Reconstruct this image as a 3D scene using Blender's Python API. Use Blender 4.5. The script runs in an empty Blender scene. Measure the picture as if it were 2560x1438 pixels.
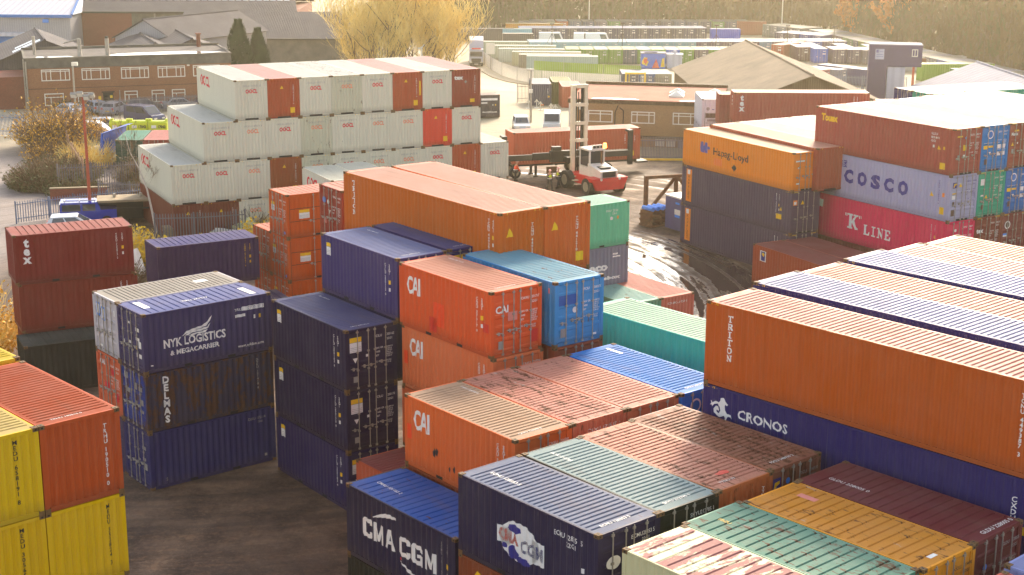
import bpy, bmesh, math, random
from mathutils import Vector, Matrix
R = math.radians
C = bpy.context.scene
COL = C.collection

# ------------------------------------------------------------------ camera
cam = bpy.data.cameras.new('camera')
cam.lens = 53.06; cam.sensor_width = 36.0; cam.sensor_fit = 'HORIZONTAL'
cam.clip_start = 0.5; cam.clip_end = 3000
cam_o = bpy.data.objects.new('camera', cam); COL.objects.link(cam_o)
cam_o.matrix_world = Matrix.Translation((0, 0, 24.603)) @ Matrix.Rotation(math.pi/2 - 0.254112, 4, 'X') @ Matrix.Rotation(0.004957, 4, 'Z')
C.camera = cam_o

# ------------------------------------------------------------------ sky, sun, exposure
SUN_EL, SUN_AZ = R(26), R(17)        # low winter sun, behind the yard and a little to the right
w = bpy.data.worlds.new('World'); C.world = w; w.use_nodes = True
nt = w.node_tree; nt.nodes.clear()
out = nt.nodes.new('ShaderNodeOutputWorld'); bg = nt.nodes.new('ShaderNodeBackground')
sky = nt.nodes.new('ShaderNodeTexSky'); sky.sky_type = 'NISHITA'; sky.sun_disc = False
sky.sun_elevation = SUN_EL; sky.sun_rotation = SUN_AZ
sky.air_density = 1.0; sky.dust_density = 2.5; sky.ozone_density = 0.6
hsv = nt.nodes.new('ShaderNodeHueSaturation'); hsv.inputs['Saturation'].default_value = 0.55
nt.links.new(sky.outputs[0], hsv.inputs['Color']); nt.links.new(hsv.outputs[0], bg.inputs['Color'])
bg.inputs['Strength'].default_value = 0.13
nt.links.new(bg.outputs[0], out.inputs['Surface'])
sl = bpy.data.lights.new('sun', 'SUN'); sl.energy = 2.2; sl.angle = R(9); sl.color = (1.0, 0.83, 0.6)
so = bpy.data.objects.new('sun', sl); COL.objects.link(so)
sd = Vector((math.sin(SUN_AZ)*math.cos(SUN_EL), math.cos(SUN_AZ)*math.cos(SUN_EL), math.sin(SUN_EL)))
so.rotation_euler = (-sd).to_track_quat('-Z', 'Y').to_euler()
C.view_settings.view_transform = 'Standard'; C.view_settings.look = 'None'
C.view_settings.exposure = 1.55; C.view_settings.gamma = 1.0
cy = C.cycles
cy.use_denoising = True; cy.max_bounces = 6; cy.diffuse_bounces = 3; cy.glossy_bounces = 3; cy.transmission_bounces = 3
cy.volume_bounces = 1; cy.transparent_max_bounces = 8; cy.caustics_reflective = False; cy.caustics_refractive = False
cy.sample_clamp_indirect = 6.0

# ------------------------------------------------------------------ materials
def lin(c):
    return tuple(((v/255)/12.92 if v/255 <= .04045 else ((v/255+.055)/1.055)**2.4) for v in c)
class NT:
    def __init__(s, name):
        s.m = bpy.data.materials.new(name); s.m.use_nodes = True; s.t = s.m.node_tree; s.n = s.t.nodes
        s.b = s.n['Principled BSDF']
    def new(s, t, **kw):
        n = s.n.new(t)
        for k, v in kw.items():
            if k in ('operation', 'data_type', 'blend_type', 'attribute_type', 'attribute_name', 'noise_dimensions', 'wave_type', 'bands_direction', 'feature', 'interpolation_type'): setattr(n, k, v)
            else: n.inputs[int(k[1:]) if k[0] == 'i' and k[1:].isdigit() else k].default_value = v
        return n
    def link(s, a, b): s.t.links.new(a, b)
    def coords(s, scale, what='Object'):
        tc = s.n.new('ShaderNodeTexCoord'); mp = s.n.new('ShaderNodeMapping'); mp.inputs['Scale'].default_value = scale
        s.link(tc.outputs[what], mp.inputs['Vector']); return mp
    def noise(s, scale, sc=1.0, detail=4.0, rough=.6, rnd=True, what='Object', dist=0.0):
        mp = s.coords(scale, what); n = s.n.new('ShaderNodeTexNoise'); n.noise_dimensions = '4D' if rnd else '3D'
        n.inputs['Scale'].default_value = sc; n.inputs['Detail'].default_value = detail; n.inputs['Roughness'].default_value = rough; n.inputs['Distortion'].default_value = dist
        s.link(mp.outputs[0], n.inputs['Vector'])
        if rnd:
            oi = s.n.new('ShaderNodeObjectInfo'); mu = s.n.new('ShaderNodeMath'); mu.operation = 'MULTIPLY'; mu.inputs[1].default_value = 57.0
            s.link(oi.outputs['Random'], mu.inputs[0]); s.link(mu.outputs[0], n.inputs['W'])
        return n.outputs['Fac']
    def ramp(s, fac, a, b, va=0.0, vb=1.0):
        n = s.n.new('ShaderNodeMapRange'); n.inputs['From Min'].default_value = a; n.inputs['From Max'].default_value = b
        n.inputs['To Min'].default_value = va; n.inputs['To Max'].default_value = vb; n.clamp = True
        s.link(fac, n.inputs['Value']); return n.outputs[0]
    def math(s, op, a, b):
        n = s.n.new('ShaderNodeMath'); n.operation = op
        for i, v in enumerate((a, b)):
            if isinstance(v, (int, float)): n.inputs[i].default_value = v
            else: s.link(v, n.inputs[i])
        return n.outputs[0]
    def mix(s, fac, a, b, mode='MIX'):
        n = s.n.new('ShaderNodeMix'); n.data_type = 'RGBA'; n.blend_type = mode
        if isinstance(fac, (int, float)): n.inputs[0].default_value = fac
        else: s.link(fac, n.inputs[0])
        for i, v in ((6, a), (7, b)):
            if isinstance(v, tuple): n.inputs[i].default_value = v if len(v) == 4 else (*v, 1)
            else: s.link(v, n.inputs[i])
        return n.outputs[2]
    def color(s, c): s.link(c, s.b.inputs['Base Color'])
    def set(s, **kw):
        for k, v in kw.items():
            k = {'rough': 'Roughness', 'metal': 'Metallic', 'spec': 'Specular IOR Level', 'base': 'Base Color'}[k]
            if k == 'Base Color': v = (*v, 1)
            s.b.inputs[k].default_value = v

def paint_material(name, roof=False, dirty=1.0):
    """weathered container paint; colour is the object's own colour, wear its alpha"""
    m = NT(name); oi = m.n.new('ShaderNodeObjectInfo'); base = oi.outputs['Color']; wear = oi.outputs['Alpha']
    big = m.noise((.55, .55, .55), 1.0, 3)
    fade = m.ramp(big, .3, .75)
    c = m.mix(m.math('MULTIPLY', fade, .22 if roof else .1), base, m.mix(.5, base, (.5, .45, .42)))
    if roof:
        st = m.noise((.35, 2.2, 1), 1.0, 5, .7)
        c = m.mix(m.ramp(st, .52, .8, 0, .45), c, (.16, .1, .07))
        tri = m.noise((1.3, 4.5, 1), 1.3, 6, .72, dist=.4)
        thr = m.math('SUBTRACT', .74, m.math('MULTIPLY', wear, .34))
        rf = m.ramp(m.math('SUBTRACT', tri, thr), 0.0, .05)
        c = m.mix(m.math('MULTIPLY', rf, .92), c, m.mix(m.noise((8, 8, 8), 1), (.16, .055, .02), (.045, .028, .02)))
        pale = m.noise((.8, 2.6, 1), 1.1, 5, .65)
        pf = m.ramp(m.math('SUBTRACT', pale, m.math('SUBTRACT', .80, m.math('MULTIPLY', wear, .28))), 0, .04)
        c = m.mix(m.math('MULTIPLY', pf, .55), c, (.42, .38, .33))
        rg = m.ramp(m.noise((1.2, 3, 1), 1, 4), .3, .8, .55, .7)
        m.link(m.mix(rf, rg, .8) if False else rg, m.b.inputs['Roughness'])
        m.b.inputs['Specular IOR Level'].default_value = .06
    else:
        st = m.noise((5.0, 5.0, .22), 1.0, 4, .65)
        c = m.mix(m.ramp(st, .5, .85, 0, .6), c, m.mix(.35, base, (.03, .022, .018)))
        st2 = m.noise((9.0, 9.0, .5), 1.0, 3, .6)
        c = m.mix(m.ramp(st2, .62, .85, 0, .12), c, (.45, .36, .3)); m.b.inputs['Specular IOR Level'].default_value = .1
        tri = m.noise((2.6, 2.6, .9), 1.3, 6, .72)
        thr = m.math('SUBTRACT', .79, m.math('MULTIPLY', wear, .36))
        rf = m.ramp(m.math('SUBTRACT', tri, thr), 0.0, .05)
        c = m.mix(m.math('MULTIPLY', rf, .9), c, m.mix(m.noise((8, 8, 8), 1), (.15, .06, .025), (.05, .03, .02)))
        # dirt in the bottom hand's breadth
        sp = m.n.new('ShaderNodeSeparateXYZ'); tc = m.n.new('ShaderNodeTexCoord'); m.link(tc.outputs['Object'], sp.inputs[0])
        low = m.ramp(m.math('ADD', sp.outputs['Z'], m.math('MULTIPLY', st, .5)), .3, .75, .35*dirty, 0)
        c = m.mix(low, c, (.07, .045, .03))
        m.link(m.ramp(m.noise((2, 2, 1), 1, 3), .3, .7, .38, .55), m.b.inputs['Roughness'])
    m.color(c)
    return m.m
def flat(name, srgb, rough=.6, metal=0.0, var=.25, scale=2.0, spec=.5):
    m = NT(name); a = lin(srgb)
    n = m.noise((scale, scale, scale), 1.0, 5, .65)
    m.color(m.mix(m.ramp(n, .3, .75), tuple(v*(1-var) for v in a), tuple(min(1, v*(1+var)) for v in a)))
    m.set(rough=rough, metal=metal, spec=spec); return m.m
def objcol(name, rough=.5, var=.2, spec=.5):
    m = NT(name); oi = m.n.new('ShaderNodeObjectInfo')
    m.color(m.mix(m.ramp(m.noise((2, 2, 2), 1, 4), .3, .8, 0, var), oi.outputs['Color'], (.12, .1, .08))); m.set(rough=rough, spec=spec); return m.m

M = {}
M['paint'] = paint_material('container_paint'); M['roof'] = paint_material('container_roof_paint', True)
M['rust'] = flat('rusty_casting', (112, 82, 45), .8, 0, .5, 9)
M['steel'] = flat('galvanised_steel', (168, 160, 148), .45, .5, .2, 6)
M['gap'] = flat('gasket_and_hole_shade', (28, 24, 22), .8)  # gasket rubber; also painted darkness for pockets, tunnels and casting holes
M['white'] = flat('white_lettering', (232, 228, 222), .6, 0, .1, 4)
M['navy'] = flat('navy_lettering', (45, 42, 128), .6, 0, .12, 4)
M['redink'] = flat('red_lettering', (214, 22, 48), .6, 0, .15, 4)
M['yellow'] = flat('yellow_sticker', (236, 190, 10), .6, 0, .1, 4)
M['orangeink'] = flat('orange_panel', (238, 138, 28), .6, 0, .1, 4)
M['black'] = flat('black_lettering', (34, 32, 34), .6, 0, .15, 4)
M['grey'] = flat('grey_lettering', (150, 145, 140), .6, 0, .15, 4)
M['skyblue'] = flat('blue_sticker', (70, 140, 225), .6, 0, .1, 4)
M['obj'] = objcol('plain_paint'); M['gloss'] = objcol('car_paint', .22, .08, .6)
M['glass'] = flat('window_glass', (34, 32, 34), .12, 0, .2, 1, .3)
M['carglass'] = flat('car_glass', (40, 48, 56), .06, 0, .15, 1, .8)
M['tyre'] = flat('tyre_rubber', (30, 28, 27), .85); M['rim'] = flat('wheel_rim', (150, 140, 120), .5, .4)
M['frame'] = flat('window_frame', (226, 220, 205), .5, 0, .06)
M['bark'] = flat('bark', (92, 74, 58), .9, 0, .3, 6)

def brick_mat(name, c1, c2, mortar, sc=1.0):
    m = NT(name); mp = m.coords((sc, sc, sc))
    b = m.n.new('ShaderNodeTexBrick'); b.inputs['Scale'].default_value = 4.4; b.inputs['Mortar Size'].default_value = .015
    b.inputs['Color1'].default_value = (*lin(c1), 1); b.inputs['Color2'].default_value = (*lin(c2), 1); b.inputs['Mortar'].default_value = (*lin(mortar), 1)
    sx = m.n.new('ShaderNodeSeparateXYZ'); cx = m.n.new('ShaderNodeCombineXYZ'); m.link(mp.outputs[0], sx.inputs[0])
    m.link(m.math('ADD', sx.outputs['X'], sx.outputs['Y']), cx.inputs['X']); m.link(sx.outputs['Z'], cx.inputs['Y']); m.link(cx.outputs[0], b.inputs['Vector'])
    n = m.noise((.35, .35, .7), 1, 5, .7)
    m.color(m.mix(m.ramp(n, .42, .8, 0, .55), b.outputs['Color'], tuple(v*.45 for v in lin(c1)))); m.set(rough=.85); return m.m
M['brick'] = brick_mat('brown_brick', (158, 102, 66), (134, 84, 54), (150, 122, 96))
M['brick2'] = brick_mat('buff_brick', (168, 130, 84), (146, 108, 66), (160, 138, 108))
M['redbrick'] = brick_mat('red_brick', (140, 70, 48), (118, 58, 42), (130, 100, 84))
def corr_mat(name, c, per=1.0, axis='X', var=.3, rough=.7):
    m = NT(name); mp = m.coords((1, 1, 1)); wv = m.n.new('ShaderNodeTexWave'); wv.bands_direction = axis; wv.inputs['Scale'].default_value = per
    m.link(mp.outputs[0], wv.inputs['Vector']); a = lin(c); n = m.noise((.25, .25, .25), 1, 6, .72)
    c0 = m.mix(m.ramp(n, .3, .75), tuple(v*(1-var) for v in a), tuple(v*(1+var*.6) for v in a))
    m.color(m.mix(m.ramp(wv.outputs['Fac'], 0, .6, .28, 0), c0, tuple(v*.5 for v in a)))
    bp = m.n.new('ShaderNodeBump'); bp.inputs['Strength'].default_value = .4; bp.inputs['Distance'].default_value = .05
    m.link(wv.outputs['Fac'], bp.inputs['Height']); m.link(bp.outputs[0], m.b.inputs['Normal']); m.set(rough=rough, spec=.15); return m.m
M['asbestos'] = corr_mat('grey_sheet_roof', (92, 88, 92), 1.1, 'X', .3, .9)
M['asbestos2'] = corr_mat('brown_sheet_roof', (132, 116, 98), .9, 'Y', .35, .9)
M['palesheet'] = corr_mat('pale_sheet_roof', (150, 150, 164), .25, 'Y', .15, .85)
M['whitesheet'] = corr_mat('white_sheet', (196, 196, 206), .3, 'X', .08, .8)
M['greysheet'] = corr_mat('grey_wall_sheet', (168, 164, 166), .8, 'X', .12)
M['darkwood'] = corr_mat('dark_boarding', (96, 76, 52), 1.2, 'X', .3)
M['concrete'] = flat('weathered_render', (104, 98, 88), .9, 0, .4, .8)
M['felt'] = flat('roof_felt', (112, 106, 102), .95, 0, .25, .6, .1)
M['wet'] = flat('standing_water', (120, 120, 125), .05, 0, .1, 1, .6)
M['pinkfelt'] = flat('pink_roof_felt', (176, 122, 104), .95, 0, .18, .5, .1)
M['dark'] = flat('dark_metal', (46, 44, 40), .6, .2, .3, 3)
M['darkbrown'] = flat('dark_timber', (62, 46, 38), .7)
M['rustbrown'] = flat('rusty_beam', (112, 74, 44), .85, 0, .4, 3)
M['skin'] = flat('skin', (205, 150, 120), .6, 0, .05)
M['leafgold'] = flat('golden_leaves', (214, 160, 36), .7, 0, .45, 1.5); M['leafgreen'] = flat('dark_needles', (38, 62, 28), .8, 0, .5, .8)
M['leafautumn'] = flat('autumn_leaves', (206, 130, 40), .7, 0, .4, 1.0); M['leafolive'] = flat('olive_leaves', (98, 96, 52), .8, 0, .45, .8)
M['twig'] = flat('brown_twigs', (124, 98, 70), .9, 0, .45, .7); M['twiggold'] = flat('straw_twigs', (234, 202, 124), .85, 0, .35, .5)
M['birch'] = flat('birch_bark', (205, 192, 178), .8, 0, .2, 4)

def flake_mat():
    m = NT('flaking_roof_paint'); n = m.noise((1.5, .45, 1), 1.3, 6, .7, dist=.3); n2 = m.noise((.5, .5, 1), 1, 3)
    c = m.mix(m.ramp(m.math('ADD', n, m.math('MULTIPLY', n2, .35)), .66, .70), lin((158, 110, 104)), lin((226, 220, 184)))
    n3 = m.noise((2, 5, 1), 1, 6, .7); m.color(m.mix(m.ramp(n3, .6, .66, 0, .8), c, lin((92, 66, 46)))); m.set(rough=.65, spec=.08); return m.m
M['flake'] = flake_mat()

# ------------------------------------------------------------------ mesh helpers
class MB:
    def __init__(s): s.v = []; s.f = []; s.mi = []; s.cur = 0
    def quad(s, *p):
        i = len(s.v); s.v += [tuple(q) for q in p]; s.f.append(tuple(range(i, i+len(p)))); s.mi.append(s.cur)
    def box(s, x0, x1, y0, y1, z0, z1, T=None):
        c = [(x0, y0, z0), (x1, y0, z0), (x1, y1, z0), (x0, y1, z0), (x0, y0, z1), (x1, y0, z1), (x1, y1, z1), (x0, y1, z1)]
        if T is not None: c = [tuple(T @ Vector(p)) for p in c]
        i = len(s.v); s.v += c
        for f in ((3, 2, 1, 0), (4, 5, 6, 7), (0, 1, 5, 4), (1, 2, 6, 5), (2, 3, 7, 6), (3, 0, 4, 7)):
            s.f.append(tuple(i+k for k in f)); s.mi.append(s.cur)
        return s
    def bar(s, a, b, r, r2=None, n=6):
        a, b = Vector(a), Vector(b); d = (b-a)
        if d.length < 1e-6: return s
        q = d.to_track_quat('Z', 'Y'); r2 = r if r2 is None else r2; i = len(s.v)
        for p, rr in ((a, r), (b, r2)):
            for k in range(n):
                t = 2*math.pi*k/n; s.v.append(tuple(p + q @ Vector((rr*math.cos(t), rr*math.sin(t), 0))))
        for k in range(n):
            s.f.append((i+k, i+(k+1) % n, i+n+(k+1) % n, i+n+k)); s.mi.append(s.cur)
        s.f.append(tuple(i+k for k in reversed(range(n)))); s.mi.append(s.cur)
        s.f.append(tuple(i+n+k for k in range(n))); s.mi.append(s.cur)
        return s
    def beam(s, a, b, wd, ht):                                     # square section bar
        a, b = Vector(a), Vector(b); d = b-a; q = d.to_track_quat('X', 'Z')
        T = Matrix.Translation(a) @ q.to_matrix().to_4x4(); return s.box(0, d.length, -wd/2, wd/2, -ht/2, ht/2, T)
    def prism(s, pts, axis, a, b):                                 # extrude 2-D outline; axis 'x': (y,z) 'y': (x,z) 'z': (x,y)
        def P(u, v, t): return {'x': (t, u, v), 'y': (u, t, v), 'z': (u, v, t)}[axis]
        n = len(pts); i = len(s.v)
        s.v += [P(u, v, a) for u, v in pts] + [P(u, v, b) for u, v in pts]
        for k in range(n): s.f.append((i+k, i+(k+1) % n, i+n+(k+1) % n, i+n+k)); s.mi.append(s.cur)
        s.f.append(tuple(i+k for k in reversed(range(n)))); s.mi.append(s.cur)
        s.f.append(tuple(i+n+k for k in range(n))); s.mi.append(s.cur); return s
    def mesh(s, name, mats, fix=True, smooth=False):
        me = bpy.data.meshes.new(name); me.from_pydata(s.v, [], s.f)
        for m in (mats if isinstance(mats, (list, tuple)) else [mats]): me.materials.append(m)
        if len(me.materials) > 1: me.polygons.foreach_set('material_index', s.mi)
        if fix:
            bm = bmesh.new(); bm.from_mesh(me); bmesh.ops.recalc_face_normals(bm, faces=bm.faces[:]); bm.to_mesh(me); bm.free()
        if smooth: me.polygons.foreach_set('use_smooth', [True]*len(me.polygons))
        me.update(); return me
def obj(name, me, parent=None, loc=None, rz=0.0, color=None):
    o = bpy.data.objects.new(name, me); COL.objects.link(o)
    if parent is not None: o.parent = parent
    if loc is not None: o.location = loc
    if rz: o.rotation_euler = (0, 0, rz)
    if color is not None: o.color = color
    return o
def tag(o, label=None, cat=None, group=None, kind=None):
    for k, v in (('label', label), ('category', cat), ('group', group), ('kind', kind)):
        if v: o[k] = v
    return o
def thing(name, loc, rz, label, cat, group=None):
    return tag(obj(name, None, None, loc, rz), label, cat, group)
def rgba(srgb, wear=.3, sat=1.0):
    a = lin(srgb); g = .3*a[0]+.55*a[1]+.15*a[2]
    return (*[min(1, max(0, g+(v-g)*sat)) for v in a], wear)
def ord_(n): return ['first', 'second', 'third', 'fourth', 'fifth', 'sixth', 'seventh', 'eighth', 'ninth', 'tenth', 'eleventh', 'twelfth', 'thirteenth', 'fourteenth', 'fifteenth', 'sixteenth', 'seventeenth', 'eighteenth', 'nineteenth', 'twentieth', 'twenty-first', 'twenty-second', 'twenty-third', 'twenty-fourth', 'twenty-fifth', 'twenty-sixth', 'twenty-seventh', 'twenty-eighth', 'twenty-ninth', 'thirtieth'][n]
def gz(y):
    t = min(max((y-165)/90, 0), 1); return -4.5*t*t*(3-2*t)
HAZE_D, HAZE_G = 0.0003, 0.8
# ------------------------------------------------------------------ lettering
_txt = {}
def text_mesh(s, bold=0.0):
    k = (s, bold)
    if k not in _txt:
        cu = bpy.data.curves.new('lettering', 'FONT'); cu.body = s; cu.size = 1.0; cu.offset = bold; cu.resolution_u = 2; cu.fill_mode = 'FRONT'
        o = bpy.data.objects.new('lettering', cu); me = o.to_mesh()
        vs = [(v.co.x, v.co.y) for v in me.vertices]; fs = [tuple(p.vertices) for p in me.polygons]
        o.to_mesh_clear(); bpy.data.objects.remove(o); bpy.data.curves.remove(cu)
        if vs:
            x0 = min(v[0] for v in vs); x1 = max(v[0] for v in vs); y0 = min(v[1] for v in vs); y1 = max(v[1] for v in vs)
        else: x0 = x1 = y0 = y1 = 0
        _txt[k] = (vs, fs, x0, x1, y0, y1)
    return _txt[k]
# hand-cut slab and roman capitals, unit box 0..1 wide, 0..1 high
SLAB = {
 'm': [[(0,0),(0,1),(.28,1),(.5,.42),(.72,1),(1,1),(1,0),(.77,0),(.77,.6),(.58,.1),(.42,.1),(.23,.6),(.23,0)]],
 'c': [[(1,.68),(1,.86),(.85,1),(.15,1),(0,.85),(0,.15),(.15,0),(.85,0),(1,.14),(1,.34),(.72,.34),(.72,.22),(.28,.22),(.28,.78),(.72,.78),(.72,.68)]],
 'g': [[(1,.68),(1,.86),(.85,1),(.15,1),(0,.85),(0,.15),(.15,0),(1,0),(1,.54),(.52,.54),(.52,.37),(.72,.37),(.72,.22),(.28,.22),(.28,.78),(.72,.78),(.72,.68)]],
 'a': [[(0,0),(.34,1),(.5,1),(.5,.72),(.42,.42),(.58,.42),(.5,.72),(.5,1),(.66,1),(1,0),(.73,0),(.66,.24),(.34,.24),(.27,0)]],
 'T': [[(0,.78),(0,1),(1,1),(1,.78),(.88,.66),(.8,.84),(.62,.84),(.62,.16),(.76,.12),(.76,0),(.24,0),(.24,.12),(.38,.16),(.38,.84),(.2,.84),(.12,.66)]],
 'I': [[(.2,0),(.2,.14),(.37,.14),(.37,.86),(.2,.86),(.2,1),(.8,1),(.8,.86),(.63,.86),(.63,.14),(.8,.14),(.8,0)]],
 'N': [[(0,0),(0,.13),(.12,.13),(.12,.87),(0,.87),(0,1),(.3,1),(.74,.36),(.74,.87),(.62,.87),(.62,1),(1,1),(1,.87),(.88,.87),(.88,0),(.72,0),(.28,.64),(.28,.13),(.4,.13),(.4,0)]],
 'R': [[(0,0),(0,.13),(.12,.13),(.12,.87),(0,.87),(0,1),(.66,1),(.88,.92),(.88,.82),(.36,.84),(.36,.13),(.5,.13),(.5,0)], [(.36,.56),(.64,.58),(.66,.84),(.88,.84),(.9,.6),(.76,.48),(1,.12),(1,0),(.72,0),(.5,.43),(.36,.43)]],
 'O': [[(.5+.48*math.sin(a)*r, .5+.5*math.cos(a)*q) for a in [i*math.pi/8 for i in range(17)] for r, q in [(1, 1)]] + [(.5+.25*math.sin(a), .5+.33*math.cos(a)) for a in [-i*math.pi/8 for i in range(16, -1, -1)]] ],
 'K': [[(0,0),(0,.12),(.12,.12),(.12,.88),(0,.88),(0,1),(.5,1),(.5,.88),(.38,.88),(.38,.12),(.5,.12),(.5,0)], [(.38,.5),(.66,.88),(.56,.88),(.56,1),(.98,1),(.98,.88),(.86,.88),(.62,.58),(.9,.12),(1,.12),(1,0),(.7,0),(.46,.42),(.38,.36)]],
 'L': [[(0,0),(0,.12),(.14,.12),(.14,.88),(0,.88),(0,1),(.58,1),(.58,.88),(.42,.88),(.42,.14),(.8,.14),(.88,.36),(1,.36),(.96,0)]],
 'E': [[(0,0),(0,.12),(.14,.12),(.14,.88),(0,.88),(0,1),(.94,1),(.96,.68),(.84,.68),(.76,.86),(.42,.86),(.42,.58),(.66,.58),(.66,.42),(.42,.42),(.42,.14),(.8,.14),(.88,.36),(1,.36),(.97,0)]],
}
class Lettering:
    """all the painted marks of one container, one mesh: each mark is laid on the sheet it is painted on"""
    def __init__(s, L, h, front, right, left):
        s.mb = MB(); s.mats = []; s.L, s.h = L, h
        s.T = {'front': (Matrix.Identity(4), front), 'right': (Matrix.Translation((L, 0, 0)) @ Matrix.Rotation(R(90), 4, 'Z'), right),
               'left': (Matrix.Translation((0, W, 0)) @ Matrix.Rotation(R(-90), 4, 'Z'), left),
               'roof': (Matrix.Translation((0, 0, h-.012)) @ Matrix.Rotation(R(-90), 4, 'X'), None), 'roofend': (Matrix.Translation((L, 0, h-.012)) @ Matrix.Rotation(R(90), 4, 'Z') @ Matrix.Rotation(R(-90), 4, 'X'), None)}
    def mat(s, m):
        if m not in s.mats: s.mats.append(m)
        s.mb.cur = s.mats.index(m)
    def lay(s, face, vs, fs, m, lift=.004):
        T, prof = s.T[face]; s.mat(m)
        if face == 'roof': vs = [(u, z+W) for u, z in vs]
        if face == 'roofend': vs = [(u, z+.8) for u, z in vs]
        if prof is not None and prof[0] is not None:
            bm = bmesh.new(); bv = [bm.verts.new((u, 0, z)) for u, z in vs]
            for f in fs:
                try: bm.faces.new([bv[i] for i in f])
                except ValueError: pass
            u0 = min(v[0] for v in vs); u1 = max(v[0] for v in vs)
            for br in prof[0]:
                if u0 < br < u1: bmesh.ops.bisect_plane(bm, geom=bm.verts[:]+bm.edges[:]+bm.faces[:], plane_co=(br, 0, 0), plane_no=(1, 0, 0), dist=1e-5)
            bm.verts.index_update()
            vs = [(v.co.x, v.co.z) for v in bm.verts]; fs = [tuple(v.index for v in f.verts) for f in bm.faces]; bm.free()
        d = prof[1] if prof is not None else (lambda u: 0.0)
        i = len(s.mb.v)
        s.mb.v += [tuple(T @ Vector((u, d(u)-lift, z))) for u, z in vs]
        for f in fs: s.mb.f.append(tuple(i+k for k in f)); s.mb.mi.append(s.mb.cur)
    def text(s, face, t, u, z, size, m='white', bold=.0, wid=1.0, slab=False, center=False, width=None):
        """baseline left at (u, z); size is the capital height"""
        if slab:
            cw = size*.78*wid
            for ch in t:
                for poly in SLAB.get(ch, []):
                    bm = bmesh.new(); bv = [bm.verts.new((u+px*cw, 0, z+py*size)) for px, py in poly]
                    es = [bm.edges.new((bv[i], bv[(i+1) % len(bv)])) for i in range(len(bv)) if (bv[i].co-bv[(i+1) % len(bv)].co).length > 1e-6]
                    bmesh.ops.triangle_fill(bm, edges=es, use_beauty=True); bm.verts.index_update()
                    s.lay(face, [(v.co.x, v.co.z) for v in bm.verts], [tuple(v.index for v in f.verts) for f in bm.faces], m); bm.free()
                u += cw*1.16 if ch != ' ' else cw*.5
            return
        vs, fs, x0, x1, y0, y1 = text_mesh(t, bold); k = size/.7
        if width: wid = width/max(1e-6, (x1-x0)*k)
        off = -(x1-x0)/2-x0 if center else -x0
        s.lay(face, [(u+(a+off)*k*wid, z+b*k) for a, b in vs], fs, m)
    def column(s, face, t, u, z, size, m='white', step=1.25, slab=False, bold=0.02, wid=1.0):
        """letters stacked downward from z, centred on u"""
        for ch in t:
            if ch != ' ':
                if slab: s.text(face, ch, u-size*.39*wid, z-size, size, m, slab=True, wid=wid)
                else: s.text(face, ch, u, z-size, size, m, bold, wid, center=True)
            z -= size*step*(1 if ch != ' ' else .6)
    def rect(s, face, u0, u1, z0, z1, m, lift=.006): s.lay(face, [(u0, z0), (u1, z0), (u1, z1), (u0, z1)], [(0, 1, 2, 3)], m, lift)
    def poly(s, face, pts, m, lift=.006):
        bm = bmesh.new(); bv = [bm.verts.new((u, 0, z)) for u, z in pts]; es = [bm.edges.new((bv[i], bv[(i+1) % len(bv)])) for i in range(len(bv))]
        bmesh.ops.triangle_fill(bm, edges=es, use_beauty=True); bm.verts.index_update()
        s.lay(face, [(v.co.x, v.co.z) for v in bm.verts], [tuple(v.index for v in f.verts) for f in bm.faces], m, lift); bm.free()
    def disc(s, face, u, z, r, m, lift=.006, rz=None): s.poly(face, [(u+r*math.cos(i*math.pi/10), z+(rz or r)*math.sin(i*math.pi/10)) for i in range(20)], m, lift)
    def tri(s, face, u, z, r, m='yellow', down=False):
        k = -1 if down else 1; s.poly(face, [(u-r, z-k*r*.8), (u+r, z-k*r*.8), (u, z+k*r)][::1], m)

# ------------------------------------------------------------------ shipping containers
W = 2.438; S20 = 6.058; S40 = 12.192; HS = 2.591; HC = 2.896
def corr_profile(u0, u1, pitch, depth, outer):
    n = max(1, round((u1-u0)/pitch)); p = (u1-u0)/n; pts = []
    for i in range(n):
        b = u0+i*p; pts += [(b, outer), (b+p*.26, outer), (b+p*.5, outer+depth), (b+p*.76, outer+depth)]
    pts.append((u1, outer)); br = [q[0] for q in pts]
    def f(u):
        if u <= u0 or u >= u1: return outer
        q = ((u-u0) % p)/p
        return outer if q < .26 else outer+depth*(q-.26)/.24 if q < .5 else outer+depth if q < .76 else outer+depth*(1-(q-.76)/.24)
    return pts, br, f
_mc = {}
def cached(key, make):
    if key not in _mc: _mc[key] = make()
    return _mc[key]
def side_profile(L): return cached(('sp', L), lambda: corr_profile(.13, L-.13, .278, .036, .014))
END_PROFILE = corr_profile(.12, W-.12, .25, .046, .012)
def side_mesh(L, h):
    def make():
        mb = MB(); pts = side_profile(L)[0]; z0, z1 = .155, h-.085
        for (a, p), (b, q) in zip(pts, pts[1:]): mb.quad((a, p, z0), (b, q, z0), (b, q, z1), (a, p, z1))
        return mb.mesh('side_wall', M['paint'], False)
    return cached(('side', L, h), make)
def end_mesh(h):
    def make():
        mb = MB(); pts = END_PROFILE[0]; z0, z1 = .15, h-.12
        for (a, p), (b, q) in zip(pts, pts[1:]): mb.quad((a, p, z0), (b, q, z0), (b, q, z1), (a, p, z1))
        return mb.mesh('end_wall', M['paint'], False)
    return cached(('end', h), make)
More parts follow.
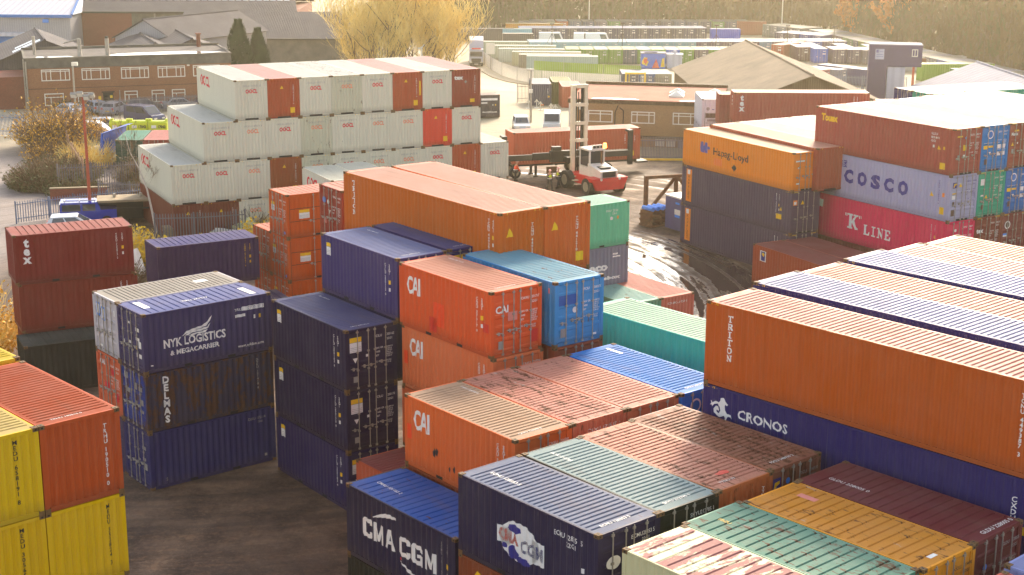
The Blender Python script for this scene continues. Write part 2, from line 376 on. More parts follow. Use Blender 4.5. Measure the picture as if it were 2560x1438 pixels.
def roof_mesh(L, h, coarse):
    def make():
        mb = MB(); z1 = h-.018; z0 = z1-.034; y0, y1, ya, yb = .05, W-.05, .13, W-.13; x0, x1 = .32, L-.32
        p = (.345 if coarse else .218); n = round((x1-x0)/p); p = (x1-x0)/n
        mb.quad((.03, y0, z1), (x0, y0, z1), (x0, y1, z1), (.03, y1, z1)); mb.quad((x1, y0, z1), (L-.03, y0, z1), (L-.03, y1, z1), (x1, y1, z1))
        mb.quad((x0, y0, z1), (x1, y0, z1), (x1, ya, z1), (x0, ya, z1)); mb.quad((x0, yb, z1), (x1, yb, z1), (x1, y1, z1), (x0, y1, z1))
        for i in range(n):
            b = x0+i*p; g = .026; c = b+p*.5
            for a, za, e, ze in ((b, z1, c-g*1.6, z1), (c-g*1.6, z1, c-g*.6, z0), (c-g*.6, z0, c+g*.6, z0), (c+g*.6, z0, c+g*1.6, z1), (c+g*1.6, z1, b+p, z1)):
                mb.quad((a, ya, za), (e, ya, ze), (e, yb, ze), (a, yb, za))
            for y in (ya, yb): mb.quad((c-g*1.6, y, z1), (c-g*.6, y, z0), (c+g*.6, y, z0), (c+g*1.6, y, z1))
        return mb.mesh('roof', M['roof'], True)
    return cached(('roof', L, h, coarse), make)
def frame_mesh(L, h, tunnel):
    def make():
        mb = MB()
        for x in (0, L-.13):
            for y in (0, W-.13): mb.box(x, x+.13, y, y+.13, .118, h-.118)
        for y in (.006, W-.066):
            mb.box(.178, L-.178, y, y+.06, .012, .155); mb.box(.178, L-.178, y, y+.06, h-.085, h-.022)
        for x in (.004, L-.074):
            mb.box(x, x+.07, .163, W-.163, .01, .15); mb.box(x, x+.07, .163, W-.163, h-.12, h-.016)
        mb.box(.1, L-.1, .07, W-.07, .13, .15)
        mb.cur = 1
        if L < 8:
            for x in (L/2-1.21, L/2+.85):
                for y0, y1 in ((.003, .02), (W-.02, W-.003)): mb.box(x, x+.36, y0, y1, .03, .135)  # dark boxes paint the shade inside the fork pockets
        if tunnel:
            for x0, x1 in ((.0005, .02), (L-.02, L-.0005)): mb.box(x0, x1, W/2-.5, W/2+.5, .004, .135)  # dark plates stand for the shade in the gooseneck tunnels
        mb.cur = 2
        for x in (0, L-.178):
            for y in (0, W-.162): mb.box(x-.004 if x == 0 else x, x+.178 if x == 0 else x+.182, y-.004 if y == 0 else y, y+.162 if y == 0 else y+.166, 0, .116)
        return mb.mesh('frame', [M['paint'], M['gap'], M['rust']], False)
    return cached(('frame', L, h, tunnel), make)
def casting_mesh():
    def make():
        mb = MB(); mb.box(-.004, .178, -.004, .162, -.118, 0); mb.cur = 1
        mb.box(.05, .125, .055, .105, -.01, .002); mb.box(-.0065, .01, .05, .11, -.09, -.04); mb.box(.06, .12, -.0065, .01, -.09, -.04)  # dark boxes paint the shaded casting holes
        return mb.mesh('corner_casting', [M['rust'], M['gap']], False)
    return cached('casting', make)
def door_mesh(h):
    def make():
        mb = MB(); w2 = (W-.26)/2-.006; z0, z1 = .165, h-.135; n = 5; p = (z1-z0)/n
        mb.box(0, .07, .0, .05, z0, z1); mb.box(w2-.07, w2, .0, .05, z0, z1)
        for i in range(n):
            b = z0+i*p; seq = [(b, .006), (b+.1, .006), (b+.15, .036), (b+p-.05, .036), (b+p, .006)]
            for (a, q), (c, r) in zip(seq, seq[1:]): mb.quad((.07, q, a), (w2-.07, q, a), (w2-.07, r, c), (.07, r, c))
        mb.cur = 1; mb.box(-.006, 0, .012, .04, z0, z1)
        return mb.mesh('door', [M['paint'], M['gap']], False)
    return cached(('door', h), make)
def rod_mesh(h):
    def make():
        mb = MB(); mb.bar((0, -.035, .06), (0, -.035, h-.05), .021, n=5)
        for z in (.1, h*.33, h*.62, h-.14): mb.box(-.05, .05, -.05, .004, z-.035, z+.035)
        return mb.mesh('lock_rod', M['steel'], False)
    return cached(('rod', h), make)
def handle_mesh():
    def make():
        mb = MB(); mb.bar((-.02, -.05, 0), (-.34, -.05, .02), .018, n=4); mb.box(-.24, -.16, -.06, .004, -.07, .05); return mb.mesh('door_handle', M['steel'], False)
    return cached('handle', make)

def container(kind, N, a, ztop, L, h, col, label, wear=.35, doors=None, coarse=False, marks=None, roofcol=None, group=None, castings=True, ends=True, doorcol=None, roofmat=None):
    """kind 'A': long side L-N faces the camera's left, end N-R its right; 'B': long side N-R faces the camera, end L-N its left.
    N is the near top corner; doors 'near' puts the door leaves on the end that shows"""
    e1 = Vector((-math.sin(a), math.cos(a), 0)); e2 = Vector((math.cos(a), math.sin(a), 0)); n = Vector((N[0], N[1], ztop-h))
    loc, rz = (n+e1*L, a-math.pi/2) if kind == 'A' else (n, a)
    t = thing('shipping_container', loc, rz, label, 'container', group); c = rgba(col, wear); rc = rgba(roofcol or col, wear); rc = (rc[0]*.62, rc[1]*.62, rc[2]*.62, wear)  # roof tints hold the sky glare, weaker beside taller stacks
    seen = 'right' if kind == 'A' else 'left'; other = 'left' if kind == 'A' else 'right'
    obj('frame', frame_mesh(L, h, L > 8), t, color=c)
    s1 = obj('side_wall', side_mesh(L, h), t, color=c); s2 = obj('side_wall', side_mesh(L, h), t, (L, W, 0), math.pi, c)
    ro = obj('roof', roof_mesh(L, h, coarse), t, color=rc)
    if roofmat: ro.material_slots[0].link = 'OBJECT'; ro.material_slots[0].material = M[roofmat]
    pose = {'right': ((L, 0, 0), math.pi/2), 'left': ((0, W, 0), -math.pi/2)}
    for side in (seen, other):
        (px, py, pz), ra = pose[side]; isdoor = (doors == 'near') == (side == seen)
        if not isdoor: obj('end_wall', end_mesh(h), t, (px, py, pz), ra, c); continue
        F = Matrix.Translation((px, py, pz)) @ Matrix.Rotation(ra, 4, 'Z')
        for k in (0, 1):
            u0 = .13+k*((W-.26)/2+.003)
            d = obj('door', door_mesh(h), t, tuple(F @ Vector((u0, .012, 0))), ra, rgba(doorcol, wear) if doorcol else c)
            if side == seen:
                for u in ((.42, .93) if k == 0 else (.155, .66)):
                    obj('lock_rod', rod_mesh(h), d, (u, 0, 0), color=c)
                    obj('door_handle', handle_mesh(), d, (u, 0, h*.36+.06*(k+(u > .5))), color=c)
    if castings:
        cm = casting_mesh()
        for x, y, r in ((0, 0, 0), (L, 0, math.pi/2), (L, W, math.pi), (0, W, -math.pi/2)): 
            o = obj('corner_casting', cm if r in (0, math.pi) else cached('casting2', lambda: casting_alt()), t, (x, y, h), r)
    if marks:
        flatend = (None, lambda u: .012)
        le = Lettering(L, h, (side_profile(L)[1], side_profile(L)[2]), flatend if doors == 'near' else (END_PROFILE[1], END_PROFILE[2]), flatend if doors == 'near' else (END_PROFILE[1], END_PROFILE[2]))
        marks(le)
        if le.mb.f: obj('lettering', le.mb.mesh('lettering', [M[m] for m in le.mats], False), t)
    return t
def casting_alt():
    mb = MB(); mb.box(-.004, .162, -.004, .178, -.118, 0); mb.cur = 1
    mb.box(.055, .105, .05, .125, -.01, .002); mb.box(.05, .11, -.0065, .01, -.09, -.04); mb.box(-.0065, .01, .06, .12, -.09, -.04)  # casting holes, their shade painted as dark boxes
    return mb.mesh('corner_casting', [M['rust'], M['gap']], False)
def off(N, a, k1=0.0, k2=0.0):
    return (N[0]-math.sin(a)*k1+math.cos(a)*k2, N[1]+math.cos(a)*k1+math.sin(a)*k2)

# common marks
def serial_v(le, t, u=None, z=None, m='white', size=.12, t2='22G1', face='front', x2=True):
    L, h = le.L, le.h; u = L-.62 if u is None else u; z = h-.35 if z is None else z
    le.column(face, t, u, z, size, m, 1.12)
    if x2: le.column(face, t2, u+.3, z, size, m, 1.12); le.rect(face, u+.24, u+.36, z-.85, z-.68, 'yellow'); le.rect(face, u+.25, u+.35, z-1.15, z-1.0, m)
def door_text(le, face, code, num, m='white', h=None, iso='22G1'):
    h = le.h
    le.text(face, code, 1.43, h-.5, .1, m, .01); le.text(face, num, 1.95, h-.5, .1, m, .01, .86); le.text(face, iso, 1.95, h-.68, .09, m, .01)
    for i, t in enumerate(('MAX GR', 'TARE', 'NET', 'CU CAP')):
        z = h-1.0-.16*i-(.1 if i == 3 else 0); le.text(face, t, 1.38, z, .075, m, .01); le.text(face, ('30,480', '2,230', '28,250', '33.2')[i] + ' KG', 1.92, z, .06, m, .01, .85); le.text(face, ('67,200', '4,920', '62,280', '1,172')[i] + ' LB', 1.92, z-.08, .055, m, .01, .85)
def stripes(le, face, u0, u1, z):
    n = 5; p = (u1-u0)/n
    for i in range(n): le.poly(face, [(u0+i*p, z), (u0+i*p+p*.5, z), (u0+i*p+p*.8, z+.075), (u0+i*p+p*.3, z+.075)], 'yellow', .012)
def hc_stripes(le):
    L, h = le.L, le.h
    for f, e in (('front', L), ('right', W), ('left', W)):
        stripes(le, f, .2, .62, h-.105); stripes(le, f, e-.62, e-.2, h-.105)
def sticker(le, face, u, z, w=.26, hh=.42):
    le.rect(face, u, u+w, z, z+hh*.66, 'white'); le.rect(face, u, u+w, z+hh*.68, z+hh, 'yellow')
    for i in range(3): le.rect(face, u+.03, u+w-.03, z+.05+i*.07, z+.065+i*.07, 'grey', .008)
# ------------------------------------------------------------------ the stacks of the yard
ORANGE, PURPLE, RUST = (186, 84, 18), (58, 46, 104), (196, 84, 34)
def m_trhu(le):
    le.column('right', 'TRHU 190510 0', 1.98, 2.2, .125, 'white', 1.25); le.text('roofend', 'TRHU 190510 0', .5, -.5, .1)
def m_medu(n):
    return lambda le: le.column('right', 'MEDU '+n, 1.9 if n[0] == '3' and n[1] == '5' else 1.75, 2.35, .125, 'black', 1.25)
G = 'containers stacked at the near left corner'
container('A', (-13.02, 39.29), .75, 10.364, S20, HS, (184, 78, 30), 'rusty orange container with white vertical number on top of yellow containers', .3, marks=m_trhu, group=G)
container('A', (-13.02, 39.29), .75, 7.773, S20, HS, (218, 172, 8), 'yellow container directly under the rusty orange container', .15, marks=m_medu('352824 3'), group=G)
NL = off((-13.02, 39.29), .75, 0, -2.47)
container('A', NL, .75, 10.364, S20, HS, (218, 176, 12), 'upper yellow container beside the rusty orange container', .3, marks=m_medu('658191 8'), roofcol=(214, 186, 110), group=G)
container('A', NL, .75, 7.773, S20, HS, (216, 170, 8), 'lower yellow container at the left edge of the photo', .2, marks=m_medu('305650 0'), group=G)
container('A', off((-15.6, 45.78), .75, 0, -2.44), .75, 10.364, S20, HS, (214, 182, 40), 'yellow container whose roof corner shows behind the rusty orange container', .3, group=G)

def m_tex(le):
    le.column('front', 'tex', .66, le.h-.2, .44, 'white', .98, bold=.05); serial_v(le, 'TEXU 725813 2', le.L-.85, m='white', size=.1, t2='22G1')
G = 'containers by the left bushes'
TX = (-25.36, 74.68)
container('B', TX, .46, 7.773, S20, HS, (122, 34, 28), 'dark red container lettered tex on top of its stack', .34, marks=m_tex, coarse=True, group=G, roofcol=(176, 96, 84))
container('B', off(TX, .46, .05, .12), .46, 5.182, S20, HS, (126, 50, 36), 'faded brick red container under the dark red tex container', .4, marks=lambda le: serial_v(le, 'CRXU 2', le.L-.85, size=.1), group=G)
container('B', off(TX, .46, .1, .25), .46, 2.591, S20, HS, (110, 42, 34), 'dark red bottom container of the tex stack behind the black one', .4, group=G)
container('B', (-24.43, 72.39), .46, 2.591, S20, HS, (40, 42, 36), 'black green container on the ground before the tex stack', .2, coarse=True, group=G, roofcol=(74, 78, 70))
def m_db(le):
    serial_v(le, 'TGHU 076941 9', le.L-.85, m='yellow', size=.1)
container('B', (-20.13, 83.34), .52, 5.182, S20, HS, (56, 36, 84), 'dark purple container with yellow vertical number, second level', .1, marks=m_db, coarse=True, group=G, roofcol=(74, 70, 132))
container('B', off((-13.61, 84.21), .5, -2.44, -S20), .5, 2.591, S20, HS, (66, 48, 84), 'purple container whose roof corner shows under the dark purple one', .3, group=G)

# --- megacarrier stack
def m_nyk(le):
    le.text('front', 'NYK LOGISTICS', .92, .98, .35, 'white', .03, width=2.9); le.text('front', '& MEGACARRIER', 1.2, .62, .2, 'white', .03, width=2.3)
    le.text('front', 'www.nykline.com', 4.4, .36, .13, 'white', .012, width=1.25)
    for pts in ([(1.75, 1.36), (2.0, 1.55), (2.35, 1.62), (2.75, 1.68), (3.02, 1.85), (3.2, 2.06), (3.1, 1.8), (2.9, 1.62), (2.6, 1.56), (2.2, 1.5), (1.95, 1.42)],
                [(1.9, 1.36), (2.15, 1.5), (2.6, 1.54), (2.95, 1.58), (3.12, 1.72), (3.02, 1.52), (2.7, 1.45), (2.3, 1.45), (2.05, 1.36)],
                [(2.05, 1.33), (2.4, 1.42), (2.75, 1.42), (2.98, 1.48), (2.85, 1.34), (2.5, 1.36), (2.25, 1.32)]): le.poly('front', pts, 'white')
    le.rect('front', 4.62, 5.72, 1.98, 2.16, 'white', .004); le.text('front', '27 75 17 5', 4.95, 2.01, .12, 'navy', .01, width=.75); le.text('front', 'TIRU', 4.28, 2.01, .11, 'white', .01)
    le.rect('front', 4.3, 4.8, 1.72, 1.85, 'white'); le.rect('front', 5.2, 5.3, 1.55, 1.72, 'white'); le.rect('front', 5.45, 5.56, 1.55, 1.72, 'yellow'); le.rect('front', .3, .4, .3, .35, 'white')
    for k, (u, z, ww, hh) in enumerate(((1.0, 1.95, .2, .1), (1.05, 1.1, .18, .12), (.55, 1.0, .08, .16), (1.72, 1.75, .34, .16), (1.72, 1.35, .34, .14), (1.95, 1.05, .25, .3), (1.95, .62, .25, .18), (1.72, .62, .1, .18))): le.rect('left', u, u+ww, z, z+hh, 'white')
    le.rect('left', 1.7, 1.78, .95, 1.1, 'yellow'); le.rect('roof', .55, .85, -1.5, -.35, 'white', -.002); le.rect('roof', le.L-.8, le.L-.5, -2.1, -.9, 'white', -.002); le.text('roof', 'TIRU 277517', 2.3, -1.5, .16, 'white', .01)
def m_delmas(le):
    le.column('front', 'DELMAS', .92, 2.34, .29, 'white', 1.2, bold=.045); le.column('front', 'DVRU 151418 8', 5.3, 2.3, .1, 'grey', 1.15)
    for z in (1.35, ): le.rect('front', .02, .13, z, z+.5, 'white'); le.rect('front', le.L-.13, le.L-.02, z+.15, z+.65, 'white')
    for u, z, ww, hh in ((.35, 2.0, .35, .28), (1.35, 1.7, .18, .3), (1.72, 1.7, .3, .2), (.5, 1.4, .35, .2), (1.35, 1.0, .14, .2), (1.75, 1.1, .34, .26), (1.75, .75, .34, .14)): le.rect('left', u, u+ww, z, z+hh, 'grey')
def m_blue(le):
    le.text('front', 'DIRU 155114', 4.75, 2.1, .12, 'grey', .0, width=.85); le.text('front', '2261', 5.2, 1.93, .1, 'grey'); le.text('front', 'S', .7, .3, .14, 'grey')
    le.rect('front', .02, .13, 1.05, 1.5, 'white'); le.rect('front', le.L-.13, le.L-.02, 1.15, 1.65, 'grey'); le.rect('front', 5.5, 5.62, .3, .42, 'grey')
    for u, z, ww, hh in ((.45, 1.9, .14, .12), (1.72, 1.7, .34, .16), (1.72, 1.2, .3, .14), (1.78, .8, .34, .3), (1.35, 1.1, .14, .1)): le.rect('left', u, u+ww, z, z+hh, 'grey')
NY = (-15.27, 59.95)
G = 'containers of the megacarrier stack'
container('B', NY, .68, 7.773, S20, HS, (62, 54, 96), 'dark violet container lettered NYK LOGISTICS and MEGACARRIER', .12, 'near', True, m_nyk, (104, 112, 168), G)
container('B', NY, .68, 5.182, S20, HS, (56, 50, 74), 'rusty brown and navy container lettered DELMAS with blue doors', .82, 'near', True, m_delmas, None, G, doorcol=(40, 62, 140))
container('B', NY, .68, 2.591, S20, HS, (42, 42, 96), 'dark blue bottom container under the DELMAS container', .36, 'near', True, m_blue, None, G)
NB = off(NY, .68, 2.46)
def m_rf(le):
    le.rect('left', .35, .68, 1.6, 2.2, 'skyblue'); le.rect('left', .38, .65, 1.72, 2.15, 'white', .008); le.rect('left', .85, 1.18, 1.5, 2.1, 'skyblue'); le.rect('left', .88, 1.15, 1.55, 2.02, 'white', .008)
    le.rect('left', 2.1, 2.2, 1.9, 2.15, 'white'); le.rect('roof', 4.3, 4.9, -1.4, -1.0, 'white', -.001); le.rect('left', .5, .8, .25, .35, 'white')
container('B', NB, .68, 7.79, S20, HS, (196, 188, 190), 'pale grey container with dirty smooth roof beside the NYK container', .35, 'near', False, m_rf, (182, 172, 158), G)
def m_caid(le):
    le.text('left', 'CAI', .35, 2.05, .22, 'white', .03); le.rect('left', 1.5, 1.72, 1.75, 2.0, 'redink'); le.rect('left', .75, 1.25, .9, 1.3, 'redink'); le.rect('left', 1.9, 2.1, .6, 1.0, 'redink')
    door_text(le, 'left', 'CAXU', '335171')
container('B', NB, .68, 5.182, S20, HS, (206, 96, 60), 'orange container with CAI doors behind the DELMAS container', .3, 'near', False, m_caid, None, G)
container('B', NB, .68, 2.591, S20, HS, (60, 50, 80), 'dark container at the bottom behind the DELMAS stack', .3, 'near', False, None, None, G)

# --- dark purple leasing stack
def m_cilu(num, top=False):
    def f(le):
        sticker(le, 'front', .42, le.h-.88, .34, .54); serial_v(le, 'CILU '+num, le.L-.92, size=.1, t2='22G1')
        sticker(le, 'right', .2, 1.62, .55, .62); le.tri('right', .45, 1.28, .12, 'white', True); le.rect('right', .95, 1.06, 1.35, 1.46, 'white'); door_text(le, 'right', 'CILU', num); le.rect('right', .35, .58, .35, .6, 'grey')
        le.text('roofend', 'CILU '+num, .5, -.42, .1); 
        le.text('roof', 'CILU '+num, .6, -.5, .1)
    return f
G = 'dark purple leasing containers'
VN = (-6.64, 57.74); PV = (38, 28, 64)
container('A', VN, .65, 7.773, S20, HS, PV, 'dark purple container on top of its stack of three beside bare ground', .08, 'near', False, m_cilu('200162 6'), (92, 92, 140), G)
container('A', VN, .65, 5.182, S20, HS, PV, 'dark purple container in the middle of its stack of three', .08, 'near', False, m_cilu('200170 8'), None, G)
container('A', VN, .65, 2.591, S20, HS, (44, 34, 80), 'dark purple container at the bottom of its stack of three', .08, 'near', False, m_cilu('200183 4'), None, G)
container('A', (-4.65, 59.32), .65, 10.364, S20, HS, (60, 50, 104), 'dark purple container one level up, with yellow and white sticker, left of the CAI container', .06, 'near', False, m_cilu('200115 0'), (112, 122, 170), G)
container('A', (-4.65, 59.32), .65, 7.773, S20, HS, PV, 'purple container hidden under the higher dark purple one', .08, 'near', False, None, None, G)
container('A', (-2.63, 61.3), .65, 10.3, S20, HS, (54, 48, 104), 'dark blue container between the purple one and the long orange container', .06, 'near', False, lambda le: (le.rect('right', .2, .8, 1.7, 2.3, 'yellow'), le.text('roofend', 'CILU 200121', .5, -.42, .1)), (84, 86, 146), G)
container('A', (-2.63, 61.3), .65, 7.709, S20, HS, PV, 'purple container hidden under the dark blue one', .08, 'near', False, None, None, G)

# --- orange leasing containers
def m_cai(num, patch=False, dark=False):
    def f(le):
        le.text('front', 'CAI', .5, le.h-1.12, .68, 'white', .03, width=.9); serial_v(le, 'CAXU '+num, le.L-.9, size=.1)
        le.text('right', 'CAI', .22, 1.72, .27, 'white', .03); door_text(le, 'right', 'CAXU', num)
        if patch:
            le.rect('front', 2.3, 3.02, .5, 1.45, 'hot'); le.rect('front', 2.05, 2.5, .22, .8, 'redpatch'); le.rect('front', 5.5, 5.92, .95, 1.3, 'redpatch'); le.rect('right', .8, 1.25, 1.35, 1.7, 'pinkpatch'); le.rect('right', 1.95, 2.25, .35, .85, 'redpatch'); le.rect('right', .35, .58, .3, .62, 'grey')
        else: le.rect('front', .08, .35, 1.0, 1.55, 'hot')
        if dark:
            for u, z, hh in ((1.62, .75, .3), (1.78, .85, .25), (2.5, .45, .2), (2.75, .5, .22), (4.1, .65, .4)): le.poly('front', [(u, z), (u+.09, z-.05), (u+.13, z+hh*.6), (u+.07, z+hh), (u-.02, z+hh*.5)], 'black')
        le.text('roofend', 'CAXU '+num, .5, -.42, .1); le.text('roof', 'CAXU '+num, .6, -.45, .1)
    return f
M['hot'] = flat('fresh_orange_patch', (236, 70, 14), .5, 0, .08); M['redpatch'] = flat('red_patch', (206, 44, 24), .5, 0, .1); M['pinkpatch'] = flat('pale_patch', (214, 130, 118), .6, 0, .1)
G = 'orange containers of the middle stacks'
C1 = (-.77, 54.04)
container('A', C1, .67, 10.364, S20, HS, (222, 88, 38), 'bright orange CAI container with red patches on top of a stack', .16, 'near', False, m_cai('331717 0', True), (222, 150, 122), G)
container('A', off(C1, .67, -.05, .06), .67, 7.773, S20, HS, (220, 116, 70), 'faded orange CAI container under the bright orange CAI one', .3, 'near', False, m_cai('227790 0'), None, G)
container('A', off(C1, .67, 0, .06), .67, 5.182, S20, HS, (200, 100, 60), 'orange container hidden under the faded CAI container', .3, 'near', False, None, None, G)
B1 = (1.64, 55.54)
def m_bl(le):
    le.rect('right', .2, 1.05, 1.62, 2.02, 'bluepatch'); le.disc('right', 1.0, 1.38, .12, 'white'); door_text(le, 'right', 'FCIU', '308371'); le.rect('right', .3, .6, .35, .7, 'grey'); le.rect('right', 1.9, 2.1, .22, .3, 'white'); le.rect('front', 5.6, 5.72, 2.1, 2.3, 'pinkpatch')
M['bluepatch'] = flat('blue_patch', (10, 82, 160), .5, 0, .1)
container('A', B1, .65, 10.364, S20, HS, (56, 140, 196), 'sky blue container with rusty edges right of the CAI containers', .42, 'near', False, m_bl, (120, 176, 196), G)
container('A', B1, .65, 7.773, S20, HS, (150, 74, 50), 'brown container with door bars just under the sky blue one', .3, 'near', False, None, None, G)
C3 = (.12, 45.35); a3 = .69
G = 'containers of the salmon row'
container('A', C3, a3, 7.773, S20, HS, (218, 104, 48), 'orange CAI container with black scrapes at the front of the salmon row', .34, 'near', False, m_cai('226500 8', False, True), (200, 162, 130), G)
container('A', off(C3, a3, .02, 2.49), a3, 7.773, S20, HS, (196, 110, 84), 'salmon container with badly scraped roof, second in the salmon row', .62, None, False, lambda le: le.text('right', 'CRXU 871557 2', .7, 2.1, .13, 'white', .01, width=1.5), (224, 150, 128), G)
container('A', off(C3, a3, .0, 4.98), a3, 7.773, S20, HS, (190, 104, 74), 'salmon container beside the vivid blue container, with soot streak on roof', .45, 'near', False, lambda le: door_text(le, 'right', 'CAXU', '610330'), (222, 152, 130), G)
def m_one(le, face='right', col='white'):
    le.disc(face, .75, le.h-.58, .27, col); le.disc(face, .75, le.h-.58, .2, 'ring', .008); le.text(face, 'N', .64, le.h-.7, .24, col, .03, width=.22); door_text(le, face, 'GESU', '503377')
M['ring'] = flat('blue_ring', (10, 110, 190), .5, 0, .1)
container('A', off(C3, a3, -.05, 7.5), a3, 7.773, S20, HS, (16, 116, 212), 'vivid blue container with round emblem, last of the salmon row', .12, 'near', False, lambda le: (m_one(le), le.rect('roof', .35, 1.2, -.75, -.6, 'white', 0), le.text('roofend', 'GESU 503377', .6, -.45, .12)), (30, 136, 226), G)
for k in (1, 2, 3): container('A', off(C3, a3, 0, 2.49*k), a3, 5.182, S20, HS, [(150, 80, 60), (130, 70, 50), (160, 90, 50)][k-1], ['brown', 'dark brown', 'ochre'][k-1]+' container hidden below the salmon row', .4, None, group=G)
container('A', C3, a3, 5.182, S20, HS, (150, 70, 40), 'rust container hidden below the scraped orange CAI container', .4, group=G)
container('A', off((-6.25, 57.12), .68, -S20), .68, 2.591, S20, HS, (190, 90, 60), 'low red container between the purple stack and the white-lettered CMA CGM container', .3, roofcol=(176, 96, 92), marks=lambda le: le.text('roof', 'CAIU 213307', .6, -.5, .12), group='containers by the CMA CGM row')
def m_cma(le):
    le.text('front', 'cma', .95, 1.0, .69, 'white', slab=True, wid=1.02); le.text('front', 'cgm', 3.02, 1.0, .69, 'white', slab=True, wid=1.12)
    for s, (x0, z0, k) in enumerate(((1.55, 1.86, 1), (3.05, .78, -1))):
        arc = [(x0+1.3*t, z0+k*.34*math.sin(math.pi*t*.62)*1.1) for t in [i/9 for i in range(10)]]; arc2 = [(x+.02, z-k*(.02+.12*math.sin(math.pi*min(1, i/9*1.02)*.85))) for i, (x, z) in enumerate(arc)]
        le.poly('front', arc+arc2[::-1], 'white')
    le.disc('front', 3.1, .88, .05, 'redink'); serial_v(le, 'ECMU 101165 2', le.L-.75, size=.1, m='grey'); le.text('roof', 'CMAU 101165 2', .6, -1.6, .14, 'white', .01)
CM = (-1.73, 43.52)
G = 'containers by the CMA CGM row'
container('A', CM, .70, 5.182, S20, HS, (44, 38, 64), 'dark navy container with big white CMA CGM letters and blue roof', .36, None, True, m_cma, (40, 98, 190), G)
container('A', CM, .70, 2.591, S20, HS, (38, 36, 28), 'nearly black container under the white-lettered CMA CGM container', .3, None, False, None, None, G)
def blob(cx, cz, rx, rz, seed, n=22, j=.12):
    rr = random.Random(seed); return [(cx+rx*(1+rr.uniform(-j, j))*math.cos(2*math.pi*i/n), cz+rz*(1+rr.uniform(-j, j))*math.sin(2*math.pi*i/n)) for i in range(n)]
def m_globe(le):
    F = 'front'; cx, cz = 2.78, 1.24
    le.poly(F, blob(cx, cz, .86, .62, 3, 26, .05), 'white', .004); le.rect(F, 1.8, 2.4, cz-.22, cz+.3, 'white', .004); le.rect(F, 3.3, 3.84, cz-.42, cz+.28, 'white', .004)
    for q in (blob(2.55, 1.62, .3, .13, 4, 14, .25), blob(2.5, .86, .22, .2, 6, 14, .25), blob(2.95, .72, .36, .11, 8, 14, .22), blob(2.1, .98, .13, .1, 9, 10, .3)): le.poly(F, q, 'navy', .007)
    le.text(F, 'CMA', 1.86, cz-.1, .34, 'hot2', .05, width=.88); le.text(F, 'CGM', 2.82, cz-.24, .36, 'navy', .05, width=.98)
    le.text(F, 'ECMU', 4.28, 2.05, .15, 'white', .01, width=.4); le.text(F, '12835', 4.78, 2.05, .15, 'white', .01, width=.42); le.text(F, '5', 5.35, 2.05, .15, 'white', .01); le.text(F, '22G1', 4.75, 1.83, .14, 'white', .01)
    le.rect(F, 5.4, 5.5, 1.25, 1.4, 'white'); le.text('right', 'ECMU', 1.3, 2.12, .12, 'white', .01); le.text('right', '128353 5', 1.72, 2.12, .12, 'white', .01, width=.5); le.text('right', '22G1', 1.72, 1.95, .1, 'white', .01)
    le.poly('right', blob(.62, 1.62, .28, .2, 3, 18, .06), 'white'); le.text('right', 'CMA', .4, 1.56, .1, 'hot2', .03, width=.2); le.text('right', 'CGM', .62, 1.56, .1, 'navy', .03, width=.22); le.rect('right', 1.0, 1.15, 1.18, 1.24, 'white')
    le.text('roof', 'ECMU 128353 5', .6, -1.7, .14, 'white', .01); le.text('roofend', 'ECMU 128353 5', .5, -.42, .12, 'white', .01)
M['hot2'] = flat('orange_red_lettering', (226, 84, 60), .6, 0, .1)
GL = (2.38, 38.0)
container('A', GL, .715, 7.773, S20, HS, (42, 36, 66), 'dark navy container with a globe emblem lettered CMA CGM', .34, 'near', False, m_globe, (112, 122, 150), G)
container('A', GL, .715, 5.182, S20, HS, (132, 66, 36), 'rust brown container with yellow sticker under the globe emblem container', .35, None, False, lambda le: le.poly('front', [(.75, 1.9), (1.1, 1.9), (1.1, 2.1), (1.02, 2.25), (.83, 2.25), (.75, 2.1)], 'yellow'), None, G)
def m_sk(le):
    le.text('right', 'SKYU', 1.25, 2.1, .13, 'white', .01); le.text('right', '212785 1', 1.68, 2.1, .13, 'white', .01, width=.55); le.text('right', '22G1', 1.68, 1.92, .11, 'white', .01); le.text('roofend', 'SKYU 212785 1', .55, -.42, .12, 'white', .01); le.text('roof', 'SKYU 212785', .5, -1.7, .12)
container('A', (4.22, 39.6), .70, 7.773, S20, HS, (38, 40, 28), 'black container with pale green roof right of the globe container', .16, 'near', False, m_sk, (146, 168, 168), G)
container('A', (6.08, 41.23), .71, 7.773, S20, HS, (176, 98, 52), 'salmon container with white and red scrapes on its roof', .56, None, False, lambda le: (le.column('right', 'TTNU 3', 2.05, 2.2, .09), le.text('roofend', 'TTNU 33', .5, -.42, .12), le.poly('roof', blob(5.1, -1.2, .12, .26, 5, 22, .3), 'redpatch', -.001)), (222, 150, 124), G)
def m_brn(le):
    le.rect('right', .1, .5, 1.75, 2.25, 'navy'); le.poly('right', [(.15, 1.85), (.25, 1.85), (.3, 2.0), (.45, 2.05), (.45, 2.15), (.22, 2.12)], 'yellow', .01); le.disc('right', .85, 2.05, .1, 'skyblue'); door_text(le, 'right', 'FSCU', '348930', 'grey'); le.text('roofend', 'FSCU 348930 2', .5, -.42, .12, 'white', .01)
container('A', (7.88, 42.89), .715, 7.773, S20, HS, (136, 84, 62), 'brown container with sooty dark roof beside the long blue CRONOS container', .66, 'near', False, m_brn, (180, 118, 90), G)
for k, (N, c, l) in enumerate((((4.22, 39.6), (90, 60, 50), 'dark brown'), ((6.08, 41.23), (120, 80, 50), 'mid brown'), ((7.88, 42.89), (60, 60, 100), 'dull blue'))):
    container('A', N, .71, 5.182, S20, HS, c, l+' container hidden below the globe container row', .3, group=G)

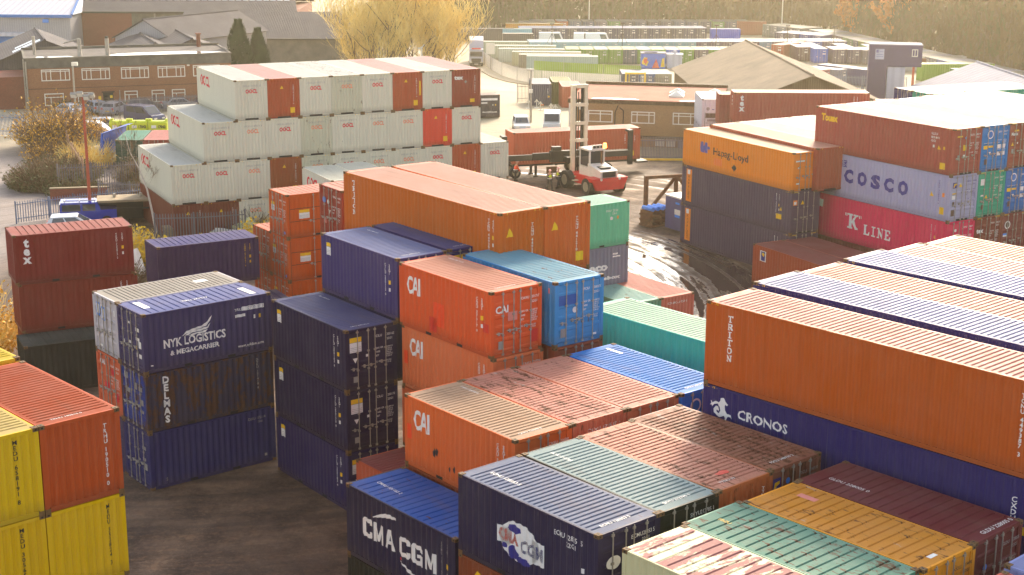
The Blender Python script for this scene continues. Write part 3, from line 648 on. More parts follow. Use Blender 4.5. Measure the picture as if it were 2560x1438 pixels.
# --- nearest row along the bottom edge
G = 'containers of the nearest row'
N0 = (10.69, 35.94); an = .725
def m_cream(le):
    le.text('roof', 'CXTU 114', .6, -1.6, .13, 'grey')
container('A', off(N0, an, .0, -4.94), an, 7.773, S20, HS, (206, 198, 152), 'cream container with flaking maroon and white roof at the bottom edge', .5, 'near', True, m_cream, (214, 204, 172), G, roofmat='flake')
container('A', off(N0, an, .12, -2.47), an, 7.773, S20, HS, (80, 136, 112), 'green container with brown rusted roof, between cream and orange', .6, 'near', True, lambda le: le.text('roof', 'FBZU', .5, -1.5, .13, 'yellow'), (104, 160, 138), G)
container('A', N0, an, 7.773, S20, HS, (226, 152, 34), 'amber orange container with sooty scratches on its roof', .5, 'near', True, lambda le: (le.rect('right', 1.2, 1.55, 1.75, 1.95, 'white'), le.text('right', 'XXXU', 1.22, 1.79, .12, 'navy', .01, width=.3), door_text(le, 'right', 'XXXU', '214490', 'black'), le.rect('roofend', .75, 1.1, -.5, -.35, 'white'), le.rect('roof', .7, 1.35, -.9, -.65, 'pinkpatch', 0)), (240, 160, 48), G)
container('A', off(N0, an, .05, 2.47), an, 7.773, S20, HS, (104, 44, 44), 'maroon container beside the long blue CRONOS container', .22, 'near', True, lambda le: (door_text(le, 'right', 'GLDU', '228005', 'grey'), le.disc('right', .62, 1.7, .1, 'skyblue'), le.text('right', 'GOLD', .2, 1.0, .14, 'yellow', .01), le.text('roofend', 'GLDU 228005 0', .75, -.6, .16, 'white', .01), le.text('roof', 'GLDU 228005 0', .55, -1.6, .15, 'white', .01)), (128, 50, 56), G)
a4 = .74
container('A', off((12.86, 36.39), a4, -S20-.05), a4, 7.773, S20, HS, (140, 150, 200), 'pale blue container just showing in the bottom right corner', .3, None, True, group=G, roofcol=(150, 160, 214))
container('A', off(off((12.72, 36.15), a4, -S20-.1), a4, 0, -W), a4, 7.72, S20, HS, (200, 100, 84), 'salmon container just showing at the bottom edge by the pale blue one', .3, None, True, group=G)

# --- the long containers at the right
def m_trit(le):
    le.column('front', 'TRITON', 1.02, le.h-.36, .225, 'white', 1.2, slab=True, wid=1.15); hc_stripes(le)
    le.column('front', 'TCNU 449387 3', le.L-.62, le.h-.4, .13, 'white', 1.2)
def seahorse(le, u, z, s):
    P = lambda pts: [(u+x*s, z+y*s) for x, y in pts]
    le.poly('front', P([(.52, .98), (.62, 1.0), (.72, .92), (.86, .8), (.82, .74), (.74, .78), (.7, .7), (.74, .56), (.84, .44), (1.0, .42), (1.06, .3), (.98, .34), (.86, .34), (.8, .2), (.72, .06), (.76, .28), (.66, .32), (.5, .24), (.34, .26), (.22, .36), (.2, .5), (.28, .62), (.4, .62), (.46, .52), (.42, .44), (.36, .48), (.3, .46), (.34, .38), (.46, .38), (.52, .5), (.48, .64), (.36, .72), (.22, .68), (.12, .56), (.1, .62), (.0, .6), (.06, .68), (.02, .78), (.14, .72), (.26, .8), (.42, .78), (.5, .86)]), 'white')
def m_cron(le):
    seahorse(le, .28, 1.62, .92); le.text('front', 'CRONOS', 1.5, 1.98, .32, 'white', .02, width=2.05); stripes(le, 'front', .2, .62, le.h-.105); le.column('front', 'CXDU 116 8', le.L-.62, le.h-.6, .16, 'white', 1.2); le.rect('front', le.L-.3, le.L-.1, 1.2, 1.45, 'yellow')
G = 'long containers of the near right block'
ar = .745
LR = [(6.51, 48.69), (8.4, 50.87), (10.28, 52.61), (12.26, 54.37), (14.11, 55.87), (16.0, 57.33)]
rc = [ORANGE, (52, 44, 108), (206, 128, 104), (52, 46, 112), (214, 140, 120), (214, 148, 116)]
rr = [(214, 140, 124), (150, 152, 190), (218, 150, 130), (150, 152, 196), (222, 170, 160), (222, 164, 138)]
nm = ['long orange brown container lettered TRITON at the right edge', 'long navy container with white ribbed roof right behind the near TRITON container', 'long salmon container, third roof of the near right block', 'long navy container, fourth roof of the near right block', 'long pink roofed container, fifth of the near right block', 'long peach container, last roof of the near right block']
for k, L_ in enumerate(LR):
    container('A', off(L_, ar, -S40), ar, 11.57+(.0 if k not in (1, 3) else .08), S40, HC, rc[k], nm[k], .12 if k else .1, None, False, (m_trit if k == 0 else hc_stripes), rr[k], G)
container('A', off(LR[0], ar, -S40), ar, 8.674, S40, HC, (36, 30, 96), 'long navy blue container lettered CRONOS with a winged seahorse', .14, None, False, m_cron, None, G)
for k in range(1, 6): container('A', off(LR[k], ar, -S40), ar, 8.674, S40, HC, [(90, 60, 50), (140, 80, 60), (60, 60, 90), (120, 80, 60), (150, 90, 70)][k-1], 'long '+['dark brown', 'brick', 'slate', 'umber', 'sienna'][k-1]+' container hidden under the near right block', .3, group=G)

G = 'low brown containers before the pink one'
container('A', (21.61, 85.85), .495, 2.591, S40, HS, (170, 76, 44), 'low rust container with small blue emblem before the pink container', .2, None, False, lambda le: (le.rect('front', .75, 1.35, le.h-1.0, le.h-.3, 'white'), le.rect('front', .82, 1.28, le.h-.95, le.h-.35, 'navy', .009), le.poly('front', [(.9, le.h-.5), (1.1, le.h-.7), (1.2, le.h-.5), (1.05, le.h-.4)], 'yellow', .012)), (160, 82, 78), G)
container('A', off((21.61, 85.85), .495, 0, 2.45), .495, 2.591, S40, HS, (160, 76, 60), 'low rust container pressed against the pink container', .2, None, False, None, (162, 84, 80), G)

# --- teal, green and grey
G = 'green containers in the middle'
container('A', (11.06, 50.82), .72, 8.23, S40, HC, (64, 190, 160), 'long teal green container with pale roof behind the sky blue one', .2, None, False, None, (176, 214, 186), G)
container('A', (11.06, 50.82), .72, 5.334, S40, HC, (40, 120, 110), 'long green container hidden under the teal one', .2, group=G)
container('B', (1.88, 82.8), .617, 7.48, S20, HS, (104, 196, 150), 'mint green container beside the second long orange container', .26, None, False, lambda le: (le.text('front', 'BSIU 2226', 4.35, 2.05, .13, 'white', .0, width=.9), le.text('front', '2261', 4.8, 1.87, .12, 'white'), le.disc('front', 4.75, 1.65, .1, 'white'), le.rect('front', 5.15, 5.3, 1.58, 1.76, 'orangeink')), (168, 214, 190), G)
def m_mob(le):
    le.text('front', 'Geseaco', 1.35, 1.22, .42, 'white', .06, width=3.2); le.text('front', 'mobilebox', 2.9, .62, .2, 'white', .05, width=2.6); le.rect('front', 4.9, 5.3, 2.05, 2.15, 'white'); le.rect('front', 4.9, 5.45, 1.9, 1.98, 'white')
container('B', (1.88, 82.8), .617, 4.89, S20, HS, (126, 126, 140), 'grey container lettered mobilebox under the mint green one', .2, None, False, m_mob, None, G)
container('B', (1.88, 82.8), .617, 2.29, S20, 2.29, (110, 110, 90), 'dull container hidden under the grey mobilebox container', .2, group=G)
container('A', (8.475, 82.55), .603, 2.591, S20, HS, (206, 112, 92), 'low salmon container on the ground beside the muddy track', .26, None, False, lambda le: le.text('right', 'CHKU 001', .5, 2.1, .13, 'white', .0, width=1.4), (214, 132, 116), G)
container('A', off((8.475, 82.55), .603, 0, -2.46), .603, 2.591, S20, HS, (110, 160, 130), 'low faded green container left of the low salmon one', .4, None, False, None, (150, 196, 184), G)

# --- the two long orange containers in the middle
def m_trit2(num):
    def f(le):
        le.column('front', 'TRITON', .86, le.h-.32, .23, 'white', 1.2, slab=True, wid=1.15); hc_stripes(le); serial_v(le, 'TCNU '+num, le.L-.8, size=.12, t2='45G1')
        le.tri('right', .55, 2.0, .2); le.column('right', 'TCNU '+num, 1.75, 2.3, .12, 'white', 1.2); le.rect('right', 1.72, 2.08, .35, .75, 'yellow')
    return f
G = 'long orange containers in the middle of the yard'
T1 = (-.52, 60.47); T2 = (1.368, 61.867)
container('A', T1, .657, 12.01, S40, HC, (196, 98, 26), 'long orange brown TRITON container above the dark purple containers', .1, None, False, m_trit2('449394 2'), (222, 164, 140), G)
container('A', T2, .632, 12.01, S40, HC, (204, 96, 32), 'long orange brown container with yellow square, right of the middle TRITON one', .1, None, False, m_trit2('441210 2'), (222, 164, 140), G)
for N, a, k in ((T1, .657, 0), (T2, .632, 1)): container('A', N, a, 9.11, S40, HC, (180, 84, 34), ['left', 'right'][k]+' long orange container under the two TRITON ones in mid yard', .2, None, False, hc_stripes, None, G)

# --- orange side-door stack
G = 'orange containers with doors on the side'
OG = (-13.07, 85.76)
def m_org(le):
    sticker(le, 'left', .32, 1.4, .42, .52); le.rect('left', .42, .6, 2.05, 2.25, 'white'); door_text(le, 'left', 'AMSU', '200144'); le.disc('left', 2.05, .28, .09, 'skyblue')
    sticker(le, 'front', .78, 1.1, .68, .52)
    for u in (.16, 2.65, 5.2): le.rect('front', u, u+.02, .2, 2.4, 'gap', .01)
    for z in (.95, 1.7): le.rect('front', .2, 5.9, z, z+.03, 'gap', .008)
def side_doors(t, col):
    for u in (1.7, 2.45, 3.7, 4.5): obj('lock_rod', rod_mesh(HS), t, (u, .0, 0), color=rgba(col)); obj('door_handle', handle_mesh(), t, (u, -.0, .95), color=rgba(col))
for k in range(3):
    t = container('B', OG, .588, HS*(3-k), S20, HS, (200, 84, 14), ['orange container with side doors on top of its stack', 'orange container with side doors in the middle of its stack', 'orange side door container at the bottom of its stack'][k], .08, 'near', True, m_org, (226, 150, 128), G); side_doors(t, (200, 84, 14))
for k in range(2): container('B', off(OG, .588, 2.46), .588, HS*(2-k), S20, HS, (184, 80, 30), ['orange container one level lower behind the side door stack', 'orange bottom container behind the side door stack'][k], .15, 'near', True, lambda le: door_text(le, 'left', 'AMSU', '200151'), (226, 150, 128), G)
def m_redd(le):
    le.disc('left', .5, 1.85, .17, 'skyblue'); le.disc('left', .95, 1.8, .12, 'white'); le.tri('left', 1.05, 1.3, .13, 'white', True); door_text(le, 'left', 'TEXU', '410267'); le.rect('left', .42, .7, .65, .95, 'pinkpatch'); le.rect('left', 1.4, 1.6, .3, 2.0, 'white') if 0 else None
RD = off((-9.85, 75.71), .6, -W)
container('B', RD, .6, 10.364, S20, HS, (150, 52, 30), 'dark red container with white door text left of the middle TRITON container', .2, 'near', True, m_redd, (216, 150, 130), G)
for z in (7.773, 5.182): container('B', RD, .6, z, S20, HS, (140, 54, 34), ('upper' if z > 6 else 'lower')+' red container hidden under the dark red door container', .2, 'near', group=G)
# --- cream stack of eleven columns
CREAM = (218, 212, 188); BRICKRED = (176, 76, 40)
def m_oocl(faint=False, side=True, blank=False):
    def f(le):
        m = 'faintred' if faint else 'redink'
        if not blank:
            le.text('right', 'OOCL', .82, le.h-.98, .28, m, .045, width=.9)
            le.text('right', 'OOLU 147071 8', .62, le.h-.52, .13, 'grey', .0, width=1.35); le.text('right', '45G1', 1.25, le.h-.7, .1, 'grey')
        if side: le.text('front', 'OOCL', 1.0, le.h-1.25, .75, 'redink', .03, width=2.6)
        for fc, e in (('right', W), ('front', le.L)): stripes(le, fc, .15, .6, le.h-.11); stripes(le, fc, e-.6, e-.15, le.h-.11)
    return f
M['faintred'] = flat('faded_red_lettering', (228, 140, 104), .6, 0, .15)
def m_red(yl=False):
    def f(le):
        le.tri('right', 1.1, 2.25, .13); le.column('right', 'TGHU 8135521 6', 1.98, 2.4, .09, 'white', 1.2); le.rect('right', 1.72, 2.05, .35, .75, 'yellow'); stripes(le, 'right', .15, .5, le.h-.11); stripes(le, 'right', W-.5, W-.15, le.h-.11)
        if yl: le.rect('right', 2.2, 2.32, 1.1, 2.2, 'yellow')
    return f
def m_tex2(le):
    le.text('right', 'tex', .22, le.h-.78, .3, 'white', .05, width=.75); le.column('right', 'TEXU 418252 6', 1.98, 2.4, .09); le.rect('right', 1.55, 1.95, .35, .62, 'yellow'); stripes(le, 'right', .15, .5, le.h-.11); stripes(le, 'right', W-.5, W-.15, le.h-.11)
    le.poly('right', [(1.05, 1.95), (1.18, 2.1), (1.31, 1.95), (1.18, 1.8)], 'grey')
G = 'containers of the cream stack'
LO, HO = 10.4, 2.93
def oocl_row(N, a, wd, ztop, cols, tier):
    for k, t in cols:
        P = off(N, a, 0, wd*k); nth = ord_(k)
        if t == 'W': container('A', P, a, ztop, LO, HO, CREAM, f'cream container, {nth} column from the left in the {tier} row of the cream stack', .3, None, False, m_oocl(k in (2, 6, 7) and tier != 'top', True, False), (226, 224, 214), G)
        elif t == 'F': container('A', P, a, ztop, LO, HO, (202, 198, 170), f'rust-streaked cream container with faded logo, {nth} column, {tier} row of the cream stack', .52, None, False, m_oocl(True), (226, 224, 214), G)
        elif t == 'T': container('A', P, a, ztop, LO, HO, (150, 66, 46), 'red brown container lettered tex at the top right of the cream stack', .2, None, False, m_tex2, (220, 170, 164), G)
        else: container('A', P, a, ztop, LO, HO, {'R': BRICKRED, 'B': (150, 76, 40), 'C': (222, 66, 46), 'D': (120, 62, 44)}[t], {'R': 'brick red', 'B': 'brown', 'C': 'bright red', 'D': 'dark red brown'}[t]+f' container, {nth} column, {tier} row of the cream stack', .15, None, False, m_red(k == 7 and tier == 'top'), (222, 172, 164), G)
ON, oa, ow = (-24.55, 107.04), .461, 2.46
oocl_row(ON, oa, ow, 11.57, list(zip(range(2, 10), 'WRWFWRWT')), 'top')
oocl_row(ON, oa, ow, 8.64, list(zip(range(1, 10), 'WWWFWWWCW')), 'second')
oocl_row(ON, oa, ow, 5.71, list(zip(range(0, 11), 'WWWBFWWWWRW')), 'third')
oocl_row(ON, oa, ow, 2.78, list(zip(range(0, 11), 'DDWWBWWWRWW')), 'bottom')
WO = (-12.29, 101.03)
container('A', WO, .47, 5.79, S20, HC, (216, 212, 190), 'cream container with big red letters before the cream stack', .2, None, False, lambda le: le.text('front', 'OOCL', .95, le.h-1.3, .8, 'redink', .03, width=2.3), (226, 224, 206), G)
container('A', off(WO, .47, .3, 2.5), .47, 5.79, S20, HC, (216, 212, 190), 'cream container right of the one with big red letters', .25, None, False, None, (226, 224, 206), G)
for k in (0, 1): container('A', off(WO, .47, .3*k, 2.5*k), .47, 2.896, S20, HC, (206, 202, 180), ['cream container with red letter peeping out beside the orange side door stack', 'cream container hidden behind the long orange ones'][k], .3, None, False, m_oocl(True), None, G)

# --- hapag stack, pink stack and the roofs behind
def m_hap(le):
    for dx in (0, .42): le.poly('front', [(2.15+dx, 1.2), (2.5+dx, 1.2), (2.45+dx, 1.5), (2.72+dx, 1.5), (2.66+dx, 1.68), (2.42+dx, 1.68), (2.38+dx, 1.95), (2.12+dx, 1.95), (1.98+dx, 1.5)], 'navy2')
    le.text('front', 'Hapag-Lloyd', 3.55, 1.22, .5, 'black', .012, width=3.9); le.poly('front', [(5.7, .62), (5.95, .9), (6.2, .62), (5.95, .34)], 'black'); le.rect('front', 3.6, 4.6, .5, 1.0, 'hotfaint', .003)
    le.rect('right', .2, .95, 1.95, 2.05, 'white'); le.rect('right', .4, .5, 1.5, 1.6, 'white'); le.rect('right', .3, .6, .45, .55, 'white')
M['navy2'] = flat('faded_blue_emblem', (96, 92, 160), .6, 0, .1); M['hotfaint'] = flat('touched_up_orange', (240, 126, 40), .5, 0, .05)
def m_raf(le):
    h = le.h; le.rect('front', .5, 1.12, .28, h-.25, 'orangeink', .004); le.rect('front', .6, .95, h-.62, h-.3, 'white', .007); le.column('front', 'RAFFLES', .8, h-.68, .2, 'black', 1.28)
    serial_v(le, 'RFCU 506100 1', le.L-1.6, size=.11, t2='45G1'); le.rect('front', le.L-1.55, le.L-1.0, .85, 1.2, 'yellow'); le.tri('front', le.L-1.1, 1.55, .13); hc_stripes(le)
    le.rect('right', .15, .5, 1.95, 2.3, 'orangeink'); le.tri('right', .95, 2.1, .15); le.rect('right', .22, .42, 2.0, 2.2, 'white', .009)
G = 'containers beside the big puddle'
HA = (18.42, 97.81); ah = .522
container('A', HA, ah, 8.38, S40, HS, (238, 138, 30), 'bright orange container lettered Hapag-Lloyd beside the big puddle', .3, 'near', False, m_hap, (240, 196, 160), G)
container('A', HA, ah, 5.789, S40, HC, (84, 70, 88), 'upper dull purple container with vertical orange sign under the Hapag-Lloyd one', .12, 'near', False, m_raf, None, G)
container('A', HA, ah, 2.893, S40, HC, (86, 70, 88), 'bottom dull purple container with vertical orange sign mirrored in the puddle', .12, 'near', False, m_raf, None, G)
for k, (c, rc_, l) in enumerate((((172, 82, 56), (236, 172, 148), 'salmon'), ((150, 130, 128), (196, 182, 178), 'grey brown'), ((200, 200, 206), (226, 226, 232), 'white'), ((210, 190, 170), (232, 214, 196), 'cream white'))):
    container('A', off((14.3, 109.0), .49, -S40+.15*k, 2.5*k), .49, 8.62, S40, HC, c, f'long {l} roofed container, {ord_(k)} roof behind the Hapag-Lloyd container', .16, None, False, hc_stripes, rc_, G)
G = 'containers of the far right block'
TO = (26.87, 91.2); at_ = .553
def m_tou(le):
    le.text('front', 'Touax', .52, le.h-.85, .42, 'yellow', .06, width=1.55); le.text('front', 'GLDU', 10.3, 2.35, .14, 'white', .01); le.text('front', '883144 1', 10.3, 2.12, .14, 'white', .01); le.text('front', '45G1', 10.3, 1.9, .14, 'white', .01)
    le.rect('front', 10.5, 10.65, 1.55, 1.72, 'white'); le.tri('front', 11.0, 1.6, .14); le.rect('front', 11.35, 11.5, 1.52, 1.7, 'yellow'); le.rect('front', 11.15, 11.6, .3, .7, 'yellow')
    le.rect('right', .3, .75, 2.35, 2.43, 'yellow'); le.rect('right', .85, 1.15, 1.5, 1.85, 'yellow'); le.disc('right', 1.05, 2.28, .08, 'skyblue'); le.tri('right', .98, 1.15, .12, 'white', True); le.rect('right', .4, .6, .95, 1.25, 'grey'); door_text(le, 'right', 'GLDU', '883144'); hc_stripes(le)
def m_cosco(le):
    for ch, u in zip('COSCO', (3.4, 4.63, 5.87, 7.03, 8.27)): le.text('front', ch, u, 1.12, .8, 'navy', .06, width=.86, center=True)
    le.poly('front', [(.85, 1.95), (1.25, 1.95), (1.2, 2.05), (1.08, 2.05), (1.08, 2.55), (1.02, 2.55), (1.02, 2.05), (.9, 2.05)], 'navy'); le.text('front', 'COSCO', .7, 1.8, .12, 'navy', .02, width=.75)
    le.text('front', '\u4e2d\u8fdc\u96c6\u56e2', 1.6, 2.1, .36, 'navy', .02, width=1.6); le.column('front', 'CBHU 328055 9', le.L-.9, 2.5, .1, 'navy'); le.tri('front', le.L-1.5, 1.55, .16); le.rect('front', le.L-.62, le.L-.45, 1.5, 1.75, 'orangeink'); le.rect('front', le.L-.8, le.L-.42, .4, .85, 'yellow')
    le.rect('right', .22, .62, 2.1, 2.45, 'navy'); le.poly('right', [(.27, 2.15), (.35, 2.15), (.42, 2.28), (.58, 2.32), (.58, 2.4), (.34, 2.38)], 'yellow', .009); le.tri('right', .9, 2.25, .14); le.rect('right', .2, .5, 1.4, 1.65, 'white'); le.rect('right', .22, .55, 1.72, 1.8, 'yellow'); le.rect('right', .28, .45, 1.0, 1.25, 'rustp'); le.rect('right', .2, .5, .35, .75, 'rustp'); door_text(le, 'right', 'CBHU', '328055', 'navy')
M['rustp'] = flat('rusty_plate', (96, 74, 60), .8, 0, .3, 5)
def m_kline(le):
    le.text('front', 'K', 3.55, .95, 1.0, 'white', slab=True, wid=1.25); le.text('front', 'LINE', 5.05, .78, .68, 'white', slab=True, wid=1.02)
    for u in (3.3, 3.45, 4.62, 4.77): le.rect('front', u, u+.07, 1.75, 1.95, 'white')
    le.poly('front', [(.35, 2.0), (1.1, 1.95), (1.15, 2.45), (.38, 2.55)], 'white'); le.text('front', 'K', .68, 2.12, .25, 'redink', .04); serial_v(le, 'KKFU 700871 0', le.L-1.3, size=.1, t2='45G1')
    le.disc('right', .75, 2.3, .1, 'white'); le.text('right', 'K LINE', .3, 1.85, .16, 'white', .03, width=.7); door_text(le, 'right', 'KKFU', '700871')
def m_onel(le):
    m_one(le); le.rect('right', .2, .95, 1.78, 1.8, 'white'); le.rect('right', .2, .58, 1.42, 1.65, 'yellow'); le.rect('right', .64, 1.05, 1.5, 1.62, 'yellow'); le.tri('right', .8, 1.15, .1, 'white', True); le.rect('right', .35, .55, .45, .8, 'rustp')
    for u in (1.45, 1.85): le.rect('right', u, u+.3, .95, 1.2, 'white'); le.rect('right', u, u+.3, 1.4, 1.65, 'white')
    hc_stripes(le)
def m_ever(le):
    le.rect('right', .22, .6, 2.05, 2.45, 'white'); le.tri('right', .8, 1.3, .13); le.rect('right', .3, .55, 1.35, 1.45, 'white'); le.rect('right', .4, .58, .5, .8, 'rustp'); door_text(le, 'right', 'EGHU', '903277'); hc_stripes(le)
def m_mex(le):
    le.text('right', 'Mexxx', .2, 2.1, .2, 'white', .03, width=.6); le.rect('right', .45, .85, 2.35, 2.45, 'yellow'); le.tri('right', .35, 1.55, .12); le.rect('right', .75, .85, 1.55, 1.65, 'white'); le.rect('right', .3, .5, .95, 1.25, 'grey'); door_text(le, 'right', 'MEXU', '114520'); hc_stripes(le)
def m_texr(le):
    le.text('right', 'tex', .2, 1.9, .28, 'white', .05, width=.62); door_text(le, 'right', 'TEXU', '930575'); le.rect('right', .2, .6, .9, 1.1, 'yellow'); hc_stripes(le)
def m_circ(le):
    le.disc('right', .55, 2.15, .26, 'white'); le.disc('right', .55, 2.15, .19, 'rustp', .009); le.text('right', 'N', .44, 2.04, .22, 'white', .03, width=.22); le.rect('right', .2, .6, 1.4, 1.6, 'white'); le.rect('right', .2, .6, 1.5, 1.62, 'skyblue', .009); hc_stripes(le)
cols3 = [[((164, 74, 60), m_tou, 'red brown container with yellow Touax lettering on top of the pink one\u2019s stack', (226, 158, 148)), ((170, 168, 192), m_cosco, 'lavender grey container lettered COSCO between the Touax and pink ones', None), ((222, 36, 88), m_kline, 'hot pink container lettered K LINE under the COSCO container', None)],
         [((0, 122, 190), m_onel, 'bright blue container with round emblem right of the Touax doors', (196, 208, 216)), ((30, 160, 126), m_ever, 'emerald green container doors right of the COSCO doors', None), ((126, 56, 44), m_texr, 'red brown container lettered tex right of the pink doors', None)],
         [((150, 70, 52), m_mex, 'red brown top container at the right edge beside the bright blue one', (232, 164, 142)), ((0, 104, 176), m_onel, 'blue container at the right edge beside the emerald green one', None), ((120, 52, 48), m_circ, 'dark red container with round emblem at the right edge, third level', None)]]
for k, colm in enumerate(cols3):
    for j, (c, mk, l, rc_) in enumerate(colm): container('A', off(TO, at_, 0, 2.47*k), at_, 10.987-2.896*j, S40, HC, c, l, .2 if j != 1 else .3, 'near', False, mk, rc_, G)
container('A', TO, at_, 2.299, S40, 2.299, (120, 60, 50), 'dark container hidden below the K LINE container', .3, 'near', group=G)
for k, (c, rc_, l) in enumerate((((60, 90, 160), (206, 216, 232), 'blue white'), ((180, 90, 70), (236, 180, 160), 'pale salmon'), ((200, 170, 120), (238, 214, 178), 'cream'), ((200, 170, 120), (240, 218, 184), 'buff'))):
    container('A', off(TO, at_, .2*k, 2.47*(k+3)), at_, 10.987, S40, HC, c, f'long {l} roofed container, {ord_(k+3)} roof of the far right block', .14, 'near', False, hc_stripes, rc_, G)
# --- behind the far right block
G = 'containers at the back of the yard'
ab = .42; NBl = (34.0, 128.6)
container('B', NBl, ab, 8.69, S40, HC, (50, 46, 100), 'long container with navy doors behind the far right block', .1, 'near', False, lambda le: (le.text('left', 'YANG MING', .35, 1.3, .22, 'white', .03, width=1.2), stripes(le, 'left', 1.9, 2.3, le.h-.11)), (222, 214, 206), G)
container('B', off(NBl, ab, -2.47), ab, 8.69, S40, HC, (40, 160, 130), 'long container with green doors beside the one with navy doors', .15, 'near', False, lambda le: stripes(le, 'left', 1.9, 2.3, le.h-.11), (222, 224, 214), G)
for N, c, l in ((NBl, (90, 60, 60), 'upper'), (off(NBl, ab, -2.47), (120, 80, 60), 'lower')): container('B', N, ab, 5.79, S40, HC, c, l+' dark container hidden under the navy and green doors', .2, group=G)
TB = (19.91, 135.75)
def m_texb(le): le.column('front', 'tex', .72, le.h-.22, .5, 'white', .96, bold=.05); hc_stripes(le); le.column('left', 'tex', 1.2, le.h-.35, .3, 'white', 1.1, bold=.04); serial_v(le, 'TEXU 5', le.L-1.4, size=.1)
container('B', TB, 0.0, 7.57, S40, HC, (166, 78, 62), 'long red brown container lettered tex beside the white reefer', .1, None, False, m_texb, (236, 190, 172), G)
container('B', TB, 0.0, 4.674, S40, HC, (150, 74, 60), 'red brown container below the long tex one beside the reefer', .1, None, False, None, None, G)
container('B', (31.7, 130.0), .0, 7.5, S40, HC, (190, 110, 90), 'white roofed salmon container at the right end of the long tex one', .1, None, False, None, (238, 206, 192), G)
container('B', (31.7, 130.0), .0, 4.6, S40, HC, (150, 90, 80), 'salmon container hidden under the white roofed one', .1, group=G)
container('B', (19.0, 138.7), .0, 7.0, S40, HC, (160, 84, 70), 'salmon roofed container between the white reefer and the long tex one', .1, None, False, None, (232, 180, 166), G)
def m_reef(le):
    le.rect('right', .35, 1.9, 1.05, 1.55, 'grey'); le.rect('right', .42, 1.35, 1.1, 1.5, 'rustp', .009); le.rect('right', .4, 1.95, .55, .62, 'grey'); le.rect('right', .55, 1.8, .72, .95, 'grey'); le.rect('right', 1.0, 1.2, 1.85, 1.92, 'navy'); le.disc('right', .6, 1.95, .16, 'grey'); le.rect('right', 1.5, 1.8, 1.85, 2.0, 'grey'); le.rect('right', .3, .36, .25, 1.6, 'grey'); le.rect('right', 2.0, 2.06, .25, 1.6, 'grey')
container('A', (18.16, 144.7), .0, 5.79, S20, HC, (216, 214, 216), 'white refrigerated container with cooling unit beside the buff office', .06, None, False, m_reef, (230, 230, 230), G)
container('A', (18.16, 144.7), .0, 2.894, S20, HC, (190, 188, 190), 'grey container hidden under the white refrigerated one', .1, group=G)
# --- small ones by the office drive
G = 'containers by the office drive'
container('B', (-7.4, 171.0), .22, 2.59, S20, HS, (72, 68, 72), 'charcoal container with a white web address behind the cream stack', .1, None, False, lambda le: (le.text('front', 'www.nykline.com', 4.0, .55, .2, 'white', .03, width=1.7), le.rect('front', 3.9, 5.8, 1.95, 2.2, 'white'), le.rect('front', 3.9, 4.6, 1.6, 1.75, 'white'), le.rect('front', 5.2, 5.3, 1.35, 1.5, 'white'), le.rect('front', 5.5, 5.62, 1.35, 1.5, 'yellow')), (190, 170, 160), G)
container('A', (2.36, 187.6), .05, 2.0, S20, HC, (78, 80, 98), 'slate blue container beside the lamp post at the office drive', .1, None, False, lambda le: (le.column('right', 'GLDU 70', 1.98, 2.3, .14), le.rect('right', 1.1, 1.5, .2, .35, 'orangeink'), le.disc('right', 2.1, 1.3, .12, 'yellow')), (214, 204, 206), G)
container('A', (5.0, 190.0), .05, 1.95, S20, HC, (120, 122, 60), 'olive container between the slate blue and small tex ones', .1, None, False, None, (180, 176, 120), G)
container('A', (6.0, 184.6), .05, 2.05, S20, HC, (176, 92, 62), 'rust container lettered tex peeping past the office wall', .1, None, False, lambda le: le.column('right', 'tex', 1.2, 2.5, .42, bold=.05), (226, 180, 160), G)

# ------------------------------------------------------------------ storage rows of the far yard (simple containers)
def far_mesh(L, h):
    def make():
        mb = MB(); pts = corr_profile(.1, L-.1, .4, .04, .02)[0]
        for x in (0, L-.14):
            for y in (0, W-.14): mb.box(x, x+.14, y, y+.14, 0, h)
        for y, sgn in ((0, 1), (W, -1)):
            for (a, p), (b, q) in zip(pts, pts[1:]): mb.quad((a, y+sgn*p, .1), (b, y+sgn*q, .1), (b, y+sgn*q, h-.08), (a, y+sgn*p, h-.08))
            mb.box(.1, L-.1, y+sgn*.01 if sgn > 0 else y-.08, y+.08 if sgn > 0 else y-.01, h-.1, h-.03); mb.box(.1, L-.1, y+.01 if sgn > 0 else y-.08, y+.08 if sgn > 0 else y-.01, 0, .14)
        for x in (.03, L-.07): mb.box(x, x+.04, .14, W-.14, .02, h-.02)
        return mb.mesh('body', M['paint'], False)
    return cached(('far', L, h), make)
def far_roof(L, h): return cached(('froof', L, h), lambda: MB().box(.02, L-.02, .03, W-.03, h-.03, h-.004).mesh('roof', M['roof'], False))
def far_door(h):
    def make():
        mb = MB(); mb.box(.15, W-.15, -.02, .02, .12, h-.1); mb.cur = 1
        for u in (.5, 1.0, 1.45, 1.95): mb.bar((u, -.05, .1), (u, -.05, h-.08), .022, n=4)
        mb.box(W/2-.02, W/2+.02, -.026, 0, .12, h-.1)
        mb.cur = 2
        for u, z, a, b in ((1.45, h-.5, .55, .1), (1.4, h-1.05, .25, .25), (1.75, h-1.05, .25, .25), (.35, 1.1, .14, .12), (.95, .95, .12, .12)): mb.box(u, u+a, -.034, -.02, z, z+b)
        return mb.mesh('door', [M['paint'], M['steel'], M['white']], False)
    return cached(('fdoor', h), make)
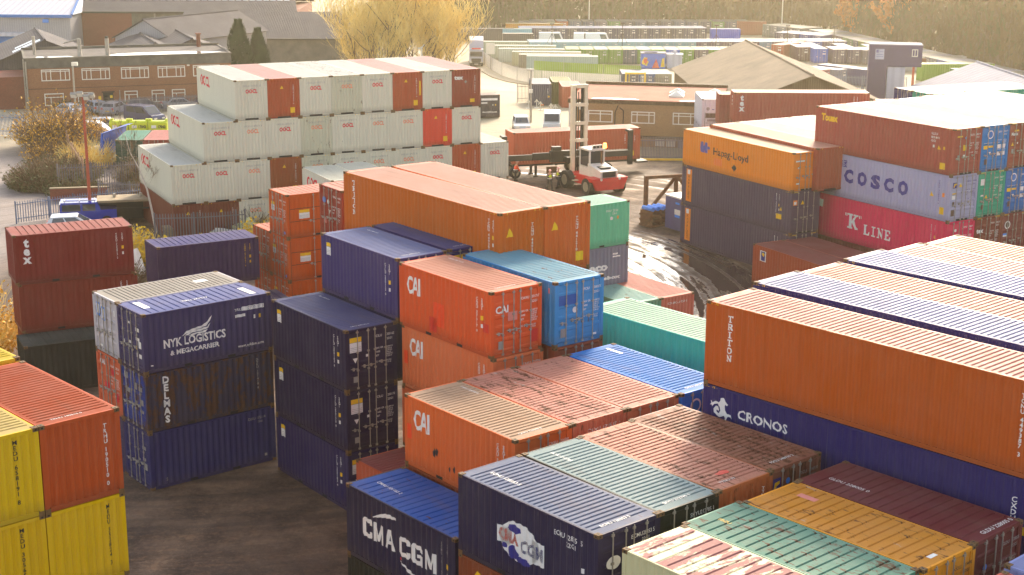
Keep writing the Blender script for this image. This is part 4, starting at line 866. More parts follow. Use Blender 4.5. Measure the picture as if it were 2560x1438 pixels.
def far_container(P, yaw, z, L, h, col, label, group, door='left', roofcol=None, wear=.2):
    """P: near-left base corner seen from the door; yaw: direction of the container's length, away from the door"""
    t = thing('storage_container', (P[0], P[1], z), yaw, label, 'container', group); c = rgba(col, wear)
    obj('body', far_mesh(L, h), t, color=c); obj('roof', far_roof(L, h), t, color=(*[v*.36 for v in rgba(roofcol or [min(255, v+40) for v in col], wear)[:3]], wear))  # far roof tint lightened for sky glare, then scaled down
    if door: obj('door', far_door(h), t, (0, W, 0), -math.pi/2, c)
    return t
GRN_, LBL, DBL, DGY, PUR = (112, 150, 62), (140, 178, 190), (58, 66, 92), (86, 88, 92), (92, 78, 96)
zf = -4.5
def far_row(P0, P1, cols, group, phrase, depth=S20, h=HS, names=None, roofs=None, z=zf, gap=None):
    """doors along the line P0-P1 facing the camera's side"""
    d = Vector((P1[0]-P0[0], P1[1]-P0[1])); n = len(cols); st = d/n; a = math.atan2(d.y, d.x)
    for i, c in enumerate(cols):
        p = Vector(P0)+st*(i+1)                              # right corner of the door = local origin side
        nm = cname(c); far_container((p.x, p.y), a+math.pi/2, z, depth, h, c, f'{nm} storage container, {ord_(i) if i < 30 else str(i+1)} from the left in {phrase}', group, 'left', roofs[i % len(roofs)] if roofs else None)
def cname(c):
    return {GRN_: 'green', LBL: 'light blue', DBL: 'dark blue', DGY: 'grey', PUR: 'purple'}.get(tuple(c)) or min((((r-c[0])**2+(g-c[1])**2+(b-c[2])**2, n) for n, (r, g, b) in {'green': (90, 140, 80), 'blue': (40, 80, 180), 'red brown': (150, 80, 60), 'orange': (200, 130, 50), 'grey': (120, 120, 120), 'pale': (200, 200, 200), 'olive': (130, 130, 70), 'purple': (100, 80, 110), 'teal': (80, 140, 140)}.items()))[1]
far_row((9.4, 271.0), (40.0, 272.0), [GRN_, GRN_, GRN_, GRN_, (78, 92, 98), GRN_, (110, 164, 66), (62, 104, 176), GRN_, (98, 90, 96), GRN_, (120, 140, 90)], 'green storage row', 'the green storage row', roofs=[(196, 204, 150), (204, 208, 160), (190, 208, 214), (196, 204, 160), (204, 204, 156), (150, 184, 220), (204, 204, 160), (180, 168, 180)])
far_row((3.1, 284.4), (63.5, 289.5), [LBL]*9+[(120, 158, 170)]*4+[(104, 96, 116), (100, 92, 112), PUR, (104, 96, 116), PUR, (120, 150, 166), (100, 88, 104), (96, 90, 126), (70, 100, 170), (70, 100, 170), (96, 84, 108), (88, 88, 130)], 'light blue storage row', 'the light blue storage row', roofs=[(186, 214, 230), (190, 218, 236), (196, 214, 226)])
far_row((1.4, 315.0), (40.3, 317.5), [(56, 104, 172)]+[(66, 70, 90), (72, 74, 88), DBL, (72, 74, 88), DBL, (66, 70, 90), DBL, DBL, (60, 66, 92), (72, 74, 88), DBL, (80, 76, 80), (72, 74, 88), DBL, (66, 70, 90)], 'dark blue storage row', 'the dark blue row with white panels', roofs=[(110, 140, 196), (130, 152, 190), (120, 150, 200)])
far_container((47.0, 317.8), math.pi, zf, S20, HS, (38, 82, 190), 'vivid blue container closing the dark blue storage row on the right', 'dark blue storage row', None, (96, 136, 214))
far_row((3.4, 333.0), (52.0, 335.0), [(110, 120, 124), (120, 128, 110), (178, 104, 66), (104, 116, 128), (98, 108, 124), (110, 106, 112), (110, 150, 90), DGY, (92, 100, 112), DGY, (100, 98, 104), (96, 106, 120), (86, 96, 116), (100, 104, 110), (110, 150, 96), (92, 100, 120), (86, 92, 110)], 'back storage row', 'the back row before the wood', roofs=[(150, 160, 150), (160, 164, 156), (150, 156, 164)])
G = 'odd containers of the far yard'
far_container((-1.6, 322.5), .02, zf, S40, HC, (206, 140, 50), 'ochre yellow container at the left end of the back storage row', G, None, (190, 170, 110)); far_container((1.2, 331.8), .02, zf, S20, HS, (108, 112, 112), 'grey container beside the ochre yellow one', G, None)
far_container((-2.05, 302.0), .05, zf, S20, HS, (84, 82, 80), 'dark grey container at the left end of the far yard', G, 'left', (190, 190, 180)); far_container((-2.2, 312.8), .05, zf, S20, HS, (120, 176, 190), 'turquoise container behind the dark grey one', G, None, (150, 196, 196))
far_container((-12.0, 313.0), .03, zf, S40, HS, (96, 92, 88), 'grey brown container half hidden by the golden tree', G, None)
G = 'pale long containers along the white fence'
for k, (x, y, c, l) in enumerate(((2.3, 259.0, (158, 176, 168), 'pale green ribbed'), (1.0, 263.6, (150, 140, 120), 'cream roofed'), (-.2, 268.2, (190, 186, 150), 'pale yellow roofed'), (-2.6, 273.6, (186, 190, 176), 'white roofed'), (-4.3, 279.5, (180, 182, 160), 'buff roofed'), (-6.2, 287.0, (170, 176, 150), 'khaki roofed'))):
    far_container((x, y), -.03, zf-(.0 if k == 0 else .2), S40, HS, c, f'long {l} container along the curved white fence, {ord_(k)} from the front', G, 'left', (226, 222, 206))
G = 'odd containers of the far yard'
far_container((49.9, 281.0), .95, zf, S40, HS, (178, 90, 62), 'long red brown container behind the brown barn ridge', G, 'left', (222, 150, 128)); 
for k, (x, y, c, l) in enumerate(((54.2, 277.6, (96, 72, 78), 'dark brown purple'), (56.9, 274.6, (40, 92, 188), 'vivid blue'), (60.0, 273.6, (86, 74, 98), 'dark violet'), (62.6, 273.4, (88, 76, 100), 'violet grey'), (65.2, 272.6, (92, 88, 104), 'slate'), (67.8, 272.2, (96, 146, 76), 'leaf green'), (70.2, 271.8, (126, 120, 150), 'lilac'))):
    far_container((x, y), math.pi/2+.05, zf, S40 if k % 2 else S20, HS, c, f'{l} container facing the yard right of the brown barn ridge', G, 'left', (206, 204, 214))
far_row((52.6, 309.0), (61.0, 301.0), [(88, 84, 104), (80, 82, 110), (70, 90, 150), (78, 90, 140)], 'short violet row', 'the short violet row', roofs=[(176, 188, 224)])
far_container((48.8, 331.0), .0, zf, S20, HC, (160, 92, 66), 'rust red container before the wood beside the back row', G, None); far_row((53.6, 328.0), (60.0, 318.0), [(110, 116, 110), (104, 110, 116), (110, 120, 130), (112, 108, 112), (104, 112, 116)], 'grey corner row', 'the short grey row', roofs=[(150, 156, 150)])
dg = [(64, 96, 130), (62, 90, 126), (70, 98, 128), (106, 86, 90), (110, 88, 90), (112, 84, 88), (106, 92, 100), (120, 150, 96), (104, 146, 106), (100, 104, 112), (140, 146, 76), (84, 92, 106), (104, 148, 100), (100, 146, 106), (112, 152, 112), (104, 130, 118), (108, 132, 120), (104, 142, 128), (110, 130, 124), (56, 92, 166), (108, 92, 104), (100, 98, 118), (96, 108, 124), (58, 92, 160), (98, 100, 120), (108, 96, 106), (104, 130, 104), (86, 128, 98), (92, 136, 104), (206, 206, 210), (116, 112, 104), (110, 132, 108), (104, 126, 104), (96, 110, 96)]
far_row((61.2, 316.5), (76.9, 229.0), dg, 'diagonal storage row', 'the diagonal row under the wood', roofs=[(160, 164, 150), (168, 166, 160), (170, 176, 200)])
G = 'mid yard storage by the barn'
for k, (c, r_) in enumerate((((86, 92, 110), (198, 204, 220)), ((76, 104, 150), (200, 210, 236)), ((150, 150, 130), (224, 216, 200)))):
    far_container((16.2+2.48*(k+1), 225.5), math.pi/2, -3.6, S20, HS, c, ['slate', 'blue', 'buff'][k]+' container with pale roof behind the yellow gate frame', G, 'left', r_)
for k, (x, y, c, r_) in enumerate(((49.5, 236.0, (196, 120, 116), (226, 160, 156)), (52.1, 236.3, (110, 116, 136), (190, 190, 208)), (54.6, 240.0, (70, 70, 112), (196, 198, 222)), (57.4, 236.0, (72, 76, 118), (200, 202, 224)), (60.0, 234.8, (110, 120, 150), (206, 208, 222)))):
    far_container((x, y), math.pi/2+.75, -3.9, S20, HS, c, ['pink', 'grey', 'indigo', 'navy', 'pale blue'][k]+' container roof over the fence right of the brown barn', G, 'left', r_)
far_container((66.5, 246.5), .1, zf, S40, HC, (124, 162, 50), 'lime green container behind the pale barn roof', G, None, (214, 218, 180)); far_container((70.5, 241.5), .1, zf, S20, HS, (70, 122, 76), 'dark green container before the lime green one', G, None, (206, 216, 216)); far_container((66.0, 262.0), .0, zf, S40, HS, (190, 186, 180), 'long pale container roof behind the lime green one', G, None, (214, 208, 200))
# ------------------------------------------------------------------ ground
def ground_material():
    m = NT('yard_ground'); tc = m.n.new('ShaderNodeTexCoord'); sp = m.n.new('ShaderNodeSeparateXYZ'); m.link(tc.outputs['Object'], sp.inputs[0])
    n1 = m.noise((.09, .09, 1), 1, 5, .6, False); n2 = m.noise((.5, .5, 1), 1, 6, .65, False); n3 = m.noise((5, 5, 1), 1, 6, .75, False)
    # wheel ruts bend round the middle of the yard
    vm = m.n.new('ShaderNodeVectorMath'); vm.operation = 'DISTANCE'; vm.inputs[1].default_value = (-18, 92, 0); m.link(tc.outputs['Object'], vm.inputs[0])
    rut = m.n.new('ShaderNodeTexNoise'); rut.noise_dimensions = '2D'; rut.inputs['Scale'].default_value = 1; rut.inputs['Detail'].default_value = 5
    cx = m.n.new('ShaderNodeCombineXYZ'); m.link(m.math('MULTIPLY', vm.outputs['Value'], 1.5), cx.inputs['X']); m.link(m.math('MULTIPLY', n1, 3.0), cx.inputs['Y']); m.link(cx.outputs[0], rut.inputs['Vector'])
    mud = m.mix(m.ramp(n1, .38, .62), lin((78, 54, 40)), lin((132, 104, 80)))
    mud = m.mix(m.ramp(n2, .42, .62, 0, .75), mud, lin((54, 38, 28))); mud = m.mix(m.ramp(m.noise((1.4, 1.4, 1), 1, 6, .75, False), .5, .68, 0, .6), mud, lin((134, 100, 72)))
    mud = m.mix(m.ramp(n3, .5, .7, 0, .45), mud, lin((150, 124, 98))); mud = m.mix(m.ramp(n3, .28, .44, .5, 0), mud, lin((44, 32, 24)))
    mud = m.mix(m.ramp(rut.outputs['Fac'], .45, .7, 0, .5), mud, lin((58, 44, 36)))
    dry = m.mix(m.ramp(n2, .3, .7), lin((150, 138, 116)), lin((176, 162, 134)))
    far = m.ramp(m.math('ADD', sp.outputs['Y'], m.math('MULTIPLY', n1, 14)), 146, 160)
    c = m.mix(far, mud, dry)
    left = m.ramp(m.math('ADD', sp.outputs['X'], m.math('MULTIPLY', n1, 6)), -34, -30, 1, 0)
    grit = m.mix(m.ramp(n2, .35, .7), lin((128, 116, 112)), lin((150, 138, 130)))
    grit = m.mix(m.ramp(rut.outputs['Fac'], .5, .7, 0, .35), grit, lin((100, 84, 74)))
    c = m.mix(m.math('MULTIPLY', left, m.ramp(far, 0, 1, 1, .0)), c, grit)
    # wet mud and standing water in the middle track
    def spot(x, y, sx, sy, rot):
        mp = m.n.new('ShaderNodeMapping'); mp.vector_type = 'TEXTURE'; mp.inputs['Location'].default_value = (x, y, 0); mp.inputs['Rotation'].default_value = (0, 0, rot); mp.inputs['Scale'].default_value = (sx, sy, 1)
        m.link(tc.outputs['Object'], mp.inputs['Vector']); l = m.n.new('ShaderNodeVectorMath'); l.operation = 'LENGTH'; m.link(mp.outputs[0], l.inputs[0]); return m.ramp(l.outputs['Value'], .55, 1.25, 1, 0)
    w = m.math('MAXIMUM', spot(11.5, 97, 7.5, 21, .30), m.math('MAXIMUM', m.math('MULTIPLY', spot(11, 132, 7, 6, 0), .62), m.math('MULTIPLY', spot(2, 137, 5, 3, .2), .7)))
    brk = m.math('ADD', m.math('MULTIPLY', rut.outputs['Fac'], .85), m.math('MULTIPLY', n2, .3))
    wet = m.ramp(m.math('ADD', m.math('MULTIPLY', w, .62), m.math('SUBTRACT', .62, m.math('MULTIPLY', brk, 1.0))), .5, .66)
    c = m.mix(m.math('MULTIPLY', wet, .75), c, lin((60, 46, 38)))
    m.color(c); m.link(m.mix(wet, m.ramp(n2, .3, .7, .75, .95), .07) if False else m.math('SUBTRACT', m.ramp(n2, .3, .7, .72, .95), m.math('MULTIPLY', wet, .84)), m.b.inputs['Roughness'])
    bp = m.n.new('ShaderNodeBump'); bp.inputs['Distance'].default_value = .16; hgt = m.math('ADD', m.math('MULTIPLY', rut.outputs['Fac'], 1.4), m.math('ADD', n2, m.math('MULTIPLY', n3, .6)))
    m.link(hgt, bp.inputs['Height']); m.link(m.math('SUBTRACT', .75, m.math('MULTIPLY', wet, .72)), bp.inputs['Strength']); m.link(bp.outputs[0], m.b.inputs['Normal'])
    return m.m
mb = MB(); ys = [-40, 0, 40, 80, 120, 150]+[165+i*5 for i in range(19)]+[270, 300, 340, 400, 500, 700, 1200]
for a, b in zip(ys, ys[1:]): mb.quad((-900, a, gz(a)), (900, a, gz(a)), (900, b, gz(b)), (-900, b, gz(b)))
tag(obj('ground', mb.mesh('ground', ground_material(), False)), kind='structure')
def sheet(name, pts, m, dz, n=1):
    mb = MB(); mb.quad(*[(x, y, gz(y)+dz) for x, y in pts]); o = obj(name, mb.mesh(name, m)); return tag(o, kind='structure')
# far road with its kerb, along the white fence
FP = [(-6.6, 278.0), (-5.11, 270.0), (-3.63, 261.1), (-1.85, 252.8), (.68, 244.85), (2.45, 241.15), (4.5, 238.0), (9.72, 233.1), (16.1, 227.9), (19.6, 225.0)]
M['tarmac'] = flat('pale_tarmac', (176, 160, 132), .85, 0, .15, .4); M['kerbstone'] = flat('kerb_stone', (150, 132, 104), .85)
mb = MB()
for (x0, y0), (x1, y1) in zip(FP, FP[1:]): mb.quad((x0-14, y0-12, gz(y0-12)+.03), (x0-1.5, y0-3.6, gz(y0-3.6)+.03), (x1-1.5, y1-3.6, gz(y1-3.6)+.03), (x1-14, y1-12, gz(y1-12)+.03))
tag(obj('road', mb.mesh('road', M['tarmac'])), kind='structure')
mb = MB()
for (x0, y0), (x1, y1) in zip(FP, FP[1:]):
    for dx, dy in ((-1.5, -3.6),):
        mb.beam((x0+dx, y0+dy, gz(y0+dy)+.07), (x1+dx, y1+dy, gz(y1+dy)+.07), .25, .16)
tag(obj('kerb', mb.mesh('kerb', M['kerbstone'])), kind='structure')

# ------------------------------------------------------------------ buildings
class House:
    """building with its own axes: x along the front, y inwards, z up; the front faces -y"""
    def __init__(s, name, loc, yaw, label, cat='building', group=None): s.t = thing(name, loc, yaw, label, cat, group)
    def part(s, name, mb, mats, parent=None): return obj(name, mb.mesh(name, mats), parent or s.t)
    def window(s, x, z, w, h, layout, y=-.03, sill=True, frame='frame'):
        """layout: list of (x0,x1,z0,z1) panes as fractions"""
        f = MB(); b = .1
        f.box(x, x+w, y, y+.1, z, z+b); f.box(x, x+w, y, y+.1, z+h-b, z+h); f.box(x, x+b, y+.001, y+.099, z+b, z+h-b); f.box(x+w-b, x+w, y+.001, y+.099, z+b, z+h-b)
        for v in layout.get('v', []): f.box(x+w*v[0]-.045, x+w*v[0]+.045, y+.002, y+.097, z+h*v[1]+.02, z+h*v[2]-.02)
        for hh in layout.get('h', []): f.box(x+w*hh[0]+.02, x+w*hh[1]-.02, y+.004, y+.095, z+h*hh[2]-.04, z+h*hh[2]+.04)
        o = s.part('window', f, M[frame]); g = MB().box(x+.03, x+w-.03, y+.06, y+.08, z+.03, z+h-.03); s.part('glass', g, M['glass'], o)
        return o
HL = dict(v=[(.33, 0, 1), (.67, 0, 1), (.17, 0, .82), (.84, 0, .82)], h=[(0, 1, .82)]); LL = dict(v=[(.33, 0, .66)], h=[(0, 1, .68)])
# two-storey brick offices at the left
BL = House('brick_office', (-57.2, 177.6, -.4), .33, 'two storey brown brick office with flat roof and grey fascia', 'office')
LW = 24.0; mb = MB(); mb.box(0, LW, 0, 11, -1.5, 5.05); BL.part('wall', mb, M['brick'])
mb = MB(); mb.box(-.06, LW+.06, -.06, 11.06, 5.05, 6.15); BL.part('fascia', mb, M['concrete'])
mb = MB(); mb.box(-.12, LW+.12, -.12, .12, 6.15, 6.3); mb.box(-.12, LW+.12, 10.9, 11.14, 6.15, 6.5); mb.box(-.12, .12, .12, 10.9, 6.15, 6.3); mb.box(LW-.12, LW+.12, .12, 10.9, 6.15, 6.3); BL.part('parapet', mb, M['concrete'])
BL.part('roof', MB().box(.12, LW-.12, .12, 10.9, 6.1, 6.2), M['felt'])
mb = MB()
for pts in ([(1, 1), (6, .6), (5, 2.2), (1.4, 2.4)], [(9.4, 1.4), (15, .5), (20, 1.0), (23.4, 2.4), (19, 4.4), (11, 3.6)]): mb.quad(*[(x, y, 6.204) for x, y in pts])
BL.part('roof_puddle', mb, M['wet'])
mb = MB(); mb.box(0, LW, -.012, 0, 2.62, 2.68); BL.part('brick_band', mb, M['darkbrown'])
for x in (1.75, 6.35, 10.9, 15.2, 19.4): BL.window(x, 3.55, 3.25, 1.35, HL)
for x, w_ in ((1.95, 2.2), (5.75, 1.7), (11.15, 1.55), (14.35, 1.55), (16.75, 1.6)): BL.window(x, .62, w_, 1.45, LL)
mb = MB(); mb.box(8.5, 10.0, -.1, 0, 1.95, 2.12); BL.part('door_lintel', mb, M['darkbrown'])
d = BL.part('door', MB().box(8.65, 9.85, -.02, .04, -.1, 1.95), M['dark']); BL.part('door_pane', MB().box(8.8, 9.15, -.03, -.02, 1.0, 1.6), M['glass'], d); BL.part('door_notice', MB().box(9.45, 9.75, -.035, -.02, 1.3, 1.62), M['yellow'], d)
BL.part('notice', MB().box(8.1, 8.42, -.02, 0, 1.1, 1.55), M['yellow'])
mb = MB(); mb.bar((.08, -.12, -.5), (.08, -.12, 5.9), .09); mb.bar((10.6, -.06, -.3), (10.6, -.06, 2.2), .05); mb.bar((-.1, 1.6, 0), (-.1, 1.6, 6.0), .12); BL.part('drainpipe', mb, M['steel'])
mb = MB(); mb.bar((1.3, 5, 6.2), (1.3, 5, 8.4), .18); mb.bar((6.4, 2.2, 6.2), (6.4, 2.2, 6.9), .3, .22, 8); mb.bar((6.4, 2.2, 6.9), (6.4, 2.2, 8.2), .24, n=8); mb.bar((6.4, 2.2, 8.2), (4.7, 3.6, 7.6), .09)
BL.part('flue', mb, M['steel']); mb = MB(); mb.bar((9.6, 2.0, 6.2), (9.6, 2.0, 8.2), .24, n=8); mb.cur = 1; mb.bar((9.6, 2.0, 8.2), (9.6, 2.0, 8.45), .2, n=8); BL.part('chimney', mb, [M['steel'], M['dark']])
mb = MB(); mb.bar((21.4, 9.4, 6.2), (21.4, 9.4, 7.8), .26, n=8); mb.box(21.05, 21.75, 9.05, 9.75, 7.8, 7.92); BL.part('chimney_stack', mb, M['redbrick'])
BL.part('light_fitting', MB().box(18.7, 19.0, -.15, 0, 4.85, 5.0), M['frame'])
mb = MB(); mb.box(-3.2, -.01, 2.2, 10, -1, 3.9); BL.part('side_annexe', mb, M['redbrick']); mb = MB(); mb.box(-.06, 0, .6, 1.4, 2.6, 5.0); BL.part('side_window', mb, M['glass'])
def gabled(name, loc, yaw, wd, ln, ze, zr, wall, roof, label, group=None, over=.35, skyl=None, gable=None):
    """ridge along local y, gable end at y=0 faces the camera"""
    H_ = House(name, loc, yaw, label, 'building', group)
    mb = MB(); mb.prism([(-wd/2, -3), (wd/2, -3), (wd/2, ze), (0, zr), (-wd/2, ze)], 'y', 0, ln); H_.part('wall', mb, M[wall])
    if gable: H_.part('gable', MB().prism([(-wd/2+.05, 0), (wd/2-.05, 0), (wd/2-.05, ze-.05), (0, zr-.1), (-wd/2+.05, ze-.05)], 'y', -.06, -.01), M[gable])
    sl_ = (zr-ze)/(wd/2)
    for sgn in (-1, 1):
        mb = MB(); e = wd/2+over; mb.quad((sgn*e, -over, ze-sl_*over+.03), (0, -over, zr+.03), (0, ln+over, zr+.03), (sgn*e, ln+over, ze-sl_*over+.03)); mb.quad((sgn*e, -over, ze-sl_*over+.11), (0, -over, zr+.11), (0, ln+over, zr+.11), (sgn*e, ln+over, ze-sl_*over+.11))
        mb.quad((sgn*e, -over, ze-sl_*over+.03), (0, -over, zr+.03), (0, -over, zr+.11), (sgn*e, -over, ze-sl_*over+.11)); mb.quad((sgn*e, -over, ze-sl_*over+.03), (sgn*e, ln+over, ze-sl_*over+.03), (sgn*e, ln+over, ze-sl_*over+.11), (sgn*e, -over, ze-sl_*over+.11))
        r_ = H_.part('roof', mb, M[roof])
        if skyl and sgn in skyl[0]:
            mb = MB()
            for y0, y1, f0, f1 in skyl[1]:
                P = lambda y, f: (sgn*(wd/2)*(1-f), y, ze+(zr-ze)*f+.125); mb.quad(P(y0, f0), P(y1, f0), P(y1, f1), P(y0, f1))
            H_.part('skylight', mb, M['skylight'], r_)
    H_.part('ridge_cap', MB().bar((0, -over, zr+.1), (0, ln+over, zr+.1), .16, n=6), M[roof]); return H_
M['skylight'] = flat('translucent_sheet', (186, 200, 210), .35, 0, .12, .8)
G = 'grey roofed workshops behind the brick office'
gabled('workshop', (-58.5, 190.0, -.8), .36, 17, 18, 4.0, 7.6, 'asbestos', 'asbestos', 'workshop with patched grey roof behind the left end of the office', G, skyl=((-1,), [(1, 3, .55, .95), (4, 5.5, .6, .9)]))
gabled('workshop', (-46.5, 197.5, -.8), .36, 15, 16, 3.9, 6.6, 'asbestos', 'asbestos', 'workshop with grey roof just behind the office flues', G)
gabled('workshop', (-51.0, 211.0, -1), -.50, 11, 20, 6.1, 8.7, 'greysheet', 'asbestos', 'taller workshop with pale gable and long skylight strip', G, skyl=((-1,), [(1.5, 16, .38, .62)]), gable='greysheet')
gabled('workshop', (-42.0, 199.0, -.8), .36, 15, 18, 4.0, 7.0, 'asbestos', 'asbestos', 'workshop with dark grey roof left of the conifer', G)
# the white warehouse top left
WH = House('white_warehouse', (-74.3, 256.0, -3), -.02, 'white metal warehouse with blue eaves and blue door', 'warehouse')
WH.part('wall', MB().box(-40, 0, 0, 30, -2, 7.7), M['greysheet'])
mb = MB(); mb.quad((-40.4, -.5, 7.9), (.4, -.5, 7.9), (-2.0, 14, 10.9), (-40.4, 14, 10.9)); mb.quad((-40.4, 14, 10.9), (-2.0, 14, 10.9), (.4, 28, 7.9), (-40.4, 28, 7.9)); mb.quad((-2.0, 14, 10.9), (.4, -.5, 7.9), (.4, 28, 7.9)); WH.part('roof', mb, M['whitesheet'])
M['bluetrim'] = flat('blue_trim', (20, 104, 180), .5, 0, .1); mb = MB(); mb.box(-40.4, .45, -.62, -.3, 7.45, 7.95); mb.beam((.45, -.5, 7.95), (-1.9, 14, 10.95), .3, .3); WH.part('eaves', mb, M['bluetrim'])
WH.part('canopy', MB().box(-20, -7.0, -1.4, 0, 4.4, 5.0), M['whitesheet']); WH.part('door', MB().box(-19, -7.4, -.15, 0, -1, 4.4), M['bluetrim']); WH.part('alarm_box', MB().box(-4.6, -3.6, -.2, 0, 6.6, 7.2), M['skyblue'])
# the long grey shed
GS = House('grey_shed', (-75.6, 262.6, -3), .015, 'long grey shed with skylight strip along its roof and red brick wall', 'warehouse')
GS.part('wall', MB().box(0, 38, 0, 26, -2, 8.0), M['redbrick'])
mb = MB(); mb.quad((-.5, -.6, 8.0), (38.5, -.6, 8.0), (36, 14, 12.4), (-2.8, 14, 12.4)); mb.quad((-2.8, 14, 12.4), (36, 14, 12.4), (38.5, 27, 8.0), (-.5, 27, 8.0)); mb.quad((-.5, -.6, 8), (-2.8, 14, 12.4), (-.5, 27, 8)); r_ = GS.part('roof', mb, M['asbestos'])
mb = MB()
for k in range(30): mb.quad((.8+k*1.2, 4.6, 9.66), (1.75+k*1.2, 4.6, 9.66), (1.7+k*1.2, 7.0, 10.4), (.75+k*1.2, 7.0, 10.4))
GS.part('skylight', mb, M['skylight'], r_); GS.part('gutter', MB().box(-.5, 38.5, -.75, -.55, 7.75, 8.05), M['dark'])
mb = MB()
for x in (.2, 14, 26): mb.bar((x, -.15, 0), (x, -.15, 7.8), .16)
GS.part('drainpipe', mb, M['steel']); GS.part('render_panel', MB().box(10, 37.9, -.08, -.01, -1, 7.7), M['concrete'])
# dark lean-to shed beyond the cream stack
DS = House('slate_shed', (-55.6, 247.4, -4), .03, 'low weathered shed with mossy slate grey roof beyond the cream stack', 'warehouse')
DS.part('wall', MB().box(0, 30, 0, 12, -1, 6.0), M['concrete'])
mb = MB(); mb.quad((-.6, -.6, 5.9), (30.6, -.6, 5.9), (29, 11, 9.4), (.4, 11, 9.4)); mb.quad((.4, 11, 9.4), (29, 11, 9.4), (30.6, 13, 8), (-.6, 13, 8)); DS.part('roof', mb, M['slate'] if 'slate' in M else M['asbestos']); DS.part('gutter', MB().box(-.6, 30.6, -.72, -.55, 5.7, 5.95), M['dark'])
# buff office in the middle
OF = House('buff_office', (5.7, 153.4, 0), -.20, 'single storey buff brick office with pink flat roof and roof domes', 'office')
OW = 15.0; OF.part('wall', MB().box(0, OW, 0, 12.5, -.5, 4.25), M['brick2'])
mb = MB(); mb.box(-.1, OW+.2, -.12, 12.6, 4.25, 4.62); OF.part('fascia', mb, M['darkwood']); OF.part('roof', MB().box(-.08, OW+.18, -.1, 12.5, 4.62, 4.7), M['pinkfelt'])
mb = MB(); mb.box(-.15, OW+.25, 12.2, 12.6, 4.7, 5.0); OF.part('parapet', mb, M['darkwood'])
mb = MB(); mb.quad((2.2, .2, 4.706), (7.2, .2, 4.706), (6.4, 1.1, 4.706), (2.6, .9, 4.706)); mb.quad((11, .2, 4.706), (15, .2, 4.706), (15, 1.3, 4.706), (11.6, .9, 4.706)); OF.part('roof_puddle', mb, M['wet'])
for x, y in ((10.6, 3.6), (10.4, 6.2), (14.2, 4.2), (14.2, 6.8)):
    mb = MB(); mb.box(x-.75, x+.75, y-.75, y+.75, 4.7, 4.85); mb.quad((x-.7, y-.7, 4.86), (x+.7, y-.7, 4.86), (x, y, 5.3)); mb.quad((x+.7, y-.7, 4.86), (x+.7, y+.7, 4.86), (x, y, 5.3)); mb.quad((x+.7, y+.7, 4.86), (x-.7, y+.7, 4.86), (x, y, 5.3)); mb.quad((x-.7, y+.7, 4.86), (x-.7, y-.7, 4.86), (x, y, 5.3)); OF.part('roof_dome', mb, M['frame'])
WL = dict(v=[(.5, 0, 1)], h=[(0, 1, .7)]); WM = dict(v=[(.25, 0, 1), (.75, 0, 1)], h=[(0, 1, .72)])
OF.window(2.0, 2.35, 2.5, 1.2, WL); OF.window(6.4, 2.35, 2.4, 1.2, WM); OF.window(10.6, 2.35, 2.4, 1.2, WM)
mb = MB(); mb.bar((.1, -.1, 0), (.1, -.1, 4.2), .08); OF.part('drainpipe', mb, M['frame']); mb = MB()
for a_, b_ in (((4.75, -.06, .8), (4.75, -.06, 3.4)), ((4.75, -.06, 3.4), (5.05, -.06, 4.1)), ((5.6, -.06, 1.8), (5.6, -.06, 3.6)), ((5.6, -.06, 3.6), (5.2, -.06, 3.9))): mb.bar(a_, b_, .05)
OF.part('black_pipe', mb, M['dark'])
mb = MB(); mb.box(-.1, OW+.1, -.75, 0, .92, 1.12); OF.part('canopy', mb, M['darkwood'])
for x in (8.9, 10.0): OF.part('lower_window', MB().box(x, x+.9, -.03, 0, .1, .8), M['frame'])
OF.part('loading_door', MB().box(11.2, 14.8, -.05, 0, -.4, .9), M['greysheet'])
for k, x in enumerate((5.15, 6.35)):
    t = obj('air_conditioner', MB().box(x, x+1.0, -.5, -.08, 1.1, 1.95).mesh('air_conditioner', M['frame']), OF.t); obj('fan', MB().bar((x+.42, -.51, 1.52), (x+.42, -.53, 1.52), .34, n=16).mesh('fan', M['steel']), t)
OF.part('alarm_light', MB().box(1.0, 1.3, -.25, 0, 3.6, 3.85), M['frame'])
# the brown barn and the pale barn
M['browncorr'] = M['asbestos2']
B1_ = gabled('brown_barn', (33.2, 168.0, -3.2), .03, 19.5, 41, 4.9, 8.6, 'darkwood', 'browncorr', 'big brown barn with rusty corrugated roof and dark boarded gable', None, .5, gable='darkwood')
B2_ = gabled('pale_barn', (59.6, 152.0, -3), .02, 17, 40, 4.2, 7.4, 'darkwood', 'palesheet', 'barn with pale silvery sheet roof behind the far right block', None, .5, skyl=((-1,), [(8, 9, .15, .75), (12, 13, .2, .8), (16, 17, .3, .7)]))

# ------------------------------------------------------------------ cabin, kiosk, small sheds of the far yard
CB = House('site_cabin', (45.7, 195.0, -3.4), -.17, 'dark violet site cabin on stilts of containers with white sign and window', 'cabin')
M['cabin'] = flat('dark_violet_cladding', (66, 54, 96), .55, 0, .12, 1); mb = MB(); mb.box(0, 6.6, 0, 2.4, 7.0, 9.7); CB.part('wall', mb, M['cabin']); CB.part('roof', MB().box(-.05, 6.65, -.05, 3.4, 9.7, 9.82), M['palesheet']); CB.part('lower_unit', MB().box(0, 2.3, 0, 2.4, -.5, 7.0), M['cabin'])
CB.part('sign_board', MB().box(.75, 1.85, -.04, 0, 7.9, 9.2), M['whitesheet']); mb = MB(); mb.box(.85, 1.15, -.05, -.04, 8.75, 9.1); mb.box(.85, 1.75, -.05, -.04, 8.5, 8.55); mb.box(.85, 1.75, -.05, -.04, 8.25, 8.3); mb.box(1.25, 1.75, -.05, -.04, 8.85, 8.9); CB.part('sign_text', mb, M['navy'])
